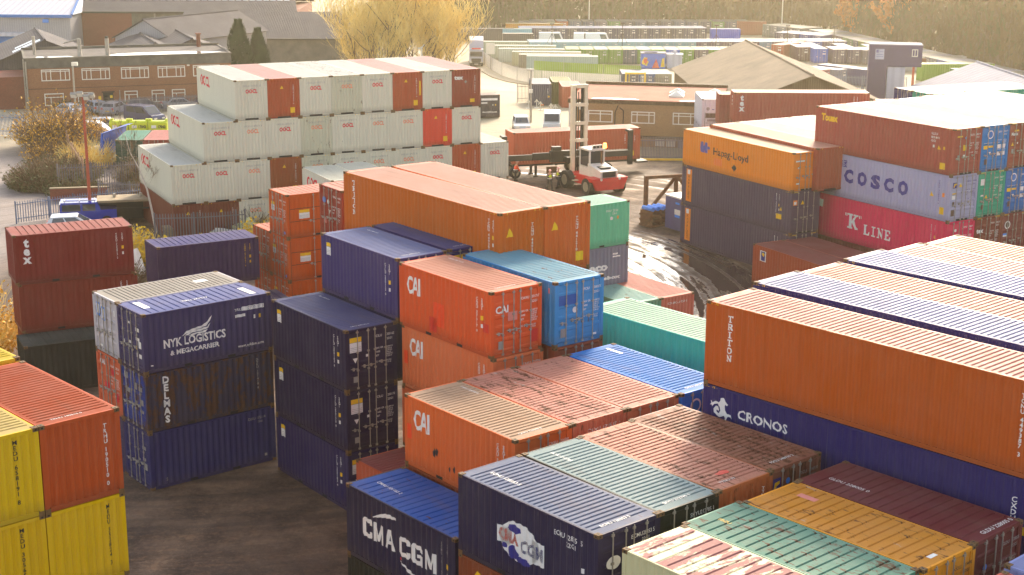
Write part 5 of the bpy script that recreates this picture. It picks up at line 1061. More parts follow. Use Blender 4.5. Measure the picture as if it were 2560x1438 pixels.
CB.window(5.3, 8.3, .75, .95, dict(v=[(.5, 0, 1)])); CB.part('pale_unit', MB().box(2.4, 4.6, .2, 2.4, -.5, 6.9), M['whitesheet'])
KI = House('food_kiosk', (22.3, 264.4, -4.5), -.05, 'food kiosk with colourful painted sides and pale roof', 'kiosk')
M['kblue'] = flat('kiosk_blue', (70, 110, 200), .6); M['kyel'] = flat('kiosk_yellow', (240, 200, 60), .6, 0, .2); M['kred'] = flat('kiosk_red', (226, 96, 60), .6, 0, .2)
KI.part('body', MB().box(0, 4.2, 0, 2.6, 0, 2.6), M['kblue']); mb = MB(); mb.box(-.1, 4.3, -.1, 2.7, 2.6, 2.72); mb.box(.6, 2.8, .4, 1.2, 2.72, 2.95); KI.part('roof', mb, M['palesheet'])
mb = MB(); mb.quad(*[(x, -.01, z) for x, z in blob(.7, 1.2, .5, .8, 2, 14, .3)]); mb.quad((3.4, -.01, .3), (4.1, -.01, .3), (4.0, -.01, 1.9), (3.6, -.01, 1.7)); KI.part('yellow_mural', mb, M['kyel']); mb = MB(); mb.quad(*[(x, -.02, z) for x, z in blob(.75, 1.25, .3, .45, 5, 12, .4)]); mb.quad((1.9, -.02, .1), (3.2, -.02, .1), (2.6, -.02, 1.7)); KI.part('red_mural', mb, M['kred'])
WB_ = House('white_kiosk', (26.9, 265.0, -4.5), -.05, 'white snack hut with roof vent beside the colourful kiosk', 'kiosk'); WB_.part('body', MB().box(0, 2.6, 0, 2.4, 0, 2.3), M['whitesheet']); mb = MB(); mb.box(-.1, 2.8, -.1, 2.5, 2.3, 2.45); mb.box(1.1, 1.6, .6, 1.0, 2.45, 3.1); WB_.part('roof', mb, M['whitesheet'])

# ------------------------------------------------------------------ fences, gates, posts
def ribbed_fence(name, pts, h, m, label, zoff=0.0, depth=.06, post=True, cap=None):
    t = thing(name, (pts[0][0], pts[0][1], gz(pts[0][1])), 0, label, 'fence'); o = Vector((pts[0][0], pts[0][1], gz(pts[0][1]))); mb = MB(); pm = MB()
    for (x0, y0), (x1, y1) in zip(pts, pts[1:]):
        a, b = Vector((x0, y0)), Vector((x1, y1)); L = (b-a).length; n = max(1, int(L/.36)); nrm = Vector((-(b-a).y, (b-a).x)).normalized()
        for i in range(n):
            for f0, f1, d in ((0, .45, 0), (.45, .5, None), (.5, .95, depth), (.95, 1, None)):
                if d is None: continue
                p = a+(b-a)*((i+f0)/n)+nrm*d; q = a+(b-a)*((i+f1+.05)/n)+nrm*d
                mb.quad((p.x-o.x, p.y-o.y, gz(p.y)+zoff-o.z), (q.x-o.x, q.y-o.y, gz(q.y)+zoff-o.z), (q.x-o.x, q.y-o.y, gz(q.y)+h-o.z), (p.x-o.x, p.y-o.y, gz(p.y)+h-o.z))
        pm.box(x0-o.x-.06, x0-o.x+.06, y0-o.y+.06, y0-o.y+.18, gz(y0)-o.z, gz(y0)+h+.05-o.z)
    obj('panels', mb.mesh('panels', m), t); obj('post', pm.mesh('post', M['steel']), t); return t
M['fencewhite'] = flat('white_hoarding', (240, 234, 222), .6, 0, .08, .5); M['limehoard'] = flat('lime_green_hoarding', (132, 160, 50), .6, 0, .15, .6)
ribbed_fence('white_hoarding', FP, 2.1, M['fencewhite'], 'curved white ribbed hoarding along the far road')
ribbed_fence('lime_hoarding', [(3.4, 243.5), (8, 239.4), (14, 234.9), (19.5, 230.8)], 3.3, M['limehoard'], 'lime green hoarding just behind the curved white one', .3)
def palisade(pts, h, label, m='pal', step=.17, zf_=None, posts=True, wd=.07, group='palisade fences'):
    t = thing('palisade_fence', (pts[0][0], pts[0][1], 0), 0, label, 'fence', group); o = Vector((pts[0][0], pts[0][1], 0)); mb = MB(); rm = MB(); pm = MB()
    for (x0, y0), (x1, y1) in zip(pts, pts[1:]):
        a, b = Vector((x0, y0, 0)), Vector((x1, y1, 0)); L = (b-a).length; n = max(1, int(L/step)); d = (b-a).normalized(); z = lambda p: (gz(p.y) if zf_ is None else zf_)
        for i in range(n+1):
            p = a+(b-a)*(i/n); zz = z(p); q = p-o; w2 = wd/2
            v = [(q.x-d.x*w2, q.y-d.y*w2, zz+.08), (q.x+d.x*w2, q.y+d.y*w2, zz+.08), (q.x+d.x*w2, q.y+d.y*w2, zz+h-.1), (q.x, q.y, zz+h), (q.x-d.x*w2, q.y-d.y*w2, zz+h-.1)]; mb.quad(*v)
        for f in (.22, .85): rm.beam((a.x-o.x, a.y-o.y+.04, z(a)+h*f), (b.x-o.x, b.y-o.y+.04, z(b)+h*f), .05, .06)
        for i in range(int(L/2.75)+2):
            p = a+(b-a)*min(1, i*2.75/L)-o; pm.box(p.x-.05, p.x+.05, p.y+.06, p.y+.16, z(p+o), z(p+o)+h+.02)
    obj('pales', mb.mesh('pales', M[m], False), t); obj('rail', rm.mesh('rail', M[m]), t); obj('fence_post', pm.mesh('fence_post', M[m]), t); return t
M['pal'] = flat('galvanised_pales', (118, 112, 116), .7, .1, .15, 2); M['palblue'] = flat('blue_grey_pales', (116, 128, 150), .55, .3, .15, 2); M['palwarm'] = flat('sunlit_pales', (176, 140, 110), .7, .1, .2, 2)  # warm pales carry the low sun's glow in their colour
palisade([(-46.9, 170.4), (-42.0, 175.8), (-36.0, 178.5)], 2.0, 'grey palisade fence between the parked cars and the yellow bins')
palisade([(-44.6, 149.0), (-38.0, 148.4)], 1.9, 'palisade fence in front of the white van'); palisade([(-45.2, 158.0), (-44.9, 150.0), (-41.5, 140.0), (-37.2, 129.0)], 2.4, 'sunlit palisade fence running down beside the golden bush', 'palwarm')
palisade([(-38.6, 126.2), (-33.6, 127.9), (-30.4, 129.2)], 2.4, 'grey palisade fence above the low brick wall right of the brown scrub', 'pal', .2); palisade([(-34.2, 122.6), (-27.6, 121.4)], 1.7, 'rusty railed palisade fence below the tall one by the scrub', 'pal', .2)
palisade([(-38.1, 113.4), (-34.6, 116.6), (-30.0, 119.5), (-26.6, 120.9)], 1.75, 'blue grey palisade fence and gate left of the blue off-roader', 'palblue', .2)
palisade([(-26.4, 113.4), (-21.2, 115.2), (-18.6, 116.1)], 1.9, 'brownish palisade fence in front of the cream stack', 'palwarm2', .2) if False else palisade([(-25.6, 105.6), (-22.6, 106.0), (-19.4, 107.2)], 2.5, 'brownish palisade fence behind the rubble heap', 'pal', .2)
palisade([(-60.0, 157.5), (-51.0, 156.6)], 2.3, 'blue grey palisade fence at the left edge of the photo', 'palblue', .15)
palisade([(44.0, 232.0), (52.0, 224.0), (57.5, 221.0)], 2.3, 'blue grey palisade fence between the brown barn and the orange pole', 'palblue', .25); palisade([(18.0, 221.5), (22.6, 220.5)], 2.2, 'pale palisade fence left of the brown barn', 'pal', .25)
palisade([(.55, 192.4), (1.95, 193.2)], 2.4, 'grey palisade gate leaf beside the slate blue container', 'pal', .2)
t = thing('sliding_gate', (12.4, 143.4, 0), 0, 'grey sliding palisade gate with yellow base rail before the buff office', 'gate'); mb = MB()
for i in range(27): mb.box(i*.15, i*.15+.07, -.015, .015, .25, 2.3)
obj('pales', mb.mesh('pales', M['pal']), t); mb = MB(); mb.box(-.1, 4.05, .02, .1, .3, .42); mb.box(-.1, 4.05, .02, .1, 1.9, 2.0); obj('rail', mb.mesh('rail', M['pal']), t); mb = MB(); mb.box(-.2, 4.4, -.12, .12, .05, .24); obj('base_rail', mb.mesh('base_rail', M['kyel']), t)
t = thing('height_barrier', (16.2, 219.0, gz(219)), -.05, 'yellow steel gate frame at the entrance by the lime hoarding', 'gate'); mb = MB()
for x in (0, 2.75): mb.box(x, x+.25, -.12, .12, 0, 2.9)
mb.box(.25, 2.75, -.1, .1, 2.6, 2.85); mb.box(.25, 2.75, -.1, .1, .4, .6); mb.box(.55, .65, -.05, .05, .6, 2.6); obj('frame', mb.mesh('frame', M['kyel']), t)
# ------------------------------------------------------------------ vegetation
def branches(rr, base, d, length, rad, level, out, spread=.55, kids=(5, 5, 6, 5), shrink=.62, up=.15, wig=.12):
    p = Vector(base); d = Vector(d).normalized(); n = 3; pts = [p.copy()]
    for i in range(n):
        d = (d+Vector((rr.uniform(-wig, wig), rr.uniform(-wig, wig), rr.uniform(-wig, wig)+up*.3))).normalized(); p = p+d*(length/n); pts.append(p.copy())
    for i in range(n): out.append((pts[i], pts[i+1], rad*(1-.25*i), rad*(1-.25*(i+1)), level))
    if level <= 0: return
    k = kids[min(level, len(kids)-1)]
    for j in range(k):
        f = .25+.75*(j+rr.random())/k; i = min(n-1, int(f*n)); q = pts[i].lerp(pts[i+1], f*n-i)
        side = Vector((rr.uniform(-1, 1), rr.uniform(-1, 1), rr.uniform(-.2, .7))).normalized()
        branches(rr, q, d*(1-spread)+side*spread+Vector((0, 0, up)), length*shrink*rr.uniform(.75, 1.2), rad*.5, level-1, out, spread, kids, shrink, up, wig)
def twig_meshes(out, thin=.012):
    wood, tw = MB(), MB()
    for a, b, r0, r1, lv in out:
        if r0 > .035: wood.bar(a, b, r0, r1, 5)
        else:
            d = (b-a); s = Vector((d.y, -d.x, 0)); s = s.normalized() if s.length > 1e-4 else Vector((1, 0, 0)); r = max(r0, thin)
            tw.quad(a-s*r, a+s*r, b+s*r*.8, b-s*r*.8)
    return wood, tw
def bare_tree(name, loc, h, label, seed, tw='twiggold', kids=(4, 5, 5, 6), levels=3, thin=.025, group=None, lean=(0, 0), stems=4, spread=.5, trunk='bark', leaves=None, lsize=.16, nleaf=0, rad=.16):
    rr = random.Random(seed); t = thing(name, loc, 0, label, 'tree', group); out = []
    for s in range(stems):
        a = 2*math.pi*(s+rr.random()*.6)/stems; tilt = rr.uniform(.1, .42) if stems > 1 else .05
        branches(rr, (.2*math.cos(a), .2*math.sin(a), 0), (math.cos(a)*tilt+lean[0], math.sin(a)*tilt+lean[1], 1), h*rr.uniform(.4, .6), rad, levels, out, spread, kids, .62, .2)
    wood, twg = twig_meshes(out, thin); obj('trunk', wood.mesh('trunk', M[trunk], False), t); obj('crown', twg.mesh('crown', M[tw], False), t)
    if leaves:
        mb = MB(); tips = [b for a, b, r0, r1, lv in out if lv <= 1]
        for k in range(nleaf):
            c = rr.choice(tips)+Vector((rr.gauss(0, .2), rr.gauss(0, .2), rr.gauss(0, .2))); u = Vector((rr.uniform(-1, 1), rr.uniform(-1, 1), rr.uniform(-1, 1))).normalized()*lsize; v = u.cross(Vector((rr.uniform(-1, 1), rr.uniform(-1, 1), .5))).normalized()*lsize*.7
            mb.quad(c-u, c-v, c+u, c+v)
        obj('leaves', mb.mesh('leaves', M[leaves], False), t)
    return t
G = 'golden bare trees beyond the cream stack'
for k, (x, y, h, l) in enumerate(((-17.5, 201.0, 15, 'big golden bare tree, leftmost, leaning over the slate shed'), (-13.2, 206.0, 16, 'big golden bare tree, tallest, straight behind the cream stack'), (-10.2, 212.0, 13, 'golden bare tree next to the oncoming lorry'), (-21.0, 214.0, 12, 'golden bare tree further back by the slate shed end'))):
    bare_tree('bare_tree', (x, y, gz(y)), h*1.25, l, 11+k, kids=(6, 7, 7, 6), thin=.034, group=G, stems=8, spread=.62, rad=.13)
for k, (x, y, h) in enumerate(((-24.5, 262, 10), (-29.0, 268, 10), (-19.5, 258, 11), (-22.0, 270, 13))):
    bare_tree('bare_tree', (x, y, -4.5), h, ['brown bare tree over the right end of the slate shed', 'brown bare tree rising behind the middle of the slate shed roof', 'brown bare tree right of the slate shed', 'tall brown bare tree behind the slate shed'][k], 31+k, 'twig', (4, 5, 6, 6), 3, .035, 'brown bare trees behind the slate shed', stems=5)
for k in range(3):
    bare_tree('scrub_bush', (-27.5+k*4.2, 243.5, -4.5), 4.6, ['left', 'middle', 'right'][k]+' brown scrub bush against the wall of the slate shed', 41+k, 'twig', (4, 5, 6), 2, .04, 'scrub at the slate shed', stems=9)
bare_tree('bare_tree', (-63.5, 214.0, -2.4), 7.5, 'small reddish bare tree before the white warehouse', 51, 'twig', (4, 5, 6), 2, .03, stems=5)
def conifer(loc, h, r, seed, label):
    rr = random.Random(seed); t = thing('conifer', loc, 0, label, 'tree', 'conifers'); mb = MB()
    for k in range(3600):
        a0 = rr.uniform(0, 6.28); z = h*(rr.random()**.85); f = max(.04, (1-z/h))**.55; f = min(f, .45+z/h*2.4); rad = r*f*(.5+.5*rr.random()**.4)*(1+.1*math.sin(z*1.3+a0)); a = a0; c = Vector((rad*math.cos(a), rad*math.sin(a), z+.1)); u = Vector((math.cos(a)*.25, math.sin(a)*.25, rr.uniform(.5, 1))).normalized()*rr.uniform(.25, .5); v = Vector((-math.sin(a), math.cos(a), rr.uniform(-.3, .3)))*rr.uniform(.08, .2); mb.quad(c-v, c+v*.8-u*.2, c+u, c-v-u*.1)
    obj('crown', mb.mesh('crown', M['leafgreen'], False), t); obj('trunk', MB().bar((0, 0, 0), (0, 0, h*.9), .2, .04).mesh('trunk', M['bark']), t)
conifer((-34.8, 193.0, -1.0), 10.0, 2.9, 3, 'dark green conifer at the right end of the brick office'); conifer((-32.6, 194.5, -1.0), 8.8, 2.3, 5, 'shorter dark conifer just right of the taller one')
def shrub(loc, rx, ry, h, seed, label, n=900, tw='twig', leaves='leafgold', nl=700, ls=.12, top=.5, group=None, thin=.018, cat='bush', name='shrub'):
    rr = random.Random(seed); t = thing(name, loc, 0, label, cat, group); mb = MB(); lm = MB()
    for k in range(n):
        a = rr.uniform(0, 2*math.pi); q = rr.random()**.5; b = Vector((q*rx*math.cos(a), q*ry*math.sin(a), 0)); d = Vector((math.cos(a)*q*.9+rr.gauss(0, .35), math.sin(a)*q*.9+rr.gauss(0, .35), 1.0)); hh = h*(1-.55*q*q)*rr.uniform(.45, 1.1); p = b; s = Vector((rr.uniform(-1, 1), rr.uniform(-1, 1), 0)).normalized()*thin
        for i in range(3):
            e = p+d.normalized()*hh/3; mb.quad(p-s, p+s, e+s*.8, e-s*.8); p = e; d = d+Vector((rr.gauss(0, .3), rr.gauss(0, .3), -.12))
        if k < nl:
            for j in range(3):
                c = b.lerp(p, rr.uniform(top, 1.05))+Vector((rr.gauss(0, .15), rr.gauss(0, .15), rr.gauss(0, .1))); u = Vector((rr.uniform(-1, 1), rr.uniform(-1, 1), rr.uniform(-1, 1))).normalized()*ls; v = u.cross(Vector((rr.uniform(-1, 1), .3, rr.uniform(-1, 1)))).normalized()*ls*.7; lm.quad(c-u, c-v, c+u, c+v)
    obj('stems', mb.mesh('stems', M[tw], False), t)
    if nl: obj('leaves', lm.mesh('leaves', M[leaves], False), t)
    return t
shrub((-45.5, 150.0, 0), 3.0, 3.5, 5.6, 1, 'tall golden leaved shrub by the parking fence', 1600, 'twig', 'leafgold', 900, .13, .55, thin=.022); shrub((-43.6, 143.0, 0), 2.6, 4.0, 3.0, 2, 'straggly golden shrub below the tall one', 700, 'twig', 'leafgold', 260, .1, .5, thin=.02)
shrub((-40.2, 130.5, 0), 3.4, 5.0, 2.7, 3, 'tangle of brown brambles at the bend of the lane', 2600, 'twig', 'leafolive', 1500, .11, .2, thin=.024); shrub((-37.0, 126.0, 0), 2.2, 2.4, 1.5, 4, 'low olive undergrowth over the red brick wall', 1000, 'twig', 'leafolive', 900, .1, .3)
shrub((-39.6, 139.0, 0), 2.2, 3.0, 3.0, 5, 'reddish dry bramble by the sunlit fence', 1100, 'twiggold', 'leafgold', 150, .1, .5); shrub((-31.6, 131.0, 0), 2.6, 3.6, 3.2, 6, 'dark bramble thicket under the green container roof', 1600, 'twig', 'leafolive', 700, .1, .3); shrub((-29.0, 124.5, 0), 2.8, 3.0, 2.2, 7, 'brown bramble heap left of the cream stack', 1500, 'twig', 'leafolive', 300, .1, .4)
shrub((-25.6, 106.5, 0), 1.9, 1.6, 2.3, 8, 'bright yellow leaved bush behind the tex stack', 900, 'twiggold', 'leafyel', 900, .13, .35, group='yellow leaved bushes') if 'leafyel' in M else None
M['leafyel'] = flat('yellow_leaves', (244, 196, 20), .7, 0, .25, 2)
shrub((-26.2, 100.5, 0), 1.5, 1.5, 3.0, 8, 'bright yellow leaved bush right behind the tex stack', 900, 'twiggold', 'leafyel', 900, .13, .35, group='yellow leaved bushes'); shrub((-17.5, 104.6, 0), 1.7, 1.4, 2.6, 9, 'bright yellow leaved bush left of the orange side door stack', 900, 'twiggold', 'leafyel', 900, .13, .35, group='yellow leaved bushes'); shrub((-23.2, 102.5, 0), 1.8, 1.5, 1.6, 10, 'straw coloured bramble under the birch', 800, 'twiggold', 'leafgold', 250, .1, .5); shrub((-24.8, 92.0, 0), 1.2, 3.0, 2.6, 12, 'grey bramble between the tex stack and the dark purple container', 900, 'twig', 'leafolive', 200, .1, .5); shrub((-29.3, 78.5, 0), 1.5, 3.5, 4.6, 13, 'yellowing bush at the left edge beside the tex stack', 900, 'twiggold', 'leafgold', 700, .12, .4)
shrub((-19.8, 110.0, 0), 1.8, 1.2, 2.4, 14, 'grey brown bramble before the bottom row of the cream stack', 1200, 'twig', 'leafolive', 200, .1, .4)
shrub((-45.0, 178.0, -.3), 1.4, .9, 1.5, 15, 'clipped olive hedge under the office windows', 900, 'twig', 'leafolive', 900, .12, .2); shrub((-52.0, 174.9, -.2), 1.0, .8, 1.8, 16, 'dark green bush between the silver cars and the office', 700, 'twig', 'leafgreen', 700, .14, .1)
# birch
t = thing('birch_tree', (-26.7, 110.6, 0), 0, 'thin leaning birch with white bark before the cream stack', 'tree'); mb = MB(); tr = [(0, 0, 0), (-.25, .1, 1.6), (-.55, .2, 3.2), (-1.1, .3, 4.8), (-1.7, .3, 6.0), (-2.0, .3, 7.4)]
for i in range(5): mb.bar(tr[i], tr[i+1], .1-.016*i, .1-.016*(i+1), 7)
obj('trunk', mb.mesh('trunk', M['birch']), t); rr = random.Random(77); out = []
for i in range(14): q = Vector(tr[2+i % 3]).lerp(Vector(tr[3+i % 3]), rr.random()); branches(rr, q, (rr.uniform(-1, 1), rr.uniform(-.4, .4), .7), 1.3, .018, 2, out, .5, (3, 4, 4))
_, tw_ = twig_meshes(out, .012); obj('crown', tw_.mesh('crown', M['twig'], False), t)
# the wood along the far side
def wood():
    rr = random.Random(9); mb = MB()
    def tree(x, y, z, h, tone):
        mb.cur = 0; mb.bar((x, y, z), (x+rr.uniform(-.5, .5), y, z+h*.8), .17, .05, 3)
        for k in range(52):
            zz = z+h*(.06+.94*rr.random()); f = rr.uniform(.3, 1); a = rr.uniform(0, 6.3); rad = rr.random()*(1.0+1.8*f); c = Vector((x+rad*math.cos(a), y+rad*math.sin(a)*.6, zz)); u = Vector((rr.gauss(0, .28), rr.gauss(0, .2), rr.uniform(.3, 1.1)))*rr.uniform(.4, 1.1); v = Vector((rr.uniform(.5, 1), rr.uniform(-.5, .5), rr.uniform(-.2, .2)))*rr.uniform(.08, .34); mb.cur = tone if rr.random() > .25 else rr.choice((0, 1, 2)); mb.quad(c-u-v, c-u+v, c+u+v*.6, c+u-v*.6)
    for i in range(620):
        x = rr.uniform(-30, 92); y = 342+rr.random()**1.6*36; tree(x, y, -4.5, rr.uniform(9, 15), 1 if x+rr.gauss(0, 8) < 40 else 2)
    for i in range(420):
        f = rr.random(); x0 = 69+f*17.5; y0 = 330-f*108; tree(x0+rr.random()**1.5*34, y0+rr.uniform(-3, 3), -4.5, rr.uniform(8, 15), 2 if rr.random() > .2 else 1)
    o = obj('forest', mb.mesh('forest', [M['bark'], M['woodgreen'], M['woodbrown']], False)); tag(o, 'hazy autumn wood along the far side of the yard', 'forest', kind='stuff')
M['woodgreen'] = flat('moss_green_wood', (70, 72, 32), .9, 0, .4, .12); M['woodbrown'] = flat('brown_autumn_wood', (88, 68, 34), .9, 0, .4, .12)
wood()
for k, (x, y, h, l) in enumerate(((76.0, 303.0, 14, 'orange leaved autumn tree at the edge of the wood, taller'), (70.5, 318.0, 13, 'amber leaved autumn tree at the edge of the wood, further left'))):
    bare_tree('autumn_tree', (x, y, -4.5), h, l, 61+k, 'twig', (3, 4, 5), 2, .05, 'autumn trees at the wood edge', leaves='leafautumn' if 'leafautumn' in M else 'leafgold', nleaf=2600, lsize=.42, stems=5)

# ------------------------------------------------------------------ vehicles
def wheel(par, x, y, r, wd=.2):
    t = obj('wheel', None, par, (x, y, r)); obj('tyre', cached(('tyre', r, wd), lambda: MB().bar((0, -wd/2, 0), (0, wd/2, 0), r, n=16).mesh('tyre', M['tyre'])), t); obj('rim', cached(('rim', r, wd), lambda: MB().bar((0, -wd/2-.012, 0), (0, wd/2+.012, 0), r*.6, n=12).mesh('rim', M['rim'])), t); return t
CARS = {'saloon': dict(L=4.5, W=1.76, b=[(-2.25, .3), (-2.25, .7), (-2.15, .93), (-1.5, .97), (1.05, .92), (2.0, .74), (2.22, .55), (2.22, .28)], c=[(-1.75, .93), (-1.05, 1.4), (.35, 1.42), (1.2, .9)]),
 'hatch': dict(L=4.0, W=1.72, b=[(-2.0, .3), (-2.02, .75), (-1.95, .98), (1.0, .94), (1.8, .76), (2.0, .55), (2.0, .28)], c=[(-1.95, .95), (-1.62, 1.46), (.2, 1.5), (1.15, .92)]),
 'van': dict(L=4.8, W=1.86, b=[(-2.4, .3), (-2.42, .8), (-2.4, 1.1), (1.3, 1.08), (2.2, .95), (2.4, .6), (2.4, .28)], c=[(-2.4, 1.08), (-2.32, 1.86), (.75, 1.9), (1.75, 1.04)]),
 'camper': dict(L=5.6, W=2.2, b=[(-2.8, .4), (-2.8, 1.3), (-2.8, 1.6), (1.6, 1.3), (2.6, 1.1), (2.8, .7), (2.8, .35)], c=[(-2.8, 1.55), (-2.75, 2.8), (1.4, 2.8), (2.1, 1.2)])}
def car(style, loc, yaw, col, label, panel=False, group='parked cars', wr=.31):
    s = CARS[style]; cat = {'saloon': 'car', 'hatch': 'car', 'van': 'van', 'camper': 'motorhome'}[style]; t = thing({'saloon': 'saloon_car', 'hatch': 'hatchback_car', 'van': 'van', 'camper': 'motorhome'}[style], loc, yaw, label, cat, group); w2 = s['W']/2; c = rgba(col, 0)
    mb = MB(); n = len(s['b']); lo = [(x, -w2*(.97 if z > .9 or z < .35 else 1), z) for x, z in s['b']]; hi = [(x, -y, z) for x, y, z in lo]
    for a, b in ((0, n-1),): pass
    for k in range(n-1): mb.quad(lo[k], lo[k+1], hi[k+1], hi[k])
    mb.quad(*lo); mb.quad(*hi[::-1]); mb.quad(lo[0], hi[0], hi[-1], lo[-1])
    (x0, z0), (x1, z1), (x2, z2), (x3, z3) = s['c']; a = w2*.95; b = w2*.78 if style in ('saloon', 'hatch') else w2*.92
    A = [(x0, -a, z0), (x3, -a, z3), (x3, a, z3), (x0, a, z0)]; B = [(x1, -b, z1), (x2, -b, z2), (x2, b, z2), (x1, b, z1)]
    mb.quad(*B); 
    for k in range(4): mb.quad(A[k], A[(k+1) % 4], B[(k+1) % 4], B[k])
    me = cached(('car', style), lambda: mb.mesh('body', M['gloss'])); body = obj('body', me, t, color=c)
    def inset(P, f0, f1, g0, g1, n_):
        P = [Vector(p) for p in P]; q = lambda u, v: (P[0].lerp(P[1], u)).lerp(P[3].lerp(P[2], u), v)+Vector(n_)*.015
        return [q(f0, g0), q(f1, g0), q(f1, g1), q(f0, g1)]
    g = MB(); g.quad(*inset((A[1], A[2], B[2], B[1]), .06, .94, .1, .9, (1, 0, .4))); obj('windscreen', cached(('ws', style), lambda: g.mesh('windscreen', M['carglass'], False)), t)
    if not panel: g2 = MB(); g2.quad(*inset((A[3], A[0], B[0], B[3]), .08, .92, .2, .88, (-1, 0, .3))); obj('rear_window', cached(('rw', style), lambda: g2.mesh('rear_window', M['carglass'], False)), t)
    for sgn in (-1, 1):
        g3 = MB(); P = (A[0], A[1], B[1], B[0]) if sgn < 0 else (A[3], A[2], B[2], B[3])
        for f0, f1 in (((.66, .92),) if panel else ((.12, .46), (.5, .9))): g3.quad(*inset(P, f0, f1, .12, .86, (0, sgn, .1)))
        obj('side_window', cached(('sw', style, sgn, panel), lambda: g3.mesh('side_window', M['carglass'], False)), t)
        obj('headlight', cached(('hl', style, sgn), lambda: MB().box(s['b'][-2][0]-.06, s['b'][-2][0]+.012, sgn*w2*.62-.2, sgn*w2*.62+.2, .58, .72).mesh('headlight', M['frame'])), t); obj('tail_light', cached(('tl', style, sgn), lambda: MB().box(-s['L']/2-.025, -s['L']/2+.1, sgn*w2*.78-.12, sgn*w2*.78+.12, .72, .95).mesh('tail_light', M['redpatch'])), t)
        for x in (-s['L']*.31, s['L']*.31): wheel(t, x, sgn*(w2-.1), wr)
    obj('number_plate', cached(('np', style), lambda: MB().box(-s['L']/2-.035, -s['L']/2, -.26, .26, .5, .62).mesh('number_plate', M['yellow'])), t)
    return t
SILV = (178, 182, 192)
car('saloon', (-50.9, 172.2, -.05), 2.5, SILV, 'silver saloon at the left end of the office car park'); car('hatch', (-48.6, 175.0, -.1), 2.2, (150, 160, 172), 'pale blue grey hatchback behind the grey camera pole'); car('hatch', (-46.0, 174.2, -.1), 1.35, (168, 168, 178), 'silver hatchback showing a yellow number plate before the office door'); car('hatch', (-43.2, 176.8, -.1), .3, (72, 70, 80), 'dark grey hatchback by the clipped hedge'); car('saloon', (-39.6, 179.6, -.3), .3, (150, 154, 160), 'silver saloon at the right end of the car park'); car('saloon', (-36.9, 182.8, -.5), .3, (66, 60, 74), 'dark saloon half hidden by the cream stack')
car('van', (-40.9, 167.0, 0), -.6, (52, 56, 92), 'dark blue people carrier behind the yellow bins'); car('hatch', (-43.3, 160.2, 0), .1, (160, 166, 178), 'silver hatchback left of the yellow bins'); car('van', (-43.4, 154.6, 0), .08, (222, 218, 212), 'white panel van behind the palisade fence', True)
car('van', (4.25, 163.0, 0), -1.62, (214, 216, 214), 'white van facing the trailer beside the buff office'); car('hatch', (.9, 162.4, 0), -1.5, (196, 198, 196), 'silver car beside the lamp post at the office drive')
for k, (x, c) in enumerate(((7.9, (226, 224, 220)), (13.1, (230, 230, 226)), (17.0, (232, 230, 226)))): car('camper', (x, 303.5-k*.5, -4.5), .05 if k != 1 else 1.5, c, ['long white motorhome, left one before the dark blue storage row', 'white motorhome seen end on, middle one before the dark blue storage row', 'white motorhome, right one before the dark blue storage row'][k], True, 'motorhomes')
# blue off-roader
t = thing('off_roader', (-32.5, 113.4, 0), .26, 'bright blue boxy off-roader with roof bars behind the tex stack', 'car'); c = rgba((16, 50, 160), 0)
mb = MB(); mb.box(-2.1, 2.1, -.88, .88, .45, 1.12); mb.box(.9, 2.1, -.86, .86, 1.12, 1.25); mb.prism([(-2.08, 1.12), (1.0, 1.12), (.72, 1.86), (-2.0, 1.9)], 'y', -.84, .84); obj('body', mb.mesh('body', M['gloss']), t, color=c)
obj('side_window', MB().box(-1.9, -.55, -.86, -.83, 1.22, 1.74).mesh('side_window', M['carglass']), t); obj('side_window', MB().box(-.4, .55, -.86, -.83, 1.22, 1.74).mesh('side_window', M['carglass']), t); obj('rear_window', MB().box(-2.09, -2.0, -.7, .7, 1.25, 1.75).mesh('rear_window', M['carglass']), t); mb = MB()
for y in (-.6, .6): mb.bar((-1.8, y, 1.98), (.6, y, 1.96), .03)
for x in (-1.7, -.6, .5): mb.bar((x, -.65, 1.95), (x, .65, 1.95), .025)
obj('roof_bars', mb.mesh('roof_bars', M['steel']), t)
for x in (-1.25, 1.35):
    for y in (-.78, .78): wheel(t, x, y, .4, .24)
car('hatch', (-32.6, 109.9, 0), .2, (214, 216, 220), 'white car half hidden behind the tex stack')
# lorry
t = thing('lorry', (-6.5, 267.5, -4.5), -1.55, 'white lorry with tall container body coming down the far road', 'lorry'); mb = MB(); mb.box(-1.1, 1.15, -1.22, 1.22, .7, 2.95); mb.quad((1.15, -1.2, 2.0), (1.15, 1.2, 2.0), (.9, 1.15, 3.0), (.9, -1.15, 3.0)); obj('cab', mb.mesh('cab', M['whitesheet']), t); obj('windscreen', MB().box(1.14, 1.2, -1.05, 1.05, 1.75, 2.6).mesh('windscreen', M['carglass']), t)
mb = MB(); mb.box(1.12, 1.26, -.85, .85, .75, 1.4); mb.box(.9, 1.3, -1.2, 1.2, .3, .62); obj('grille', mb.mesh('grille', M['dark']), t); obj('roof_sign', MB().box(.9, 1.0, -.8, .8, 2.98, 3.22).mesh('roof_sign', M['hot2']), t); obj('cargo_box', MB().box(-9.5, -1.3, -1.25, 1.25, 1.1, 4.35).mesh('cargo_box', M['whitesheet']), t)
for y in (-.9, .9): obj('headlight', MB().box(1.15, 1.3, y-.2, y+.2, .66, .84).mesh('headlight', M['frame']), t)
obj('number_plate', MB().box(1.3, 1.32, -.35, .35, .38, .5).mesh('number_plate', M['frame']), t)
for x in (.3, -5.5, -7.0):
    for y in (-1.0, 1.0): wheel(t, x, y, .5, .3)
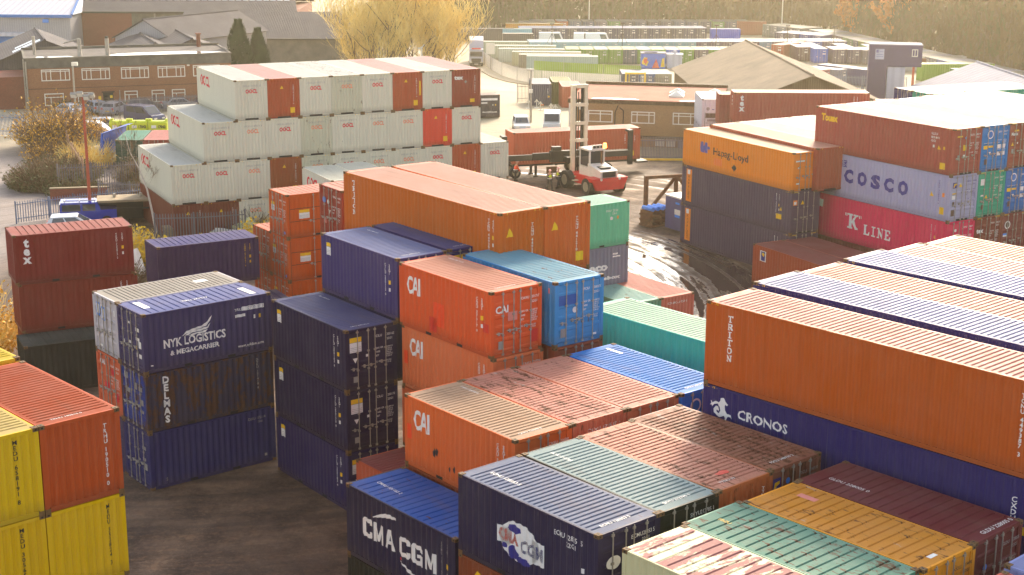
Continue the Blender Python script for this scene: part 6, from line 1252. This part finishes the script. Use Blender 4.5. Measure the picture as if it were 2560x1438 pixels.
# trailer with the long rust container lifted over it
tb = .309; TN = (.07, 133.5)
container('B', TN, tb, 4.13, S40, HC, (196, 94, 62), 'rust red container being lowered on a trailer by the stacker', .12, None, False, lambda le: (le.column('front', 'TCNU 3', le.L-1.5, 2.3, .12), le.column('front', 'TCNU 81477', le.L-1.0, 2.45, .13), le.column('front', '45G1', le.L-.55, 2.2, .12), le.rect('front', le.L-1.0, le.L-.6, .35, .8, 'yellow')), (232, 176, 156), 'container on the trailer')
t = thing('semi_trailer', (*TN, 0), tb, 'dark skeletal trailer under the rust red container', 'trailer'); mb = MB(); mb.box(.2, 12.0, .75, .95, .95, 1.22); mb.box(.2, 12.0, 1.5, 1.7, .95, 1.22)
for x in (.3, 4, 8, 11.7): mb.box(x, x+.2, .05, 2.4, 1.02, 1.22)
obj('chassis', mb.mesh('chassis', M['dark']), t); mb = MB()
for y in (.5, 1.9): mb.box(2.2, 2.4, y, y+.15, .1, 1.0); mb.box(2.1, 2.5, y-.08, y+.22, 0, .1)
obj('landing_leg', mb.mesh('landing_leg', M['dark']), t); mb = MB(); mb.box(3.2, 4.2, .2, .22, .3, .9); obj('side_guard', mb.mesh('side_guard', M['rustbrown']), t); obj('rear_light_bar', MB().box(12.0, 13.2, .5, 1.9, .8, .95).mesh('rear_light_bar', M['dark']), t)
for x in (.2, 6.2, 7.6, 9.0):
    for y in (.15, 2.3): wheel(t, x, y, .52, .34)
# container stacker
M['stackred'] = flat('stacker_red', (214, 32, 34), .45, 0, .12); M['stackwhite'] = flat('stacker_cream', (226, 214, 200), .5, 0, .08); M['mast'] = flat('mast_cream', (222, 206, 178), .5, 0, .1)
yaw = math.atan2(.88, -.47); t = thing('container_stacker', (6.9, 128.5, 0), yaw, 'red and cream container stacker with tall mast and orange beacon', 'stacker')
mb = MB(); mb.prism([(-2.6, .75), (-2.75, 1.15), (-2.4, 1.5), (-.4, 1.35), (2.4, 1.3), (2.6, .8), (1.6, .55), (-1.5, .55)], 'y', -1.0, 1.0); mb.box(-2.75, -1.6, -1.75, 1.75, 1.2, 1.5); mb.box(1.2, 2.6, -1.6, 1.6, 1.05, 1.3); mb.prism([(-1.3, .5), (1.3, .5), (1.75, 1.5), (-1.75, 1.5)], 'x', -2.95, -2.6); obj('chassis', mb.mesh('chassis', M['stackred']), t)
obj('hood', MB().prism([(-2.7, 1.5), (-2.7, 2.05), (-.6, 2.45), (-.6, 1.3)], 'y', -.85, .85).mesh('hood', M['stackwhite']), t); mb = MB(); mb.box(-2.74, -2.7, -.65, .65, 1.55, 2.0); mb.box(-2.2, -1.2, -.5, .5, 2.12, 2.3); obj('grille', mb.mesh('grille', M['dark']), t)
for y in (-.9, .9): obj('headlight', MB().bar((-2.97, y, 1.42), (-2.94, y, 1.42), .12, n=10).mesh('headlight', M['frame']), t)
cb = MB(); cb.box(-.7, 1.0, -.75, .75, 1.3, 2.1); cb.box(-.75, 1.05, -.8, .8, 3.5, 3.66)
for x in (-.66, .94):
    for y in (-.7, .7): cb.box(x-.06, x+.06, y-.06, y+.06, 2.1, 3.5)
cb.box(-.7, -.6, -.64, .64, 2.1, 2.4); obj('cab', cb.mesh('cab', M['stackwhite']), t); mb = MB(); mb.box(-.67, -.65, -.62, .62, 2.4, 3.45); mb.box(.93, .95, -.62, .62, 2.15, 3.45); mb.box(-.55, .85, -.7, -.68, 2.15, 3.45); mb.box(-.55, .85, .68, .7, 2.15, 3.45); obj('cab_glass', mb.mesh('cab_glass', M['carglass']), t)
mb = MB(); mb.box(-.5, -.35, -.7, .3, 3.66, 3.95); lb = obj('light_bar', mb.mesh('light_bar', M['steel']), t)
for y in (-.55, -.2, .15): obj('lamp', MB().bar((-.53, y, 3.8), (-.5, y, 3.8), .11, n=10).mesh('lamp', M['dark']), lb)
m = NT('beacon_orange'); m.set(base=(.9, .22, .02)); m.b.inputs['Emission Color'].default_value = (1, .3, .03, 1); m.b.inputs['Emission Strength'].default_value = 5.0; M['beacon'] = m.m
obj('beacon', MB().bar((-.4, -.95, 3.66), (-.4, -.95, 4.05), .17, .13, 12).mesh('beacon', M['beacon']), t)
mb = MB(); mb.bar((-.85, -.35, 2.3), (-.85, -.35, 3.5), .08); obj('exhaust', mb.mesh('exhaust', M['rustbrown']), t)
mb = MB()
for y in (-.62, .62): mb.box(2.25, 2.6, y-.16, y+.16, .5, 8.7); mb.cur = 0
for z in (8.6, 7.0, 5.4, 3.9): mb.box(2.2, 2.64, -.8, .8, z, z+.22); mb.box(2.1, 2.2, -.4, .4, z-.04, z+.26)
mast = obj('mast', mb.mesh('mast', M['mast']), t); mb = MB()
for y in (-.34, .34): mb.box(2.4, 2.62, y-.09, y+.09, .6, 8.5)
mb.bar((2.3, .15, .8), (2.3, .15, 8.2), .05); mb.bar((2.3, -.15, .8), (2.3, -.15, 8.2), .05); obj('mast_rail', mb.mesh('mast_rail', M['dark']), mast)
mb = MB(); dyaw = tb-(yaw-math.pi/2); Ts = Matrix.Translation((4.3, 0, 0)) @ Matrix.Rotation(dyaw-math.pi/2+0, 4, 'Z') @ Matrix.Translation((0, 0, 0))
mb.box(-5.9, 5.9, -.3, .12, 2.1, 2.6, Ts); mb.box(-1.8, 1.9, -.75, -.2, 1.9, 2.9, Ts); mb.box(-3.4, -1.6, -.5, -.2, 2.2, 2.75, Ts); mb.box(-6.1, -5.7, -.25, .1, 1.3, 4.25, Ts); mb.box(5.7, 6.1, -.25, .1, 1.3, 4.35, Ts); mb.box(-6.1, -5.7, -.25, .7, 4.15, 4.3, Ts); mb.box(5.7, 6.1, -.25, .7, 4.2, 4.4, Ts); mb.box(-1.6, -.8, -.6, 0, 2.9, 3.25, Ts); mb.box(1.1, 1.7, -.6, -.1, 2.9, 3.3, Ts); mb.box(-.7, .7, -1.9, -.6, 2.0, 2.5, Ts)
sp_ = obj('spreader', mb.mesh('spreader', M['dark']), t); obj('spreader_pipe', MB().box(2.0, 5.6, -.36, -.31, 2.68, 2.74, Ts).mesh('spreader_pipe', M['steel']), sp_)
mb = MB()
for k in range(3): mb.box(.2+k*.45, .6+k*.45, 1.0, 1.5, .5+.28*k, .56+.28*k)
obj('steps', mb.mesh('steps', M['mast']), t)
for x, r in ((1.75, .78), (-1.85, .72)):
    for y in (-1.5, 1.5): wheel(t, x, y, r, .6)
# people
def skinned(name, pts, edges, rad, mat, par, sub=1):
    me = bpy.data.meshes.new(name); me.from_pydata(pts, edges, []); me.materials.append(mat); o = obj(name, me, par); md = o.modifiers.new('Skin', 'SKIN'); md.use_smooth_shade = True
    sv = me.skin_vertices[0].data if len(me.skin_vertices) else None
    if sv is None:
        bm = bmesh.new(); bm.from_mesh(me); ly = bm.verts.layers.skin.verify(); bm.to_mesh(me); bm.free(); sv = me.skin_vertices[0].data
    for i, r in enumerate(rad): sv[i].radius = (r, r) if not isinstance(r, tuple) else r; sv[i].use_root = (i == 0)
    if sub: s_ = o.modifiers.new('Subdivision', 'SUBSURF'); s_.levels = sub; s_.render_levels = sub
    return o
M['hiyel'] = flat('yellow_hivis', (216, 226, 20), .6, 0, .06); M['hior'] = flat('orange_hivis', (250, 84, 24), .6, 0, .06); M['trousers'] = flat('dark_trousers', (36, 36, 46), .8); M['helmet'] = flat('pink_white_helmet', (236, 168, 158), .4, 0, .05)
def person(loc, yaw, label, vest, stride, arms='phone', bend=0.0, legs=True):
    t = thing('person', loc, yaw, label, 'person', 'workers in the yard')
    s = stride; b = bend
    P = [(0, 0, .95), (b*.3, 0, 1.2), (b*.7, 0, 1.42), (b*.9, 0, 1.52), (b+.03, 0, 1.66), (b+.01, 0, 1.76),      # 0-5 pelvis..crown
         (0, .1, .9), (s*.5, .1, .5), (s*.9-.04, .1, .08), (s*.9+.16, .1, .04), (0, -.1, .9), (-s*.35, -.1, .5), (-s*.95, -.1, .1), (-s*.95+.18, -.1, .04)]
    if arms == 'phone': A = [(b*.7, .2, 1.4), (b*.7+.02, .28, 1.14), (b*.7+.24, .16, 1.12), (b*.7+.32, .12, 1.13), (b*.7, -.2, 1.4), (b*.7-.02, -.28, 1.14), (b*.7+.22, -.16, 1.14), (b*.7+.3, -.12, 1.15)]
    else: A = [(b*.7, .2, 1.4), (b*.7-.06, .27, 1.14), (b*.7+.02, .27, .9), (b*.7+.04, .27, .82), (b*.7, -.2, 1.4), (b*.7+.08, -.27, 1.14), (b*.7+.2, -.25, .92), (b*.7+.23, -.25, .84)]
    P += A; E = [(0, 1), (1, 2), (2, 3), (3, 4), (4, 5), (0, 6), (6, 7), (7, 8), (8, 9), (0, 10), (10, 11), (11, 12), (12, 13), (2, 14), (14, 15), (15, 16), (16, 17), (2, 18), (18, 19), (19, 20), (20, 21)]
    rad = [.13, .14, .13, .055, .1, .07, .09, .065, .045, .04, .09, .065, .045, .04, .06, .048, .036, .034, .06, .048, .036, .034]
    # fingers: four and a thumb on each hand
    for hnd in (17, 21):
        x, y, z = P[hnd]
        for k in range(4): P.append((x+.085, y+(-.03+.02*k), z-.01-.004*abs(k-1))); E.append((hnd, len(P)-1)); rad.append(.0095)
        P.append((x+.04, y+(.05 if hnd == 21 else -.05), z+.02)); E.append((hnd, len(P)-1)); rad.append(.011)
    body = skinned('body', P, E, rad, M['skin'], t)
    skinned('trousers', [P[i] for i in (0, 6, 7, 8, 10, 11, 12)], [(0, 1), (1, 2), (2, 3), (0, 4), (4, 5), (5, 6)], [.165, .115, .09, .075, .115, .09, .075], M['trousers'], t)
    skinned('jacket', [P[i] for i in (0, 1, 2, 14, 15, 16, 18, 19, 20)], [(0, 1), (1, 2), (2, 3), (3, 4), (4, 5), (2, 6), (6, 7), (7, 8)], [.14, .155, .15, .08, .068, .055, .08, .068, .055], M['hior'] if vest == 'hior' else M['trousers'], t)
    skinned('vest', [(0, 0, .92), P[1], (b*.66, 0, 1.4)], [(0, 1), (1, 2)], [(.2, .18), (.2, .18), (.22, .18)], M[vest], t)
    band = MB(); 
    for z in (1.02, 1.08): pass
    bx = b*.15; band.bar((bx, 0, 1.0), (bx+b*.05, 0, 1.07), .205, .205, 12); obj('vest_stripe', band.mesh('vest_stripe', M['white']), t)
    mb = MB(); hx = b+.02; rings = [(0, .125), (.05, .12), (.1, .09), (.13, .03)]
    for (z0, r0), (z1, r1) in zip(rings, rings[1:]): mb.bar((hx, 0, 1.71+z0), (hx, 0, 1.71+z1), r0, r1, 12)
    mb.box(hx+.08, hx+.19, -.08, .08, 1.705, 1.72); obj('helmet', mb.mesh('helmet', M['helmet']), t)
    boots = MB()
    for i in (8, 12): x, y, z = P[i]; boots.box(x-.08, x+.2, y-.05, y+.05, max(0, z-.1), z+.05)
    obj('boots', boots.mesh('boots', M['dark']), t)
    return t
person((3.2, 128.2, 0), -1.0, 'worker in yellow vest with white band walking nearest the stacker wheel', 'hiyel', .34); person((4.0, 129.3, 0), -2.4, 'worker in plain yellow vest beside the white banded one', 'hiyel', .3); person((.25, 132.4, 0), .4, 'worker in orange jacket beside the trailer wheel', 'hior', .12, 'hang', .14)
# ------------------------------------------------------------------ posts, bins, heaps and other small things
M['polered'] = flat('rusty_red_pole', (186, 84, 56), .7, 0, .25, 1); M['lime'] = flat('lime_bin', (196, 206, 30), .5, 0, .1, 1)
t = thing('floodlight_mast', (-32.4, 113.6, 0), 0, 'tall rusty orange mast with a cluster of floodlights at the left', 'lamp post'); mb = MB(); mb.bar((0, 0, 0), (0, 0, 9.9), .14, .09, 8); obj('pole', mb.mesh('pole', M['polered']), t)
obj('cross_arm', MB().box(-.9, .75, -.05, .05, 9.85, 9.97).mesh('cross_arm', M['dark']), t)
for x, y, z in ((-.65, -.15, 9.9), (-.15, -.2, 10.0), (.3, -.15, 9.75), (.62, .1, 9.85)):
    T = Matrix.Translation((x, y, z)) @ Matrix.Rotation(R(35), 4, 'X'); l = obj('floodlight', MB().box(-.22, .22, -.1, .12, -.2, .2, T).mesh('floodlight', M['steel']), t); obj('lens', MB().box(-.19, .19, -.12, -.1, -.16, .16, T).mesh('lens', M['frame']), l)
t = thing('camera_pole', (-49.1, 169.0, 0), 0, 'grey camera pole in front of the office windows', 'pole'); obj('pole', MB().bar((0, 0, 0), (0, 0, 6.4), .12, .1, 8).mesh('pole', M['steel']), t); obj('camera', MB().box(-.1, .55, -.15, .15, 6.0, 6.4).mesh('camera', M['frame']), t)
t = thing('lamp_post', (2.0, 168.5, 0), 0, 'pale lamp post with grey box beside the office drive', 'lamp post'); mb = MB(); mb.bar((0, 0, 0), (0, 0, 2.2), .14, .13, 8); mb.bar((0, 0, 2.2), (0, 0, 5.9), .1, .08, 8); obj('pole', mb.mesh('pole', M['steel']), t); obj('switch_box', MB().box(-.2, .2, -.25, .1, 3.3, 3.7).mesh('switch_box', M['frame']), t); obj('lamp', MB().box(-.5, .3, -.15, .15, 5.8, 5.95).mesh('lamp', M['steel']), t)
t = thing('lamp_post', (54.4, 206.0, -2.6), 0, 'orange red pole with lamps before the far yard on the right', 'lamp post'); obj('pole', MB().bar((0, 0, 0), (0, 0, 6.1), .2, .15, 8).mesh('pole', M['polered']), t); mb = MB(); mb.box(-1.0, -.2, -.2, .2, 5.9, 6.6); mb.box(.9, 1.6, -.2, .2, 5.6, 6.1); mb.bar((-.9, 0, 5.8), (1.5, 0, 5.7), .06); obj('lamp', mb.mesh('lamp', M['rustbrown']), t)
t = thing('lamp_post', (-12.0, 199.0, -1), 0, 'white lamp post showing above the cream stack', 'lamp post'); obj('pole', MB().bar((0, 0, 0), (0, 0, 6.4), .12, .1, 8).mesh('pole', M['frame']), t); mb = MB(); mb.box(-.5, -.1, -.12, .12, 6.1, 6.3); mb.beam((0, 0, 6.2), (.35, 0, 6.7), .12, .12); obj('lamp', mb.mesh('lamp', M['frame']), t)
t = thing('steel_column', (58.6, 171.0, -2), 0, 'grey steel column at the right edge behind the containers', 'column'); mb = MB(); mb.box(-.35, .35, -.3, .3, 0, 9.4); mb.box(-.45, .45, -.4, .4, 9.4, 9.55); mb.box(-.6, .6, -.5, .5, 0, .2); obj('column', mb.mesh('column', M['pal']), t)
for x, y, h, l in ((16.8, 339.0, 10.5, 'thin far mast left of the middle, against the wood'), (58.0, 330.0, 11.0, 'thin far mast right of the middle, against the wood')):
    t = thing('mast', (x, y, -4.5), 0, l, 'mast'); mb = MB(); mb.bar((0, 0, 0), (0, 0, h), .13, .08, 6); mb.box(-.4, 0, -.05, .05, h-1.6, h-1.5); mb.box(-.05, .4, -.05, .05, h*.72, h*.72+.1); obj('pole', mb.mesh('pole', M['frame']), t)
for k, (x, y, h) in enumerate(((7.2, 283.2, 6.2), (20.3, 283.5, 6.4), (37.9, 284.6, 6.0), (51.6, 286.8, 5.8), (60.5, 287.5, 5.6))):
    t = thing('floodlight_tripod', (x, y, -4.5), 0, f'thin dark floodlight tripod standing at the light blue storage row, {ord_(k)} from the left', 'floodlight', 'floodlight tripods'); mb = MB(); mb.bar((0, 0, 0), (0, 0, h), .07, n=4)
    for a in (-.9, .9): mb.bar((a, 0, 2.6), (0, 0, h*.7), .04, n=4)
    mb.box(-.4, .4, -.15, .1, h-.25, h); obj('stand', mb.mesh('stand', M['dark']), t)
t = thing('road_sign', (-3.95, 262.0, -4.5), -.1, 'white sign board on a post beside the oncoming lorry', 'sign'); obj('board', MB().box(-.75, .75, -.04, .04, 2.6, 4.5).mesh('board', M['frame']), t); mb = MB(); mb.box(.0, .1, .05, .12, 0, 4.2); obj('post', mb.mesh('post', M['steel']), t)
for k, (x, y) in enumerate(((2.9, 184.0), (3.3, 181.0), (4.5, 178.5), (5.0, 177.0), (1.9, 183.0))):
    t = thing('arrow_post', (x, y, gz(y)), 0, 'small white marker post on the drive by the slate blue container', 'marker', 'small white marker posts on the drive'); mb = MB(); mb.box(-.3, .3, -.2, .2, 0, .08); mb.bar((0, 0, .08), (0, 0, .9), .05); mb.beam((-.25, 0, .7), (.05, 0, 1.05), .1, .1); mb.beam((.25, 0, .7), (-.05, 0, 1.05), .1, .1); obj('post', mb.mesh('post', M['frame']), t)
for k, (x, n_) in enumerate(((-41.5, '17041'), (-39.45, '17042'), (-37.4, '17043'))):
    t = thing('skip_bin', (x, 158.6, 0), .0, 'lime yellow waste skip numbered in black, '+['left one of three', 'middle one of three', 'right one, half hidden by the cream stack'][k], 'skip', 'lime yellow waste skips'); mb = MB(); mb.prism([(-.95, .15), (.95, .15), (1.0, 1.25), (-1.0, 1.25)], 'y', -.6, .7); obj('body', mb.mesh('body', M['lime']), t); mb = MB(); mb.prism([(-.6, 1.25), (.7, 1.25), (.5, 1.42), (-.4, 1.42)], 'x', -.98, .98); mb.box(-1.0, -.7, -.2, .2, 1.3, 1.62); mb.box(.7, 1.0, -.2, .2, 1.3, 1.62); obj('lid', mb.mesh('lid', M['lime']), t)
    obj('label_panel', MB().box(-.65, -.15, -.64, -.6, .7, 1.0).mesh('label_panel', M['white']), t); vs, fs, x0, x1, y0, y1 = text_mesh(n_, .05); mb = MB(); mb.v = [(.05+(a-x0)*.34, -.625, .72+b*.4) for a, b in vs]; mb.f = [tuple(f) for f in fs]; mb.mi = [0]*len(fs); obj('number', mb.mesh('number', M['black'], False), t)
    for a in (-.75, .75): obj('foot', MB().box(a-.1, a+.1, -.5, .6, 0, .15).mesh('foot', M['dark']), t)
# covered containers beside the scrub
container('A', (-36.7, 138.2), .08, 2.59, S20, HS, (60, 84, 70), 'green roofed container with door bars behind the birch and brambles', .4, 'near', False, None, (120, 176, 150), 'containers beside the parking fence'); container('A', (-34.2, 138.4), .08, 2.59, S20, HS, (150, 80, 70), 'pink roofed container left of the cream stack', .3, 'near', False, None, (226, 150, 140), 'containers beside the parking fence'); container('A', (-31.7, 138.8), .08, 2.59, S20, HS, (90, 120, 160), 'pale blue roofed container mostly behind the cream stack', .3, 'near', False, None, (160, 190, 214), 'containers beside the parking fence')
M['tarp'] = flat('blue_tarpaulin', (0, 70, 170), .5, 0, .12, 1.5); mb = MB(); mb.quad((-.4, 0, 0), (.0, .2, 2.95), (.9, 6.4, 2.95), (.2, 6.6, .4)); mb.quad((.0, .2, 2.95), (.12, .1, 2.95), (1.5, 6.4, 3.0), (.9, 6.4, 2.95)); mb.quad((-.4, 0, 0), (.4, -.25, .5), (.12, .1, 2.95), (0, .2, 2.95)); tag(obj('tarpaulin', mb.mesh('tarpaulin', M['tarp']), None, (-38.4, 139.6, 0)), 'bright blue tarpaulin hung beside the green roofed container', 'tarpaulin')
for k, (x, y, w_, d_, h_, rz) in enumerate(((-40.3, 145.4, 1.6, .8, .9, .4), (-39.4, 143.6, .9, .9, .6, 1.0))):
    mb = MB(); mb.prism([(-w_/2, 0), (w_/2, 0), (w_/2-.1, h_*.7), (0, h_), (-w_/2+.15, h_*.8)], 'y', -d_/2, d_/2); tag(obj('scrap_sheet', mb.mesh('scrap_sheet', M['frame']), None, (x, y, 0), rz), ['crumpled white scrap sheet below the white van', 'small white scrap piece beside the blue tarpaulin'][k], 'scrap')
t = thing('garden_wall', (-38.2, 122.6, 0), .2, 'low red brick wall under the brown brambles', 'wall'); mb = MB(); mb.box(0, 4.6, 0, .3, 0, .95); obj('brickwork', mb.mesh('brickwork', M['redbrick']), t); obj('coping', MB().box(-.03, 4.63, -.03, .33, .95, 1.03).mesh('coping', M['kerbstone']), t)
# open shed by the off-roader
t = thing('open_shed', (-31.6, 113.0, 0), .25, 'open fronted low shed with mossy flat roof behind the tex stack', 'shed'); mb = MB(); mb.box(-.1, 4.6, -.1, 2.2, 1.75, 1.92); obj('roof', mb.mesh('roof', M['slab'] if 'slab' in M else M['kerbstone']), t); mb = MB()
for x in (.05, 2.2, 4.4): mb.box(x, x+.1, 0, .1, 0, 1.75)
mb.box(0, 4.5, 2.05, 2.15, 0, 1.75); mb.box(1.0, 4.4, -.03, 0, 1.15, 1.3); obj('frame', mb.mesh('frame', M['dark']), t); mb = MB()
for x in (1.2, 3.2): mb.bar((x, 1.2, 1.92), (x, 1.2, 2.2), .12, n=6)
obj('vent', mb.mesh('vent', M['steel']), t)
# rubble behind the dark purple container
t = thing('pallet_stack', (-24.6, 107.9, 0), .3, 'stack of weathered grey pallets behind the dark purple container', 'pallets'); 
for k in range(5):
    mb = MB(); 
    for i in range(6): mb.box(-.9, .9, -.6+i*.21, -.6+i*.21+.14, k*.15+.1, k*.15+.125)
    for y in (-.58, -.05, .5): mb.box(-.9, .9, y, y+.1, k*.15, k*.15+.1)
    obj('pallet', mb.mesh('pallet', M['kerbstone']), t, (.03*(k % 2), .02*k, .35), .03*k)
obj('base_block', MB().box(-.85, .85, -.5, .55, 0, .36).mesh('base_block', M['darkbrown']), t)
def heap(loc, rx, ry, h, seed, m, label, name='rubble_heap', cat='heap'):
    rr = random.Random(seed); bm = bmesh.new(); bmesh.ops.create_icosphere(bm, subdivisions=3, radius=1)
    for v in bm.verts:
        k = 1+rr.uniform(-.1, .1)+.14*math.sin(5*v.co.x+seed)*math.cos(4*v.co.y); v.co = Vector((v.co.x*rx*k, v.co.y*ry*k, max(-.1, v.co.z)*h*k))
    me = bpy.data.meshes.new(name); bm.to_mesh(me); bm.free(); me.materials.append(M[m]); tag(obj(name, me, None, loc), label, cat)
M['palefab'] = flat('pale_green_sheeting', (196, 198, 150), .8, 0, .2, 2); M['whitefab'] = flat('white_sheeting', (214, 210, 200), .8, 0, .15, 2)
heap((-22.7, 109.0, 0), 1.5, .9, 1.1, 2, 'palefab', 'pale yellow heap of sheeting beside the pallets'); heap((-20.7, 107.8, 0), 1.9, .9, .95, 4, 'whitefab', 'white heap of sheeting right of the pale yellow one'); heap((-19.6, 108.8, 0), 1.0, .7, 1.5, 6, 'palefab', 'small greenish heap of sacks before the cream stack'); heap((-25.3, 95.0, 0), 1.0, 4.0, 2.4, 8, 'whitefab', 'white rubble bank between the tex stack and the dark purple container')
t = thing('steel_frame', (-22.4, 110.0, 1.0), .5, 'tipped rusty steel trailer frame on the rubble heap', 'scrap'); mb = MB(); mb.beam((-1.1, 0, .6), (.9, 0, -.3), .15, .2); mb.beam((-.9, .9, 1.1), (1.1, .9, .2), .12, .15); mb.beam((-1.1, 0, .6), (-.9, .9, 1.1), .12, .15); mb.beam((.9, 0, -.3), (1.1, .9, .2), .12, .15); mb.beam((.2, 0, .0), (.5, .9, 1.2), .06, .06); obj('frame', mb.mesh('frame', M['rustbrown']), t)
# things at the edge of the puddle
t = thing('beam_frame', (10.3, 116.0, 0), .35, 'rusty goalpost frame of steel beams beside the big puddle', 'frame'); mb = MB(); mb.box(0, .28, -.14, .14, 0, 3.5); mb.box(.28, 7.5, -.12, .12, 3.25, 3.5); mb.box(2.6, 2.86, -.12, .12, .2, 3.25); obj('beams', mb.mesh('beams', M['rustbrown']), t); mb = MB(); mb.beam((.3, 0, .6), (2.6, 0, 3.2), .2, .22); mb.beam((2.9, 0, 3.2), (4.9, 0, .8), .2, .22); obj('braces', mb.mesh('braces', M['rustbrown']), t)
t = thing('equipment_box', (11.66, 112.84, 0), .522-math.pi/2, 'small violet blue equipment box beside the Hapag-Lloyd stack', 'box'); M['boxblue'] = flat('violet_blue_box', (86, 80, 118), .5, 0, .15, 1); mb = MB(); mb.box(0, 2.3, 0, 1.6, .15, 2.6); obj('body', mb.mesh('body', M['boxblue']), t); obj('lid', MB().box(-.05, 2.35, -.05, 1.65, 2.6, 2.72).mesh('lid', M['frame']), t); obj('notice', MB().box(1.2, 1.9, -.02, 0, 1.35, 1.75).mesh('notice', M['frame']), t); mb = MB(); mb.box(1.3, 1.8, -.022, 0, 2.15, 2.3); mb.box(1.25, 1.85, -.025, 0, 1.15, 1.33); obj('notice_band', mb.mesh('notice_band', M['skyblue']), t)
t = thing('pallet_stack', (11.0, 114.0, 0), .6, 'low stack of muddy pallets topped with blue drums at the puddle', 'pallets')
for k in range(3):
    mb = MB(); mb.box(-1.0, 1.0, -.7, .7, k*.4+.05, k*.4+.2)
    for x in (-.9, 0, .8): mb.box(x, x+.12, -.7, .7, k*.4+.2, k*.4+.45)
    obj('pallet', mb.mesh('pallet', M['rustbrown']), t)
mb = MB()
for x in (-.7, -.2, .3, .75): mb.bar((x, -.6, 1.42), (x, .6, 1.42), .17, n=8)
obj('drums', mb.mesh('drums', M['bluesteel'] if 'bluesteel' in M else M['skyblue']), t)

# ------------------------------------------------------------------ haze: the golden winter air between the camera and the wood
m = NT('winter_haze'); m.n.remove(m.b); o_ = m.n['Material Output']; v = m.n.new('ShaderNodeVolumePrincipled'); v.inputs['Color'].default_value = (1.0, .88, .62, 1); v.inputs['Density'].default_value = HAZE_D; v.inputs['Anisotropy'].default_value = HAZE_G; m.link(v.outputs[0], o_.inputs['Volume'])
tag(obj('haze', MB().box(-420, 420, -30, 520, -8, 30).mesh('haze', m.m)), 'golden winter haze over the whole yard', 'haze', kind='stuff')
